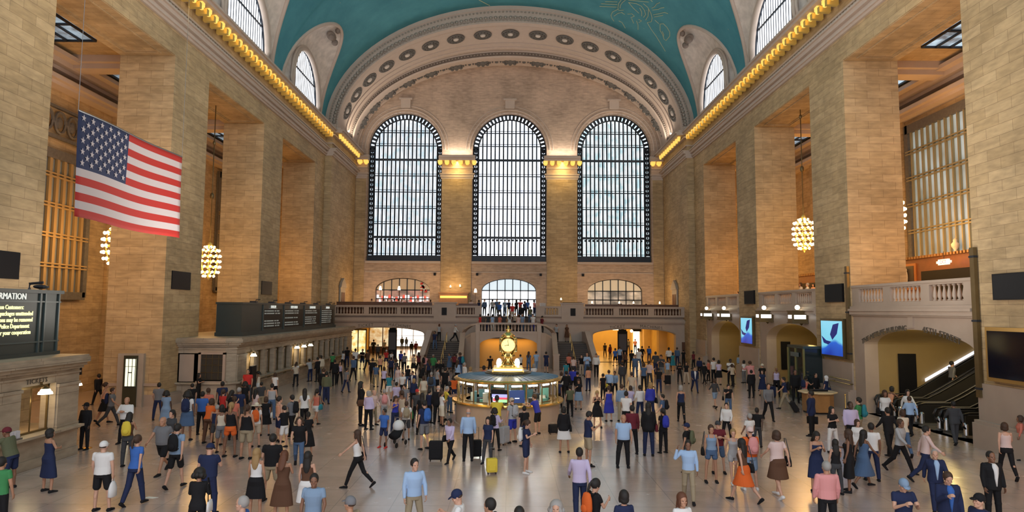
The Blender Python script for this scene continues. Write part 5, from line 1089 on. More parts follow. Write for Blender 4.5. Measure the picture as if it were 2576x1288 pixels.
def skel(pose, sex):
    la, ra, ll, rl, lean, hp, ht = POSE[pose]; f = sex == 'f'
    S = dict(sh=.165 if f else .195, hip=.09, ua=.27 if f else .29, fa=.235 if f else .26, th=.43, shn=.42, torso=.50)
    J = {}; ln = R(lean)
    def tor(h, fw=0, x=0): return Vector((x, h*sin(ln)+fw*cos(ln), h*cos(ln)-fw*sin(ln)))
    J['pel'] = Vector((0, 0, 0)); J['hipc'] = Vector((0, 0, -.03))
    for s, a, l in ((-1, la, ll), (1, ra, rl)):
        k = 'L' if s < 0 else 'R'; fl, ab, el, inw = ARM[a]; p = tor(.475, -.01, s*S['sh'])
        d = Vector((s*sin(R(ab)), sin(R(fl))*cos(R(ab)), -cos(R(fl))*cos(R(ab))))
        e = p+d*S['ua']; g = R(fl+el); d2 = Vector((-s*sin(R(min(el, 90)))*inw+s*sin(R(ab))*.3*(1-abs(inw)), sin(g), -cos(g))).normalized()
        w = e+d2*S['fa']; J['sh'+k], J['el'+k], J['wr'+k], J['hd'+k] = p, e, w, d2; J['wa'+k] = d
        fl, ab, kn = LEG[l]; h = Vector((s*S['hip'], 0, -.04)); d = Vector((s*sin(R(ab)), sin(R(fl))*cos(R(ab)), -cos(R(fl))*cos(R(ab)))); kne = h+d*S['th']
        g = R(fl-kn); d2 = Vector((s*sin(R(ab))*.5, sin(g), -cos(g))); an = kne+d2*S['shn']; J['hp'+k], J['kn'+k], J['an'+k] = h, kne, an
        J['ft'+k] = R(0 if d2.y > -.15 else min(40, (-d2.y)*75))
    low = min(J['anL'].z-(.075+.10*sin(J['ftL'])), J['anR'].z-(.075+.10*sin(J['ftR'])))
    off = Vector((0, 0, -low))
    for k, v in J.items():
        if isinstance(v, Vector) and not k.startswith(('hd', 'wa')): J[k] = v+off
    J['T'] = lambda h, fw=0, x=0: tor(h, fw, x)+off
    nb = J['T'](.53, -.005); J['neck'] = nb
    J['head'] = Matrix.Translation(J['T'](.585, .0)) @ Matrix.Rotation(R(ht), 4, 'Z') @ Matrix.Rotation(-R(hp)-ln*.4, 4, 'X')
    return J
def ring(c, rx, ry, ax, ay, n=14): return [c+ax*rx*cos(2*pi*k/n)+ay*ry*sin(2*pi*k/n) for k in range(n)]
def seg(m, a, b, ra, rb, n=9):
    t = (b-a).normalized(); x = t.cross(Vector((0, 1, 0)))
    if x.length < .1: x = t.cross(Vector((1, 0, 0)))
    x.normalize(); y = t.cross(x)
    m.loft([ring(a-t*ra*.6, ra*.6, ra*.6, x, y, n), ring(a, ra, ra, x, y, n), ring(a.lerp(b, .35), ra*.62+rb*.42, ra*.62+rb*.42, x, y, n), ring(b, rb, rb, x, y, n), ring(b+t*rb*.6, rb*.6, rb*.6, x, y, n)])
def torso(m, J, f, o=0, z0=-.12, z1=.5, belly=0, sh=1.0):
    o += .006
    if f: prof = [(-.12, .155, .105, -.01), (-.04, .172, .115, -.012), (.05, .150, .10, 0), (.14, .122, .088, .005), (.24, .135, .096, .012), (.33, .150, .118, .02), (.40, .155, .10, .005), (.455, .150, .08, -.01), (.50, .09, .062, -.01), (.53, .052, .055, -.01)]
    else: prof = [(-.12, .155, .105, 0), (-.04, .165, .115, 0), (.05, .155, .108, .005), (.15, .148, .10, .008), (.26, .165, .112, .012), (.36, .182, .118, .012), (.42, .188, .105, 0), (.465, .170, .085, -.01), (.505, .10, .066, -.01), (.53, .058, .058, -.01)]
    T = J['T']; X = Vector((1, 0, 0)); Y = (T(0, 1)-T(0)).normalized(); rs = []
    for h, rx, ry, fw in prof:
        if h < z0-.001 or h > z1+.001: continue
        b = belly*max(0, 1-abs(h-.1)/.25); rs.append(ring(T(h, fw+b*.5), (rx+o+b*.5)*(sh if h > .3 else 1), ry+o+b*.6, X, Y, 18))
    m.loft(rs)
def hand(m, J, k, s, hi):
    w, d = J['wr'+k], J['hd'+k]; x = Vector((s, 0, 0)); pn = (x-d*x.dot(d)).normalized(); a = d.cross(pn).normalized()
    if a.y < 0: a = -a                      # a: across the palm towards the thumb, pn: out of the back of the hand
    c = w+d*.045; m.loft([ring(w+d*t, rx, ry, a, pn, 10) for t, rx, ry in ((-.02, .022, .019), (.01, .028, .017), (.05, .039, .015), (.085, .040, .013), (.097, .034, .009))])
    for j, (off, L) in enumerate(((.030, .070), (.010, .078), (-.010, .072), (-.029, .056))):
        p0 = w+d*.09+a*off; p1 = p0+(d*.86-pn*.5).normalized()*L*.5; p2 = p1+(d*.45-pn*.9).normalized()*L*.5
        seg(m, p0, p1, .0088, .0082, 6); seg(m, p1, p2, .0082, .007, 6)
    t0 = w+d*.025+a*.028; t1 = t0+(a*.75+d*.7-pn*.2).normalized()*.038; t2 = t1+(d*.9-pn*.35+a*.1).normalized()*.032
    seg(m, t0, t1, .012, .0105, 6); seg(m, t1, t2, .010, .008, 6)
def head(m, J, f):
    H = J['head']; q = MB(); k = 1.02 if f else 1.06
    q.loft([[(rx*cos(2*pi*i/20), cy+ry*sin(2*pi*i/20), z) for i in range(20)] for z, rx, ry, cy in
            ((-.052, .018, .02, .062), (-.045, .036, .042, .048), (-.02, .052, .068, .028), (.02, .063, .083, .012), (.06, .070, .092, .004), (.10, .074, .097, 0), (.135, .070, .092, -.004), (.165, .054, .073, -.008), (.182, .03, .042, -.008), (.188, .01, .014, -.008))])
    q.ball((0, .102, .035), (.011, .017, .011), 8, 6); q.ball((0, .096, .052), (.008, .012, .02), 8, 6)        # nose
    q.ball((0, .093, -.001), (.024, .010, .007), 8, 6); q.ball((0, .088, -.033), (.02, .014, .014), 8, 6)      # lips, chin
    for s in (-1, 1): q.ball((s*.028, .088, .083), (.02, .01, .007), 8, 6); q.ball((s*.075, -.002, .05), (.008, .018, .03), 8, 6); q.ball((s*.045, .066, .032), (.02, .02, .018), 8, 6)
    m.add([H@(Vector(v)*k) for v in q.v], q.f)
    seg(m, J['neck']-Vector((0, 0, .05)), H@Vector((0, -.005, .0)), .058 if not f else .046, .052 if not f else .043, 12)
def foot(m, J, k, o=0, sole=False):
    a = J['an'+k]; t = J['ft'+k]; d = Vector((0, cos(t), -sin(t))); u = Vector((0, sin(t), cos(t))); X = Vector((1, 0, 0))
    b = a-u*.045
    m.loft([ring(b+d*y+u*z, rx+o, rz+o, X, u, 12) for y, z, rx, rz in ((-.065, 0, .018, .02), (-.055, 0, .034, .034), (-.01, .01, .038, .048), (.06, -.002, .042, .034), (.12, -.012, .046, .024), (.165, -.017, .040, .017), (.19, -.019, .02, .01))])
def remesh(mb, name, vox, smooth=2):
    me = bpy.data.meshes.new(name); me.from_pydata(mb.v, [], mb.f); bm = bmesh.new(); bm.from_mesh(me); bmesh.ops.recalc_face_normals(bm, faces=bm.faces); bm.to_mesh(me); bm.free()
    o = bpy.data.objects.new(name, me); COL.objects.link(o); r = o.modifiers.new('r', 'REMESH'); r.mode = 'VOXEL'; r.voxel_size = vox
    if smooth: q = o.modifiers.new('s', 'SMOOTH'); q.factor = .5; q.iterations = smooth
    bpy.context.view_layer.update(); dg = bpy.context.evaluated_depsgraph_get(); out = bpy.data.meshes.new_from_object(o.evaluated_get(dg)); out.name = name
    out.polygons.foreach_set('use_smooth', [True]*len(out.polygons)); out.materials.clear(); out.materials.append(None)
    bpy.data.objects.remove(o); bpy.data.meshes.remove(me); return out
SK = {}; CACHE = {}
def sk(pose, sex):
    if (pose, sex) not in SK: SK[pose, sex] = skel(pose, sex)
    return SK[pose, sex]
def body_mesh(pose, sex, hi):
    J = sk(pose, sex); f = sex == 'f'; m = MB(); torso(m, J, f, -.012); head(m, J, f)
    for s, k in ((-1, 'L'), (1, 'R')):
        seg(m, J['sh'+k]-Vector((s*.02, 0, .01)), J['el'+k], .050 if not f else .041, .038 if not f else .032); seg(m, J['el'+k], J['wr'+k], .039 if not f else .033, .024 if not f else .021); hand(m, J, k, s, hi)
        seg(m, J['hp'+k], J['kn'+k], .076, .046); seg(m, J['kn'+k], J['an'+k], .047, .033); c = J['kn'+k].lerp(J['an'+k], .3)-Vector((0, .01, 0)); m.ball(c, (.045, .047, .09), 8, 6)
        foot(m, J, k, -.004)
    return remesh(m, 'body', .0075 if hi else .014, 1)
def top_mesh(kind, pose, sex, hi, fat):
    J = sk(pose, sex); f = sex == 'f'; m = MB(); o = .014; b = .05*fat
    if kind in ('tee', 'long'): torso(m, J, f, o, -.09, .505, b, 1.03)
    elif kind == 'tank': torso(m, J, f, o*.7, -.07, .42, b, .97)
    elif kind == 'coat': torso(m, J, f, o+.02, -.12, .505, b, 1.06)
    elif kind in ('dress', 'slip'): torso(m, J, f, o, -.12, .44 if kind == 'slip' else .5, b)
    for s, k in ((-1, 'L'), (1, 'R')):
        sh, e, w = J['sh'+k]-Vector((s*.02, 0, .008)), J['el'+k], J['wr'+k]; r = .062 if not f else .053
        if kind in ('tee', 'dress'): seg(m, sh, sh.lerp(e, .52), r, r*.92)
        if kind in ('long', 'coat'): q = .008 if kind == 'coat' else 0; seg(m, sh, e, r+q, .052+q); m.ball(e, .054+q, 10, 8); seg(m, e, e.lerp(w, .93), .052+q, .038+q)
        if kind == 'tank' : 
            for y in (.07, -.07): seg(m, J['T'](.41, y, s*.085), J['T'](.485, y*.3, s*.085), .02, .018, 6)
        if kind == 'coat': seg(m, J['hp'+k]+Vector((0, 0, .06)), J['hp'+k].lerp(J['kn'+k], .28), .10, .10)
    if kind == 'coat': torso(m, J, f, o+.025, -.12, .15, b)
    if kind in ('dress', 'slip'): skirt_part(m, J, .02, .62)
    return remesh(m, kind, .011 if hi else .02, 3)
def skirt_part(m, J, o, ln, flare=1.0):
    hc = (J['hpL']+J['hpR'])/2; rs = [ring(hc+Vector((0, -.004, .15)), .122, .082, Vector((1, 0, 0)), Vector((0, 1, 0)), 20), ring(hc+Vector((0, -.006, .10)), .172, .124, Vector((1, 0, 0)), Vector((0, 1, 0)), 20), ring(hc+Vector((0, -.010, .02)), .203, .150, Vector((1, 0, 0)), Vector((0, 1, 0)), 20)]
    for t in (.25, .6, 1.0):
        pl = J['hpL'].lerp(J['knL'], t*ln/.5) if t*ln < .5 else J['knL'].lerp(J['anL'], (t*ln-.5)/.5); pr = J['hpR'].lerp(J['knR'], t*ln/.5) if t*ln < .5 else J['knR'].lerp(J['anR'], (t*ln-.5)/.5)
        c = (pl+pr)/2; z = hc.z-.82*t*ln; c.z = z; rs.append(ring(c, abs(pl.x-pr.x)/2+.122+.03*t*flare, abs(pl.y-pr.y)/2+.115+.035*t*flare, Vector((1, 0, 0)), Vector((0, 1, 0)), 20))
    m.loft(rs)
def bot_mesh(kind, pose, sex, hi, fat):
    J = sk(pose, sex); f = sex == 'f'; m = MB(); o = .012
    if kind == 'skirt': skirt_part(m, J, .02, .5); return remesh(m, kind, .012 if hi else .02, 2)
    if kind == 'long skirt': skirt_part(m, J, .02, .85); return remesh(m, kind, .012 if hi else .02, 2)
    torso(m, J, f, o-.002, -.12, .06, .04*fat)
    for k in 'LR':
        h, n, a = J['hp'+k], J['kn'+k], J['an'+k]
        if kind == 'trousers': seg(m, h, n, .096, .072); m.ball(n, (.078, .082, .09), 12, 8); seg(m, n, n.lerp(a, .97), .074, .056)
        elif kind == 'leggings': seg(m, h, n, .091, .064); m.ball(n, (.066, .07, .07), 12, 8); seg(m, n, n.lerp(a, .93), .068, .048)
        elif kind == 'shorts': seg(m, h, h.lerp(n, .80), .096, .088)
        elif kind == 'hotpants': seg(m, h, h.lerp(n, .42), .092, .094)
    return remesh(m, kind, .011 if hi else .02, 2)
def simple(mb, name):
    me = bpy.data.meshes.new(name); me.from_pydata(mb.v, [], mb.f); me.materials.append(None)
    bm = bmesh.new(); bm.from_mesh(me); bmesh.ops.recalc_face_normals(bm, faces=bm.faces); bm.to_mesh(me); bm.free()
    me.polygons.foreach_set('use_smooth', [True]*len(me.polygons)); return me
def shoe_mesh(pose, sex, k):
    m = MB(); foot(m, sk(pose, sex), k, .006); return simple(m, 'shoe')
def hair_mesh(kind, pose, sex, hi):
    J = sk(pose, sex); H = J['head']; q = MB()
    cap = lambda o=0., cut=.06: q.ball((0, -.018, .098), (.090+o, .108+o, .112+o), 18, 12)
    if kind == 'short': cap(0); q.ball((0, -.055, .055), (.072, .055, .06), 12, 8)
    elif kind == 'crop': q.ball((0, -.02, .098), (.087, .104, .108), 18, 12); q.ball((0, -.055, .06), (.068, .05, .05), 12, 8)
    elif kind == 'bald': q.ball((0, -.045, .06), (.079, .062, .035), 14, 8)
    elif kind == 'long': cap(.006); q.loft([[(rx*cos(2*pi*i/14), cy+ry*sin(2*pi*i/14), z) for i in range(14)] for z, rx, ry, cy in ((.12, .07, .06, -.05), (.04, .088, .062, -.055), (-.06, .095, .055, -.07), (-.16, .09, .045, -.085), (-.25, .065, .03, -.09), (-.30, .03, .015, -.09))]); [q.ball((s*.074, .012, .03), (.022, .045, .085), 10, 8) for s in (-1, 1)]
    elif kind == 'bob': cap(.006); q.ball((0, -.035, .03), (.094, .08, .09), 14, 10); [q.ball((s*.076, .015, .03), (.022, .045, .07), 10, 8) for s in (-1, 1)]
    elif kind == 'curly': q.ball((0, -.035, .09), (.125, .125, .125), 16, 12); [q.ball((.11*cos(a), -.04+.10*sin(a), .02), (.055, .055, .06), 8, 6) for a in (0, .9, 2.2, 3.14, 3.9, 4.7, 5.5)]
    elif kind == 'tail': cap(.002); q.ball((0, -.125, .10), (.03, .035, .035), 10, 8); q.loft([[(r_*cos(2*pi*i/8), y+r_*sin(2*pi*i/8), z) for i in range(8)] for z, r_, y in ((.11, .02, -.13), (.04, .03, -.155), (-.06, .028, -.15), (-.13, .01, -.14))])
    elif kind == 'cap':
        q.ball((0, -.01, .105), (.087, .106, .098), 18, 12); q.loft([[(x, y+.075, z+.105) for x, y, z in ((-.07, 0, 0), (-.055, .07, -.012), (0, .095, -.016), (.055, .07, -.012), (.07, 0, 0), (0, -.02, 0))], [(x, y+.075, z+.117) for x, y, z in ((-.07, 0, 0), (-.055, .07, -.012), (0, .095, -.016), (.055, .07, -.012), (.07, 0, 0), (0, -.02, 0))]])
    elif kind == 'sunhat': q.ball((0, -.01, .12), (.088, .106, .09), 18, 12); q.lathe(0, -.01, [(.20, .085), (.18, .10), (.09, .115), (.09, .10)], 20)
    elif kind == 'scarf': cap(.012); q.ball((0, -.03, .04), (.095, .09, .11), 14, 10); q.ball((0, -.03, -.05), (.10, .09, .07), 12, 8)
    q2 = MB(); q2.add([H@(Vector(v)*1.055) for v in q.v], q.f)
    if kind in ('cap', 'sunhat'): return simple(q2, kind)
    # keep the face clear
    r = remesh(q2, 'hair', .010 if hi else .016, 2)
    if kind != 'bald':
        Hi = H.inverted()
        for v in r.vertices:
            p = Hi@v.co
            p = p/1.055; lim = .052 if p.z < .105 else .052+(p.z-.105)*1.0
            if p.y > lim and p.z < .15 and abs(p.x) < .2: p.y = lim+(p.y-lim)*.0; v.co = H@(p*1.055)
    return r
def eyes_mesh(pose, sex, s):
    H = sk(pose, sex)['head']; q = MB(); k = 1.02 if sex == 'f' else 1.06
    q.ball((s*.029, .0875, .068), (.0125, .0065, .0065), 8, 6)
    r = MB(); r.add([H@(Vector(v)*k) for v in q.v], q.f); return simple(r, 'eye')
def get(key, fn):
    if key not in CACHE: CACHE[key] = fn()
    return CACHE[key]
CLR = dict(black=(.012, .012, .014), white=(.66, .66, .66), navy=(.018, .026, .07), grey=(.16, .165, .18), darkgrey=(.05, .052, .058), lightgrey=(.36, .37, .39), blue=(.045, .13, .42), lightblue=(.32, .46, .68), red=(.50, .035, .03), orange=(.62, .12, .025), yellow=(.65, .50, .06),
           green=(.05, .22, .08), olive=(.11, .12, .07), khaki=(.30, .25, .17), beige=(.48, .40, .31), brown=(.10, .05, .03), maroon=(.13, .02, .03), pink=(.62, .27, .27), palepink=(.60, .46, .44), lavender=(.50, .44, .64), teal=(.03, .20, .26), denim=(.07, .12, .22), paledenim=(.20, .29, .42), peach=(.60, .30, .19), cream=(.58, .52, .42), royal=(.035, .045, .36), coral=(.55, .17, .12))
CWORD = dict(darkgrey='dark grey', lightgrey='light grey', lightblue='light blue', palepink='pale pink', royal='royal blue', denim='denim', paledenim='pale denim')
def cm(c): return mat('cloth_'+c, CLR[c], .85, spec=.2, bump=.55, bscale=9)
HAIRC = dict(k=('hair_black', (.010, .008, .007)), b=('hair_brown', (.045, .022, .012)), y=('hair_blonde', (.30, .19, .08)), g=('hair_grey', (.28, .27, .26)), r=('hair_auburn', (.10, .035, .015)))
SKINS = [mat('skin_light', (.52, .30, .21), .55), mat('skin_tan', (.40, .21, .13), .55), mat('skin_brown', (.20, .095, .055), .55), mat('skin_dark', (.075, .038, .025), .5)]
EYEM = mat('eye_dark', (.03, .025, .025), .3)
TOPW = dict(tee='t-shirt', long='long-sleeved shirt', tank='sleeveless top', coat='jacket', dress='dress', slip='sleeveless dress')
BAGS = []; PEOPLE = []
def person(x, y, z, rz, h, row):
    pose, sex, hair, top, bot = row['pose'], row['sex'], row['hair'], row['top'], row['bot']
    dist = sqrt(x*x+y*y); hi = dist < 27; H0 = 1.745 if sex == 'm' else 1.70; k = h/H0; fat = row.get('fat', 0)
    t = bpy.data.objects.new('person', None); COL.objects.link(t); t.location = (x, y, z); t.rotation_euler = (0, 0, R(rz)); t.scale = (k*(1+.10*fat), k*(1+.10*fat), k); t.empty_display_size = .2
    def add(name, me, m, lab=None):
        o = bpy.data.objects.new(name, me); COL.objects.link(o); o.parent = t; o.material_slots[0].link = 'OBJECT'; o.material_slots[0].material = m
        if lab: o['label'] = lab
        return o
    add('body', get(('b', pose, sex, hi), lambda: body_mesh(pose, sex, hi)), SKINS[row['skin']])
    if hi:
        for q_ in (-1, 1): add('eye', get(('e', pose, sex, q_), lambda: eyes_mesh(pose, sex, q_)), EYEM)
    hk, hc = hair
    if hk in ('cap', 'sunhat', 'scarf'):
        if hk == 'scarf': add('headscarf', get(('h', hk, pose, sex, hi), lambda: hair_mesh(hk, pose, sex, hi)), cm(hc))
        else: add('hat', get(('h', hk, pose, sex, hi), lambda: hair_mesh(hk, pose, sex, hi)), cm(hc)); add('hair', get(('h', 'bald', pose, sex, hi), lambda: hair_mesh('bald', pose, sex, hi)), mat(*HAIRC['b'], .7))
    else: add('hair', get(('h', hk, pose, sex, hi), lambda: hair_mesh(hk, pose, sex, hi)), mat(*HAIRC[hc], .7))
    tk, tc = top; fk = 1 if fat else 0
    nm = {'coat': 'jacket', 'dress': 'dress', 'slip': 'dress'}.get(tk, 'shirt')
    add(nm, get(('t', tk, pose, sex, hi, fk), lambda: top_mesh(tk, pose, sex, hi, fk)), cm(tc))
    if tk not in ('dress', 'slip'):
        bk, bc = bot; add({'skirt': 'skirt', 'long skirt': 'skirt', 'shorts': 'shorts', 'hotpants': 'shorts'}.get(bk, 'trousers'), get(('p', bk, pose, sex, hi, fk), lambda: bot_mesh(bk, pose, sex, hi, fk)), cm(bc))
    if tk == 'coat' and row.get('shirt'):
        J = sk(pose, sex); 
        def sf():
            m = MB(); T = J['T']; m.loft([[T(h_, .0, -w), T(h_, .0, w), T(h_, d_, w*.9), T(h_, d_+.012, 0), T(h_, d_, -w*.9)] for h_, w, d_ in ((-.02, .012, .172), (.12, .03, .172), (.3, .055, .182), (.42, .075, .160), (.47, .06, .135), (.51, .04, .10))]); return simple(m, 'shirt')
        add('shirt', get(('sf', pose, sex), sf), cm(row['shirt']))
    for K_ in 'LR': add('shoe', get(('s', pose, sex, K_), lambda: shoe_mesh(pose, sex, K_)), cm(row['shoe']))
    t['category'] = 'person'; PEOPLE.append((t, row)); t_ = Matrix.Translation((x, y, z))@Matrix.Rotation(R(rz), 4, 'Z')@Matrix.Diagonal((t.scale[0], t.scale[1], t.scale[2], 1))
    if row.get('bag'): BAGS.append((row['bag'], t, t_, sk(pose, sex), row, k, rz))
    return t
BAGM = {}
def bag_mesh(kind):
    if kind in BAGM: return BAGM[kind]
    m = MB(); out = []
    if kind == 'backpack':
        m.loft([ring(Vector((0, -.02, z)), rx, ry, Vector((1, 0, 0)), Vector((0, 1, 0)), 14) for z, rx, ry in ((-.24, .06, .04), (-.22, .13, .075), (-.1, .15, .095), (.08, .145, .085), (.2, .10, .06), (.23, .04, .03))]); m.ball((0, -.10, -.1), (.10, .05, .09), 10, 8)
        s = MB(); [s.tube([(x, .04, .18), (x, .13, .22), (x, .24, .12), (x, .26, -.02), (x*1.1, .16, -.16), (x, .04, -.2)], .016, 5) for x in (-.10, .10)]; out = [('pack', simple(m, 'pack')), ('straps', simple(s, 'straps'))]
    elif kind in ('shoulder', 'purse'):
        m.loft([ring(Vector((0, 0, z)), rx, ry, Vector((1, 0, 0)), Vector((0, 1, 0)), 12) for z, rx, ry in ((-.15, .04, .10), (-.14, .055, .155), (0, .05, .15), (.09, .03, .12), (.10, .01, .08))])
        s = MB(); s.tube([(0, -.11, .08), (-.02, -.07, .3), (-.06, -.02, .58), (-.06, .04, .58), (-.02, .08, .3), (0, .11, .08)], .012, 5); out = [('bag', simple(m, 'bag')), ('strap', simple(s, 'strap'))]
    elif kind in ('tote', 'plastic'):
        m.loft([ring(Vector((0, 0, z)), rx, ry, Vector((1, 0, 0)), Vector((0, 1, 0)), 12) for z, rx, ry in ((-.46, .05, .10), (-.44, .085, .15), (-.25, .08, .15), (-.12, .05, .10), (-.06, .02, .05))])
        s = MB(); s.tube([(0, -.06, -.1), (0, -.03, 0), (0, 0, .015), (0, .03, 0), (0, .06, -.1)], .009, 5); out = [('bag', simple(m, 'bag')), ('handle', simple(s, 'handle'))]
    elif kind == 'briefcase':
        m.box(-.05, .05, -.2, .2, -.36, -.08); s = MB(); s.tube([(0, -.06, -.08), (0, -.05, -.01), (0, .05, -.01), (0, .06, -.08)], .012, 5); out = [('bag', simple(m, 'bag')), ('handle', simple(s, 'handle'))]; 
    BAGM[kind] = out; return out
def suitcase(x, y, rz, col, label, tilt=0, w=.4, h=.6, handle=.42, cat='suitcase'):
    t = thing('suitcase', label, cat, (x, y, .0)); t.rotation_euler = (R(tilt), 0, R(rz))
    m = MB(); m.box(-w/2, w/2, -.12, .12, .06, .06+h); o = m.build('shell', cm(col), t, bevel=.035)
    m = MB(); m.box(-w/2+.06, w/2-.06, -.145, -.12, .12, .06+h*.55); m.build('front_pocket', cm(col), t, bevel=.012)
    for sx in (-1, 1):
        for sy in (-1, 1): m = MB(); m.lathe(0, 0, [(.028, -.012), (.028, .012)], 10); q = m.build('wheel', BLACK, t); q.location = (sx*(w/2-.05), sy*.08, .03); q.rotation_euler = (0, R(90), 0)
    m = MB(); m.tube([(-.09, .1, .06+h), (-.09, .1, .06+h+handle), (.09, .1, .06+h+handle), (.09, .1, .06+h)], .011, 6); m.build('handle', GREY, t); return t

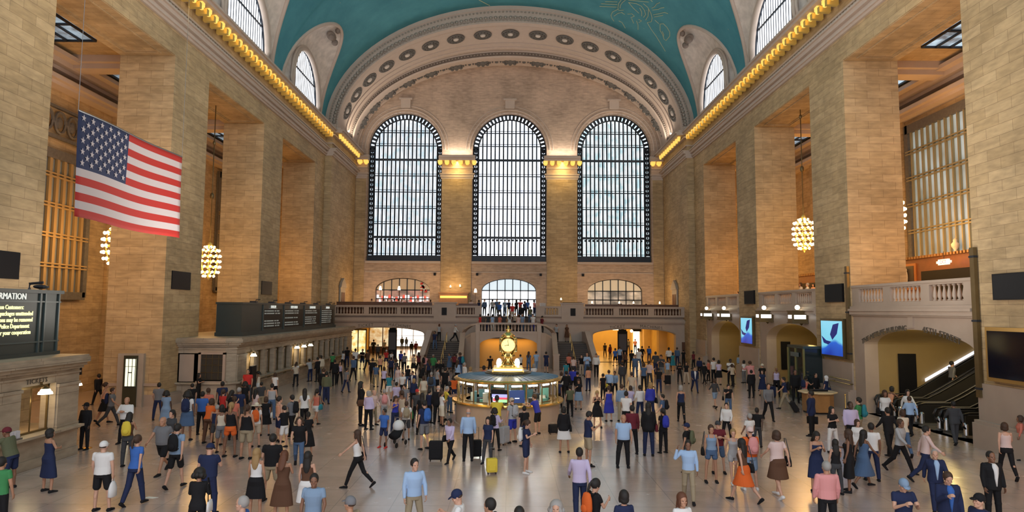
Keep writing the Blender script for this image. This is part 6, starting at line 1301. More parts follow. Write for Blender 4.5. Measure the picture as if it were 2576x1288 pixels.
# rows: x, head y, foot y (0 = hidden), facing, pose, sex, hair, top, bottom, options
TAB = '''
246 938 1021 60 walk m short.k coat.black trousers.black
402 928 1012 180 stand m crop.k tee.red trousers.darkgrey fat
259 965 1066 -60 step f tail.b tank.peach skirt.black
276 972 1073 -80 walk m short.b tee.grey trousers.darkgrey bag=backpack.navy
320 999 0 180 cross m bald.b long.white trousers.black fat
318 1042 1176 10 phone f long.k tank.brown trousers.darkgrey bag=backpack.yellow
262 1110 0 0 carry m cap.white tee.white shorts.black bag=plastic.white fat
336 1100 1273 -10 step f tail.b tee.blue trousers.navy
118 1083 1240 -25 hip f bob.k slip.navy -
6 1150 0 0 stand m short.k tee.green trousers.black
14 1073 0 90 lean m cap.maroon tee.olive shorts.navy fat
211 1013 1133 170 stand m cap.black long.black trousers.black skin3
396 963 1059 20 ease m short.k tee.grey trousers.navy
415 985 1085 5 stand f curly.k dress.paledenim - skin3
407 1043 1192 175 walk m bald.g tee.grey shorts.black fat
433 1035 0 165 stand f tail.k tee.darkgrey shorts.black
439 1067 1230 -5 step m short.k tee.paledenim shorts.black bag=backpack.black
468 986 1110 5 stand f curly.k tee.white skirt.denim bag=backpack.navy skin2
498 939 1013 -85 cross f long.k tee.black trousers.black
539 937 1003 85 phone f tail.k tank.cream hotpants.white
525 976 0 0 stand m crop.b tee.coral shorts.navy
547 982 0 -20 ease f tail.b tee.red shorts.black
510 985 0 10 stand m short.k tee.blue trousers.black
528 1006 0 0 lean f bob.b long.orange trousers.brown fat
526 1022 1122 5 ease m crop.g tank.navy shorts.darkgrey fat
559 1022 0 10 stand f bob.k tank.cream shorts.grey
577 1016 1152 0 ease f tail.y tank.black hotpants.orange
617 1022 1157 0 stand f tail.b tank.black shorts.khaki fat
602 975 0 5 stand m crop.g tee.navy trousers.darkgrey fat
574 984 0 -30 phone f long.k tee.black trousers.black
617 962 0 20 stand f curly.k tee.black trousers.black
642 1016 1127 10 stand f sunhat.cream tee.white shorts.beige bag=backpack.orange
666 1001 1098 10 ease f bob.b tee.black skirt.black bag=shoulder.white
682 965 1058 10 stand m short.k tank.lightgrey trousers.denim
704 997 0 -50 stand m short.k tank.peach shorts.navy
714 1021 1128 60 both m short.k tee.black shorts.white
733 994 1105 70 step m short.k tee.grey trousers.black bag=backpack.black
764 981 1085 30 step f long.k tee.white trousers.black
794 978 1073 -20 walk f tail.k tank.coral hotpants.white bag=shoulder.teal
750 1045 1178 -165 walk m curly.b tee.black trousers.denim
772 1047 1152 15 phone f tail.k dress.black - skin1
527 1116 0 0 phone m cap.navy tee.navy trousers.navy fat
501 1184 0 5 both f curly.k long.black trousers.black bag=shoulder.white
647 1133 0 -5 stand f long.y tank.white skirt.black
681 1092 1263 0 ease m short.k tee.black shorts.khaki fat
714 1140 0 0 both f long.r slip.brown -
775 1141 0 0 stand f long.k tank.brown skirt.white
791 1192 0 180 ease m short.k tee.paledenim trousers.denim
610 1249 0 90 stand m crop.g long.blue trousers.darkgrey
717 915 974 40 lean m short.b tee.beige trousers.black
731 920 970 30 ease f tail.b tee.white hotpants.paledenim
739 902 961 60 lean m short.k tee.lightgrey trousers.navy
776 894 0 80 lean f bob.b tee.palepink trousers.denim
790 899 962 60 phone m short.k long.black trousers.black
808 894 0 30 stand m short.k long.cream trousers.khaki
812 927 1007 10 ease m short.b coat.black trousers.navy fat
822 935 0 0 stand m short.k long.olive trousers.navy
841 905 972 20 step m short.k coat.black trousers.black
854 918 968 -160 ease f long.b tank.lavender trousers.black
853 873 925 30 stand m short.k tee.black trousers.navy
862 885 930 -30 step f bob.k tee.white trousers.black
836 887 940 40 ease m short.k tee.green trousers.black
888 896 960 -15 step m short.b long.denim trousers.black
893 877 935 10 stand m short.k tee.white trousers.black
911 878 930 160 cross m short.k tee.black shorts.navy
924 880 936 -20 step m crop.k tee.brown trousers.black skin2
936 899 966 5 walk m short.k tee.black trousers.black
956 894 946 15 walk f bob.b tee.peach leggings.black
939 853 895 0 walk m short.k long.black trousers.black
950 868 905 10 stand m short.k coat.darkgrey trousers.black
966 855 897 170 step m crop.k tee.grey trousers.black
971 880 925 20 ease m cap.white tee.red shorts.navy
984 884 930 -30 step m short.k tee.white trousers.navy
983 899 955 10 stand m short.k tee.navy trousers.black
996 905 960 40 stand f bob.b tee.darkgrey trousers.denim
965 927 988 -5 step f bob.b tee.lavender leggings.black
906 963 1073 -70 stand f long.k coat.black leggings.black bag=shoulder.brown
926 986 1083 -20 stand f bob.g long.lavender trousers.black fat
932 981 1072 -120 ease m bald.g long.palepink trousers.khaki
951 980 1069 20 step m crop.g long.palepink trousers.lightgrey bag=backpack.pink
965 1030 1128 160 bag m short.k tee.blue shorts.navy shoe=red skin2
993 1000 1092 -150 phone f long.b tank.royal trousers.navy
1011 985 0 30 ease f tail.b tank.beige shorts.khaki
1021 1010 1109 10 stand m short.b tee.white shorts.darkgrey bag=backpack.khaki
996 967 1040 15 stand m short.k tee.lavender trousers.denim
1018 966 1050 150 phone m short.k tee.grey trousers.denim
1038 937 1000 160 phone m short.b coat.navy trousers.black shirt=white
1040 958 1030 20 stand f bob.y long.navy trousers.black
1048 979 1073 -170 carry m cap.red tee.darkgrey trousers.black bag=tote.green skin2
1062 992 0 10 ease f long.k tee.black trousers.black
1067 1008 1133 40 phone m short.k tee.navy shorts.grey bag=backpack.blue
1101 970 1069 10 stand m bald.g coat.black trousers.black fat
1086 985 1066 -40 stand m short.k long.navy trousers.black
1084 936 1012 0 ease m crop.g long.denim trousers.darkgrey bag=backpack.darkgrey
1065 948 1025 10 stand f bob.b tee.cream trousers.khaki
1060 915 985 -20 step f long.b coat.black trousers.olive
1068 890 945 -30 walk m short.b tee.pink trousers.darkgrey bag=backpack.black
1053 886 940 30 walk f long.k tee.maroon trousers.black
1040 893 943 170 step f bob.k tee.beige skirt.black
1017 888 938 10 step m short.k tee.grey trousers.black
1008 883 930 -20 stand m short.k tee.royal trousers.black
1025 920 980 40 stand m short.k tee.black trousers.denim
1000 925 985 160 stand f bob.b tee.palepink shorts.white
1035 861 893 10 walk m short.k coat.black trousers.black
1046 860 892 0 walk m short.k coat.maroon trousers.black
1011 847 880 5 stand m short.k coat.black trousers.black
1022 849 880 5 stand f long.k long.navy trousers.black
1089 892 945 -150 step m short.g coat.green trousers.darkgrey
1103 905 975 -150 cam m short.b coat.black trousers.darkgrey
1100 925 990 -60 stand m short.k tee.lightgrey trousers.black
1130 889 937 170 step f bob.k dress.denim -
1139 893 938 0 step m short.k tee.maroon trousers.black
1150 908 975 -40 ease f long.b long.lightblue trousers.black
1158 884 955 60 phone m short.b tee.navy trousers.denim bag=backpack.teal
1168 912 980 -60 ease m crop.g long.white trousers.khaki
1141 945 1020 20 stand m curly.k tee.orange trousers.navy skin3
1130 962 1040 -60 ease f bob.k tee.black trousers.denim skin2
1124 990 1073 -70 cross f tail.b tee.white skirt.cream
1137 982 1068 -40 stand f bob.b tee.maroon leggings.darkgrey
1147 972 1060 -80 lean m crop.g tee.yellow trousers.khaki
1132 1059 1164 150 pull m short.k long.lavender trousers.black skin2 bag=shoulder.black
1177 1028 1162 5 stand m bald.g long.lightblue trousers.black
1227 1056 1169 160 carry f long.k tee.navy trousers.darkgrey
1245 1030 1135 -30 bag f curly.k long.lavender leggings.black bag=backpack.black
1250 995 0 0 lean m short.k tee.yellow trousers.khaki skin2
1289 1001 1116 40 phone m cap.beige tee.lightgrey shorts.royal bag=backpack.lightgrey
1348 990 1093 60 lean m short.b tee.royal shorts.black
1318 1036 1125 20 stand m short.k tee.black shorts.navy bag=backpack.black
1323 1060 1192 -110 phone f tail.b tee.navy shorts.navy bag=backpack.white shoe=white
1418 1026 1141 0 carry f bob.k coat.black skirt.white bag=shoulder.black
1479 1035 1174 -80 phone m short.k tee.navy shorts.khaki
1458 1128 0 0 step m short.k long.lavender trousers.navy
1569 1043 1177 175 carry m bald.g tee.lightblue trousers.black fat
1591 1020 1145 0 ease m short.k long.maroon trousers.black
1494 1211 0 -60 phone f tail.k tee.black shorts.beige bag=backpack.orange
1569 1240 0 10 stand f bob.k tee.navy trousers.denim
1399 1267 0 170 stand f curly.g tee.grey trousers.black
1232 1254 0 60 stand m short.k tee.black trousers.black
1306 1275 0 10 stand m short.k tee.navy trousers.black
1157 1231 0 90 both m cap.navy tee.white shorts.khaki
881 1249 0 60 stand m cap.grey tee.khaki trousers.darkgrey
898 1081 1229 80 out f long.b tank.white leggings.black bag=shoulder.black
1043 1154 0 -160 ease m short.k long.lightblue trousers.khaki
1233 903 945 10 cam m short.k tee.black trousers.black
1309 897 940 30 ease m short.k tee.white trousers.black
1330 886 940 -20 stand f long.b tee.denim trousers.denim
1349 884 938 20 step m short.k tee.lightblue trousers.paledenim
1374 885 940 -30 stand m short.k tee.navy shorts.navy
1183 925 0 60 stand f bob.y tee.cream trousers.black
1218 922 0 -60 stand f bob.k tee.coral trousers.black
1343 917 0 10 stand f bob.g tee.white trousers.navy
1424 910 965 10 stand m short.k tee.teal trousers.denim
1431 890 945 0 step f bob.b tee.coral trousers.black
1443 897 950 5 stand m short.b tee.palepink trousers.navy
1463 893 946 170 stand m short.k tee.black trousers.beige
1477 888 949 180 cross m bald.b long.lightblue trousers.denim
1500 890 951 175 step m short.b long.white trousers.black
1442 922 1000 -20 ease m short.k tee.royal trousers.black
1425 934 1010 20 step m short.k coat.black trousers.black
1453 936 1010 -30 stand m cap.black long.black trousers.darkgrey
1456 955 1032 170 phone f long.b tee.black skirt.paledenim
1434 975 1050 10 stand m short.k tee.olive trousers.black
1517 940 1008 30 stand m short.k tee.black trousers.black bag=shoulder.yellow
1532 931 1003 -20 ease m short.b long.lightblue trousers.black
1547 934 1000 160 step m short.k long.paledenim trousers.black
1566 913 975 5 stand m short.k coat.darkgrey trousers.darkgrey fat
1590 937 1014 0 step m short.b tee.beige trousers.lightgrey
1564 967 1062 5 stand m short.b long.paledenim trousers.khaki bag=shoulder.black
1502 985 1078 180 both f tail.y tank.black skirt.black
1532 973 1062 10 stand f tail.b slip.royal -
1522 862 898 0 walk m short.k tee.darkgrey trousers.black
1510 848 883 0 step f long.b tee.cream shorts.black
1503 850 880 170 stand m short.k tee.beige trousers.black
1532 843 878 0 stand m short.k tee.orange trousers.black
1540 844 880 10 stand m short.k coat.black trousers.black
1548 876 922 10 ease m short.k tee.blue shorts.black
1559 872 920 0 step m short.b tee.lightblue trousers.navy
1535 868 905 30 stand f long.b coat.maroon trousers.black
1573 885 930 160 stand m short.k tee.brown trousers.black
1589 881 930 10 stand m short.k tee.black trousers.black
1607 876 935 -30 bag m short.b tee.white trousers.denim
1598 893 950 170 stand m short.k tee.denim trousers.denim
1598 853 889 160 stand m short.b tee.pink trousers.black
1581 853 889 20 ease m short.k tee.grey trousers.navy
1616 871 915 30 step m short.k long.black trousers.black
1633 871 912 -20 step m short.k long.blue trousers.navy
1650 885 948 0 step m short.k long.darkgrey trousers.navy
1664 884 962 160 both m short.b tee.darkgrey shorts.grey
1634 908 975 -40 bag m short.b long.palepink trousers.darkgrey
1620 915 985 10 stand f bob.b tee.denim trousers.black
1683 874 926 -10 ease m short.k long.white trousers.black
1693 888 935 10 stand f bob.k tee.teal skirt.teal
1704 874 922 -30 stand m short.b long.denim trousers.navy
1713 883 922 10 stand m short.k tee.black trousers.black
1748 920 989 178 walk m short.k coat.navy trousers.navy shirt=white
1710 918 968 170 both f long.k long.black leggings.black
1727 920 967 160 ease f long.k tee.black trousers.beige
1772 913 968 30 step m short.k coat.black trousers.black
1714 969 1065 -10 walk f bob.g tank.navy leggings.black
1637 965 1062 10 stand f bob.y long.royal leggings.navy bag=shoulder.black
1624 970 1060 20 ease m short.k long.white trousers.navy
1600 975 1055 -10 step f bob.b tee.lavender trousers.darkgrey
1668 992 1085 70 ease m short.k tee.denim trousers.black bag=backpack.black
1632 1017 1149 -10 stand f long.k coat.black trousers.navy bag=shoulder.maroon
1669 1030 1142 20 stand f tail.k tee.black trousers.black bag=backpack.royal
1729 1064 1190 60 stand m cap.navy tee.black trousers.darkgrey bag=backpack.olive
1733 1108 1267 170 ear m short.k long.lightblue trousers.khaki
1716 1247 0 -165 stand f long.r tee.white trousers.denim
1791 1073 1215 175 carry f tail.b tank.paledenim hotpants.denim bag=shoulder.black
1808 1059 1192 175 cross m cap.darkgrey tee.maroon shorts.denim
1829 1026 1112 150 ease m short.k long.white trousers.black bag=shoulder.black
1836 1083 1219 178 step f tail.y tank.lightgrey hotpants.lightgrey shoe=white
1872 1103 1264 35 walk f long.k tank.brown skirt.orange bag=shoulder.black
1888 1046 1150 20 ease m short.g tee.white trousers.navy
1906 1034 1130 -30 step m short.k tee.black trousers.darkgrey skin3
1890 1073 1235 5 ease m cap.palepink tee.orange shorts.paledenim bag=backpack.pink shoe=white
1959 1089 1254 15 step f bob.b tee.palepink skirt.brown bag=shoulder.black shoe=white fat
1934 961 1059 175 walk m short.b long.grey trousers.black
1976 946 1030 80 pull m short.k tee.navy trousers.khaki bag=backpack.black
1833 971 1045 175 phone m short.k tee.black trousers.denim bag=shoulder.black
1799 956 1028 20 step f bob.b long.darkgrey shorts.paledenim
1891 931 1003 5 stand m short.k coat.black trousers.black
1919 940 997 160 bag f tail.b dress.navy -
1838 903 968 180 both m crop.k tee.white trousers.black skin3 fat
1861 892 941 -30 stand m short.k long.lightblue trousers.black
1892 908 985 10 lean m short.b long.pink trousers.darkgrey fat
1892 891 950 170 stand m crop.k tee.maroon trousers.darkgrey skin2
1796 900 965 20 stand m short.k tee.white trousers.black
1809 908 970 10 stand f bob.k tee.lavender skirt.black
1783 908 960 40 ease f tail.b tee.coral trousers.black
1872 908 965 30 stand f bob.k tee.white trousers.grey skin2
1919 893 950 60 stand m short.k tee.lightblue trousers.navy bag=backpack.black
1919 915 985 10 ease m cap.cream tee.black trousers.black
1760 900 950 -20 stand m short.k long.navy trousers.black
1745 885 930 30 ease f bob.b tee.maroon trousers.black
1966 925 1000 160 stand f bob.y tank.lavender trousers.black
2025 948 1022 -60 lean f tail.k tank.coral hotpants.denim bag=backpack.navy
2043 983 1099 50 carry m crop.k coat.navy trousers.black bag=briefcase.black skin2
2096 1026 1140 -170 cross f long.k tee.black trousers.white
2143 1011 1135 180 stand m crop.k long.lavender trousers.black skin3 fat bag=backpack.black
2163 1000 1118 50 stand m short.k tee.green trousers.khaki bag=backpack.teal
2103 931 1016 170 stand m crop.k coat.black trousers.black skin2
2116 938 1015 -160 stand m crop.k long.black trousers.black skin1
2124 948 1024 40 stand f scarf.white dress.navy - bag=shoulder.navy
2229 985 1096 178 step f bob.b tee.white trousers.black bag=shoulder.black
2286 983 1080 180 step f long.k long.white trousers.black
2292 998 1098 0 step m short.b long.lightblue trousers.black
2276 1030 1149 -15 walk f bob.b tee.cream trousers.denim
2239 1026 1155 10 step m short.k long.black trousers.black
2266 1049 1190 -150 walk m short.b long.lightgrey trousers.black
2331 1066 1215 -110 walk m short.k long.palepink trousers.navy
2404 1010 1121 -10 step m short.k coat.darkgrey trousers.darkgrey skin2
2535 1063 1206 -20 walk f bob.b tank.palepink leggings.black
2571 1053 1160 60 stand f bob.b long.coral leggings.black
2492 1136 0 178 stand m crop.k coat.black trousers.black shirt=white skin2
2462 1242 0 100 stand m cap.black tee.navy trousers.black
2357 1131 1292 165 step m crop.g coat.navy trousers.navy shirt=lightblue
2381 1186 0 170 phone m short.b coat.navy trousers.black shirt=blue
2269 1202 0 178 both m cap.paledenim tee.navy trousers.black
2078 1161 0 -5 stand m crop.g long.pink trousers.black fat
2056 1089 1239 180 both f long.k slip.navy -
2083 1114 1245 5 bag f long.k tank.black leggings.darkgrey
2116 1088 1245 60 bag f long.b slip.black -
2160 1066 1175 175 ease f bob.b coat.white trousers.black
2174 1081 1227 -75 walk f long.k slip.denim -
2196 1064 1212 -20 ease m short.k tee.white trousers.navy
1405 955 1030 -30 step m short.k tee.navy trousers.black
1412 940 1005 10 stand f bob.b tee.white trousers.black
1480 925 985 20 stand f bob.k tee.peach trousers.navy
1575 985 0 -20 step m short.k tee.white trousers.black
1680 905 960 30 ease m short.b tee.lightblue shorts.khaki
1658 925 990 -20 stand m short.k tee.black trousers.navy
1843 925 975 20 step f bob.b tee.beige trousers.black
1975 905 945 30 stand m short.k tee.denim trousers.black
945 915 975 -10 stand m short.k tee.denim trousers.khaki
978 940 1010 30 ease f tail.b tee.teal shorts.white
1012 938 1005 170 step m short.k tee.white trousers.black
1078 905 965 40 stand f long.b tee.navy trousers.black
1120 925 0 0 stand m short.k tee.black trousers.black
870 930 990 -30 step m short.k tee.grey trousers.navy
560 960 0 30 stand m short.k tee.navy trousers.black
640 985 1068 -20 ease f long.k tee.palepink trousers.black
655 965 1040 30 stand m short.k tee.darkgrey trousers.khaki
590 1000 0 20 stand f tail.b tee.coral trousers.black
480 965 1050 40 stand m short.k tee.black trousers.denim
690 940 1010 10 step f bob.b tee.white trousers.black
'''
rp = random.Random(11)
def parse(line):
    w = line.split(); r = dict(x=float(w[0]), yh=float(w[1]), yf=float(w[2]), rz=float(w[3]), pose=w[4], sex=w[5], hair=tuple(w[6].split('.')), top=tuple(w[7].split('.')), bot=tuple(w[8].split('.')) if w[8] != '-' else None, shoe='black', skin=rp.choice([0, 0, 0, 1, 1, 2]))
    for e in w[9:]:
        if e == 'fat': r['fat'] = 1
        elif e.startswith('skin'): r['skin'] = int(e[4:])
        elif e.startswith('bag='): r['bag'] = tuple(e[4:].split('.'))
        elif e.startswith('shoe='): r['shoe'] = e[5:]
        elif e.startswith('shirt='): r['shirt'] = e[6:]
    return r
def up_at(px, py, y):
    d = ray(px, py); return Vector((CX, 0, CZ))+d*(y/d.y)
placed = []
def clamp(x, y, lean=False):
    dB = sqrt((x-bx_)**2+(y-by_)**2)
    if dB < RB+.66: x, y = bx_+(x-bx_)/dB*(RB+.66), by_+(y-by_)/dB*(RB+.66)
    lim = -14.1 if lean else -14.4
    if x < lim and (8 < y < 24.5 or 36.9 < y < 65.3): x = lim
    if x > 17.6 and 35.3 < y < 39.8: x = 17.5
    if x > 16.4 and 38.2 < y < 41.7: x = 16.35
    if y > 66.5: x = max(8.9, min(16.7, abs(x)))*(1 if x > 0 else -1)
    if (kx-x)**2+(ky+.6-y)**2 < 1.2**2: y = ky+.6+(1.2 if y > ky+.6 else -1.2)
    return x, y
def free(x, y, r=.52, lean=False):
    """nearest clear spot, searched nearer and farther along the walk line"""
    best = None
    for i in range(13):
        for sg in (1, -1):
            for dx in (0, .12, -.12, .25, -.25):
                f = 1+sg*i*.1/max(8, y); X, Y = clamp(x*f+dx, y*f, lean)
                m_ = min([sqrt((q[0]-X)**2+(q[1]-Y)**2) for q in placed] or [9])
                if m_ >= r: placed.append((X, Y)); return X, Y
                sc_ = m_-i*.03
                if best is None or sc_ > best[0]: best = (sc_, X, Y)
    placed.append(best[1:]); return best[1:]
for line in TAB.strip().splitlines():
    r = parse(line)
    if r['yf']:
        p = hitz(r['x'], r['yf']-2); h = CZ-(r['yh']-780)*0; q = up_at(r['x'], r['yh'], p.y); h = min(1.95, max(1.5 if r['yf'] < 1125 or r['sex'] == 'm' else 1.5, q.z))
        if (r['x'], r['yh']) == (965.0, 1030.0): h = 1.42
    else:
        h = 1.74 if r['sex'] == 'm' else 1.64; p = hitz(r['x'], r['yh'], h)
    x, y = free(p.x, p.y, lean=r['pose'] == 'lean')
    r['pos'] = (x, y, 0); person(x, y, 0, r['rz'], h, r)
# people on the stairs, the balconies and the escalator: x, head y, depth
UP = '''
1219 746 70.5 170 stand m short.b long.denim trousers.black
1239 752 69.5 20 ease m short.k tee.lightgrey trousers.black
1250 758 67.2 170 step m short.b tee.denim trousers.olive
1257 766 66.2 160 step m short.b long.blue trousers.darkgrey
1270 752 71.5 10 stand m crop.g tee.paledenim trousers.denim
1280 757 67.6 170 stand f bob.k tee.navy trousers.black
1289 765 66.0 175 step m crop.k tee.red trousers.beige
1299 758 67.8 20 stand f long.k tee.black trousers.black
1309 747 70.8 0 cam m cap.grey tee.red trousers.navy
1327 747 71.0 10 stand m short.k tee.blue trousers.black
1344 756 68.2 -60 stand f bob.k tee.pink trousers.navy
1311 769 65.7 175 phone m short.k coat.black trousers.black
1334 776 65.2 20 stand m short.b tee.olive trousers.denim
1320 762 66.6 -20 stand f bob.b tee.navy trousers.black
1282 788 63.4 10 ease f long.b tee.white trousers.black
1296 784 64.2 170 stand f bob.y tee.beige shorts.black
1314 788 63.3 175 stand m short.g tee.paledenim trousers.denim
1239 795 62.9 10 stand f bob.k tee.lightblue trousers.white
1257 793 62.6 -30 cross f tail.b tee.coral trousers.black
1268 790 63.0 20 stand m short.k tee.darkgrey trousers.black
1341 795 62.8 160 phone m short.k tee.white trousers.royal
1304 797 62.4 10 stand f bob.r tee.palepink trousers.black
1228 786 63.6 30 stand m short.k tee.darkgrey trousers.navy
1208 792 62.4 60 ease f bob.b tee.red trousers.black
1363 797 62.5 -60 phone m short.k tee.maroon trousers.black
1105 819 65.9 20 stand f bob.r tee.lightgrey leggings.black
1145 813 65.3 -80 walk m cap.lightgrey long.white trousers.black
1094 848 61.7 170 step m short.k tee.navy trousers.denim
1400 816 65.9 170 step m short.k tee.lightgrey trousers.black
1426 817 66.3 175 stand f long.b dress.brown -
975 744 70.3 180 stand m short.k long.white trousers.black
965 752 69.9 10 stand m short.k long.white trousers.black
992 753 70.0 20 ease m short.k tee.black trousers.black
1003 751 70.4 -30 stand m short.b long.cream trousers.black
1010 756 69.7 170 stand f bob.y tee.white skirt.black
1083 748 70.6 10 stand f bob.b tee.lavender trousers.black
1044 750 70.7 60 ease m crop.g long.beige trousers.black
935 754 70.4 -40 ease m short.r long.cream trousers.khaki
1185 750 71.0 20 stand m bald.b tee.palepink trousers.black
1205 756 70.4 -30 stand f bob.k tee.navy trousers.black
1500 763 70.0 30 sit m crop.g long.grey trousers.black
1563 758 70.6 60 sit f bob.b tee.white trousers.black
1582 758 70.4 -60 sit m crop.g long.lavender trousers.black
1638 756 70.8 40 sit m short.k long.white trousers.black
1662 756 70.6 -40 sit m bald.g long.cream trousers.black
1626 764 69.8 60 sit f bob.k tee.beige trousers.black
'''
def stair_z(x, y):
    ax = abs(x)
    if y >= 66.98: return 4.5
    if y > 63.9 and ax < 2.72: return 3.05+1.45*min(10, int((y-63.9)/.31)+1)/10
    if ax < 2.86 and y > 60.4: return 3.05
    if ax < 4.3: return 2.05+int((4.3-ax)/.24+1)*.166 if y > 61.8 else 0
    if ax < 7.35: return 2.05 if y > 63.7 else 2.05*(int((y-58.3)/5.4*13)+1)/13
    return 0
for line in UP.strip().splitlines():
    w = line.split(); px, yh, Y = float(w[0]), float(w[1]), float(w[2]); r = parse(' '.join([w[0], w[1], '0']+w[3:])); hh = 1.72 if r['sex'] == 'm' else 1.62
    x = up_at(px, yh, Y).x; z = stair_z(x, Y)
    if r['pose'] == 'sit': z = 4.5+.0
    x, y = x, Y
    for q in placed:
        if (q[0]-x)**2+(q[1]-y)**2 < .1: x += .3
    placed.append((x, y)); r['pos'] = (x, y, z); r['up'] = 1; person(x, y, z+.02, r['rz'], hh if r['pose'] != 'sit' else 1.72, r)
    if r['pose'] == 'sit':
        c = thing('dining_chair', 'small dark chair at the far balcony rail, right of the stairs, diner seated on it', 'chair', (x, y, z), R(r['rz']), 'chairs of the balcony diners')
        MB().box(-.2, .2, -.22, .2, .36, .40).build('seat', WOODD, c); MB().box(-.2, .2, -.26, -.22, .40, .85).build('backrest', WOODD, c)
        for sx in (-1, 1):
            for sy in (-1, 1): MB().box(sx*.18-.02, sx*.18+.02, sy*.18-.02-.01, sy*.18+.02-.01, 0, .36).build('leg', WOODD, c)
for (px, yh, X, line) in ((2235, 700, 20.6, '0 0 0 60 stand m short.k tee.black trousers.black'), (2014, 713, 21.6, '0 0 0 90 stand f bob.b tee.white trousers.black'), (2031, 712, 21.2, '0 0 0 70 stand m crop.g long.white trousers.black'), (2046, 715, 20.9, '0 0 0 120 stand f bob.k tee.peach trousers.black'), (1812, 737, 21, '0 0 0 80 stand m short.k tee.navy trousers.black'), (1856, 734, 20.5, '0 0 0 100 stand m short.k tee.lightgrey trousers.black')):
    d = ray(px, yh); t_ = (X-CX)/d.x; p = Vector((CX, 0, CZ))+d*t_; r = parse(line); z = 5.45; r['pos'] = (p.x, p.y, z); r['gal'] = 1
    person(p.x, p.y, z, r['rz'], max(1.25, min(1.8, p.z-z)) if p.z-z > 1.25 else 1.3, r)
p = up_at(2392, 897, 33.5); r = parse('0 0 0 -85 step m short.k long.grey trousers.black'); r['esc'] = 1
zz_ = .2+(p.x-20.4)*.56; zz_ = max(.2, zz_); r['pos'] = (p.x, 33.5, zz_); person(p.x, 33.5, (int((p.x-20.4)/.357))*.357*.56+.2, -85, 1.72, r)
p = hitz(2458, 975, 1.65); r = parse('0 0 0 -80 lean f bob.k tank.peach trousers.black'); r['pos'] = (17.9, p.y, 0); person(17.9, p.y, 0, -80, 1.65, r)

# labels that single each person out
def where(r):
    x, y, z = r['pos']
    if r.get('esc'): return 'riding the far escalator'
    if r.get('gal'): return 'behind the upper balustrade above the '+('escalator arch' if y < 37 else 'middle arch' if y < 50 else 'far arch')
    if z > 4.4: return 'on the far balcony '+('at the stair head' if abs(x) < 3.1 else 'left of the stairs' if x < 0 else 'right of the stairs')
    if z > 2.9 and abs(x) < 3: return 'on the crowded central flight'
    if z > 1: return 'on the '+('left' if x < 0 else 'right')+' stair arm'
    if y > 67: return 'inside the '+('left' if x < 0 else 'right')+' passage'
    d = sqrt((x-bx_)**2+(y-by_)**2)
    if d < 3.6: return ('at the front of' if y < by_-1.5 else 'beside')+' the information booth'+('' if abs(x) < .8 else ', left side' if x < 0 else ', right side')
    if abs(x) < 4.3 and y > 50: return 'behind the booth before the stair niche'
    if y > 52: return ('near the foot of the left stairs' if -9 < x < 0 else 'near the foot of the right stairs' if 0 < x < 9 else 'before the left passage' if x < 0 else 'before the right passage')
    if x < -12.5: return 'by the near ticket office' if y < 26 else 'by the lit pier door' if y < 37 else 'by the long ticket office'
    if x > 15 and y < 36: return 'by the escalators'
    if x > 13 and y < 48: return 'by the wooden help desk' if y < 40 else 'before the middle gate arch'
    if x > 11: return 'before the far gate arch' if y > 40 else 'on the open floor at right'
    if y < 17.5: return 'in the foreground, '+('bottom left' if x < -4 else 'bottom centre' if x < 4.5 else 'bottom right')
    return ('left of' if x < 0 else 'right of')+(' the booth, in front of it' if y < 27 else ' the booth, farther back' if y > 36 else ' the booth')
HW_ = {'short': 'short hair', 'crop': 'cropped hair', 'bald': 'balding head', 'long': 'long hair', 'bob': 'bobbed hair', 'curly': 'curly hair', 'tail': 'ponytail'}
HC_ = dict(k='black', b='brown', y='blonde', g='grey', r='auburn')
def cw(c): return CWORD.get(c, c)
BW_ = {'hotpants': 'short shorts', 'leggings': 'leggings', 'skirt': 'skirt', 'long skirt': 'skirt', 'shorts': 'shorts', 'trousers': 'trousers'}
def clothes(r):
    s = f"{cw(r['top'][1])} {TOPW[r['top'][0]].replace('long-sleeved ', '')}"
    return s+(f" and {cw(r['bot'][1])} {BW_[r['bot'][0]]}" if r['bot'] and r['top'][0] not in ('dress', 'slip') else '')
def headw(r):
    k, c = r['hair']
    return f'{cw(c)} cap' if k == 'cap' else f'{cw(c)} sunhat' if k == 'sunhat' else f'{cw(c)} headscarf' if k == 'scarf' else f'{HC_[c]} {HW_[k]}' if k != 'bald' else 'balding head'
def lab(r, lv):
    a = f'person in {clothes(r)}'
    b = f' {where(r)}'
    if lv == 0: s = a+b
    elif lv == 1: s = f'{headw(r)} person in {clothes(r)}{b}'.replace('hair person', 'haired person').replace('balding head person', 'balding person').replace('ponytail person', 'ponytailed person').replace('cap person', 'capped person').replace('sunhat person', 'sunhatted person').replace('headscarf person', 'headscarfed person')
    else: s = f"{lab(r, 1)}, {ACT[r['pose']]}"
    return s
def nearest(i):
    x, y, z = PEOPLE[i][1]['pos']; best = None
    for j, (t, r) in enumerate(PEOPLE):
        if j == i: continue
        X, Y, Z = r['pos']; d = abs(X/Y-x/y)*40+abs(Y-y)*.35+abs(Z-z)*3
        if best is None or d < best[0]: best = (d, r)
    return best[1]
labels = [lab(r, 0) for t, r in PEOPLE]
for lv in (1, 2):
    cnt = {l: labels.count(l) for l in labels}
    labels = [l if cnt[l] == 1 else lab(PEOPLE[i][1], lv) for i, l in enumerate(labels)]
cnt = {l: labels.count(l) for l in labels}; done = {l for l in labels if cnt[l] == 1 and len(l.split()) <= 16}
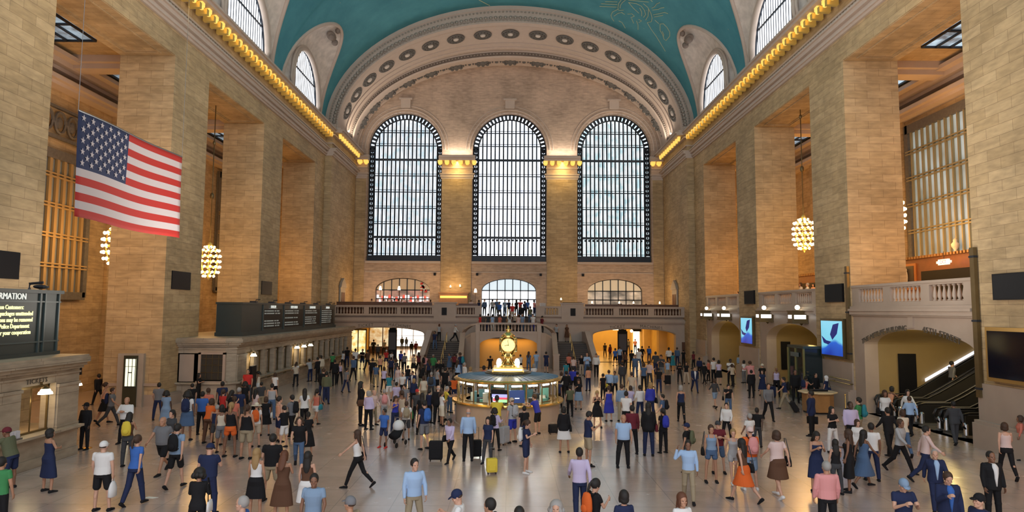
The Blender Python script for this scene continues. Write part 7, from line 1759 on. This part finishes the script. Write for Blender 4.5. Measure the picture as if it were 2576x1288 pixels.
for i, l in enumerate(labels):
    if l in done: PEOPLE[i][0]['label'] = l; continue
    r = PEOPLE[i][1]; n = nearest(i); sd = 'left' if r['pos'][0]/r['pos'][1] < n['pos'][0]/n['pos'][1] else 'right'
    nt = f'{cw(n["top"][1])} {TOPW[n["top"][0]].split()[-1]}'; tp = f"{cw(r['top'][1])} {TOPW[r['top'][0]].replace('long-sleeved ', '')}"
    opts = [f'person in {clothes(r)}, just {sd} of someone in {nt}', f'person in {tp}, {ACT[r["pose"]]} just {sd} of someone in {nt}', f'{headw(r)} person in {tp} just {sd} of someone in {nt}'.replace('hair person', 'haired person'), f'person in {clothes(r)} beside {nt}', f'person in {tp}, {where(r)}, beside {nt}']
    for q in opts:
        if len(q.split()) <= 16 and q not in done: l = q; break
    labels[i] = l; done.add(l); PEOPLE[i][0]['label'] = l
BN = dict(backpack='backpack', shoulder='shoulder bag', tote='tote bag', plastic='plastic bag', briefcase='briefcase')
used = set()
for (kind, col), t, M, J, r, k, rz in BAGS:
    b = thing({'backpack': 'backpack', 'shoulder': 'shoulder_bag', 'tote': 'tote_bag', 'plastic': 'plastic_bag', 'briefcase': 'briefcase'}[kind], '', BN[kind].split()[-1] if kind != 'backpack' else 'backpack')
    if kind == 'backpack': p = M@J['T'](.30, -.175); 
    elif kind == 'shoulder': sx = J['shR'].x+.10; p = M@Vector((sx, J['T'](0).y-.02, J['hpR'].z+.04))
    else: p = M@(J['wrR']+J['hdR']*.09)
    b.location = p; b.rotation_euler = (0, 0, R(rz)); b.scale = (k, k, k)
    for i, (nm, me) in enumerate(bag_mesh(kind)):
        o = bpy.data.objects.new(nm, me); COL.objects.link(o); o.parent = b; o.material_slots[0].link = 'OBJECT'; o.material_slots[0].material = cm(col if i == 0 or kind in ('plastic', 'tote') else ('black' if col != 'black' else 'darkgrey'))
    verb = {'backpack': 'on the back of', 'shoulder': 'at the side of', 'tote': 'in the hand of', 'plastic': 'in the hand of', 'briefcase': 'in the hand of'}[kind]
    l = f'{cw(col)} {BN[kind]} {verb} the person in {cw(r["top"][1])} {TOPW[r["top"][0]].split()[-1]} {where(r)}'
    if len(l.split()) > 16 or l in used: l = f'{cw(col)} {BN[kind]} {verb} person in {clothes(r)}'
    if l in used: l = f'{cw(col)} {BN[kind]} of {headw(r)} person in {clothes(r)}'
    l = ' '.join(l.split()[:16]); used.add(l); b['label'] = l
# luggage
def sc(px, py, rz, col, label, **k):
    p = hitz(px, py); return suitcase(p.x, p.y, rz, col, label, **k)
sc(1096, 1160, 0, 'black', 'large upright black suitcase left of the booth front, handle raised', w=.46, h=.62)
sc(1198, 1152, 10, 'black', 'upright black suitcase behind the light blue shirted man before the booth', w=.36, h=.56)
sc(1237, 1192, 10, 'yellow', 'small bright yellow suitcase standing in front of the booth', w=.34, h=.42, handle=.3)
sc(1268, 1118, 60, 'lightgrey', 'silver grey suitcase standing against the front of the booth', w=.5, h=.62, handle=.1)
sc(2006, 1038, 80, 'black', 'tilted black suitcase rolled by the walking man at right', w=.4, h=.55, tilt=-28)
sc(1680, 968, 0, 'black', 'black upright suitcase alone before the far gate arch', w=.4, h=.6, handle=.1)
sc(1943, 1000, 20, 'navy', 'navy suitcase beside the help desk queue', w=.4, h=.6, handle=.2)
sc(1392, 1092, 15, 'black', 'small black bag case at the right foot of the booth', w=.4, h=.34, handle=.05)
# pram
p = hitz(995, 1122); t = thing('pram', 'white and black folding pram on the floor left of the booth', 'pram', (p.x, p.y, 0), R(160))
MB().loft([ring(Vector((0, y_, z_)), .2, .16, Vector((1, 0, 0)), Vector((0, .5, .86)), 12) for y_, z_ in ((-.25, .55), (-.05, .42), (.2, .38))]).build('seat', cm('black'), t, smooth=True)
MB().ball((0, -.2, .72), (.22, .24, .22), 14, 10).build('hood', cm('white'), t, smooth=True)
fr = MB()
for sx in (-1, 1): fr.tube([(sx*.24, -.45, .98), (sx*.24, -.2, .6), (sx*.24, .35, .1)], .014, 6); fr.tube([(sx*.24, -.1, .5), (sx*.24, -.35, .1)], .014, 6)
fr.tube([(-.24, -.45, .98), (.24, -.45, .98)], .018, 6); fr.build('frame', GREY, t)
for sx in (-1, 1):
    for yy in (.35, -.35): w = MB().lathe(0, 0, [(.09, -.015), (.1, 0), (.09, .015)], 14).build('wheel', BLACK, t); w.location = (sx*.24, yy, .1); w.rotation_euler = (0, R(90), 0)
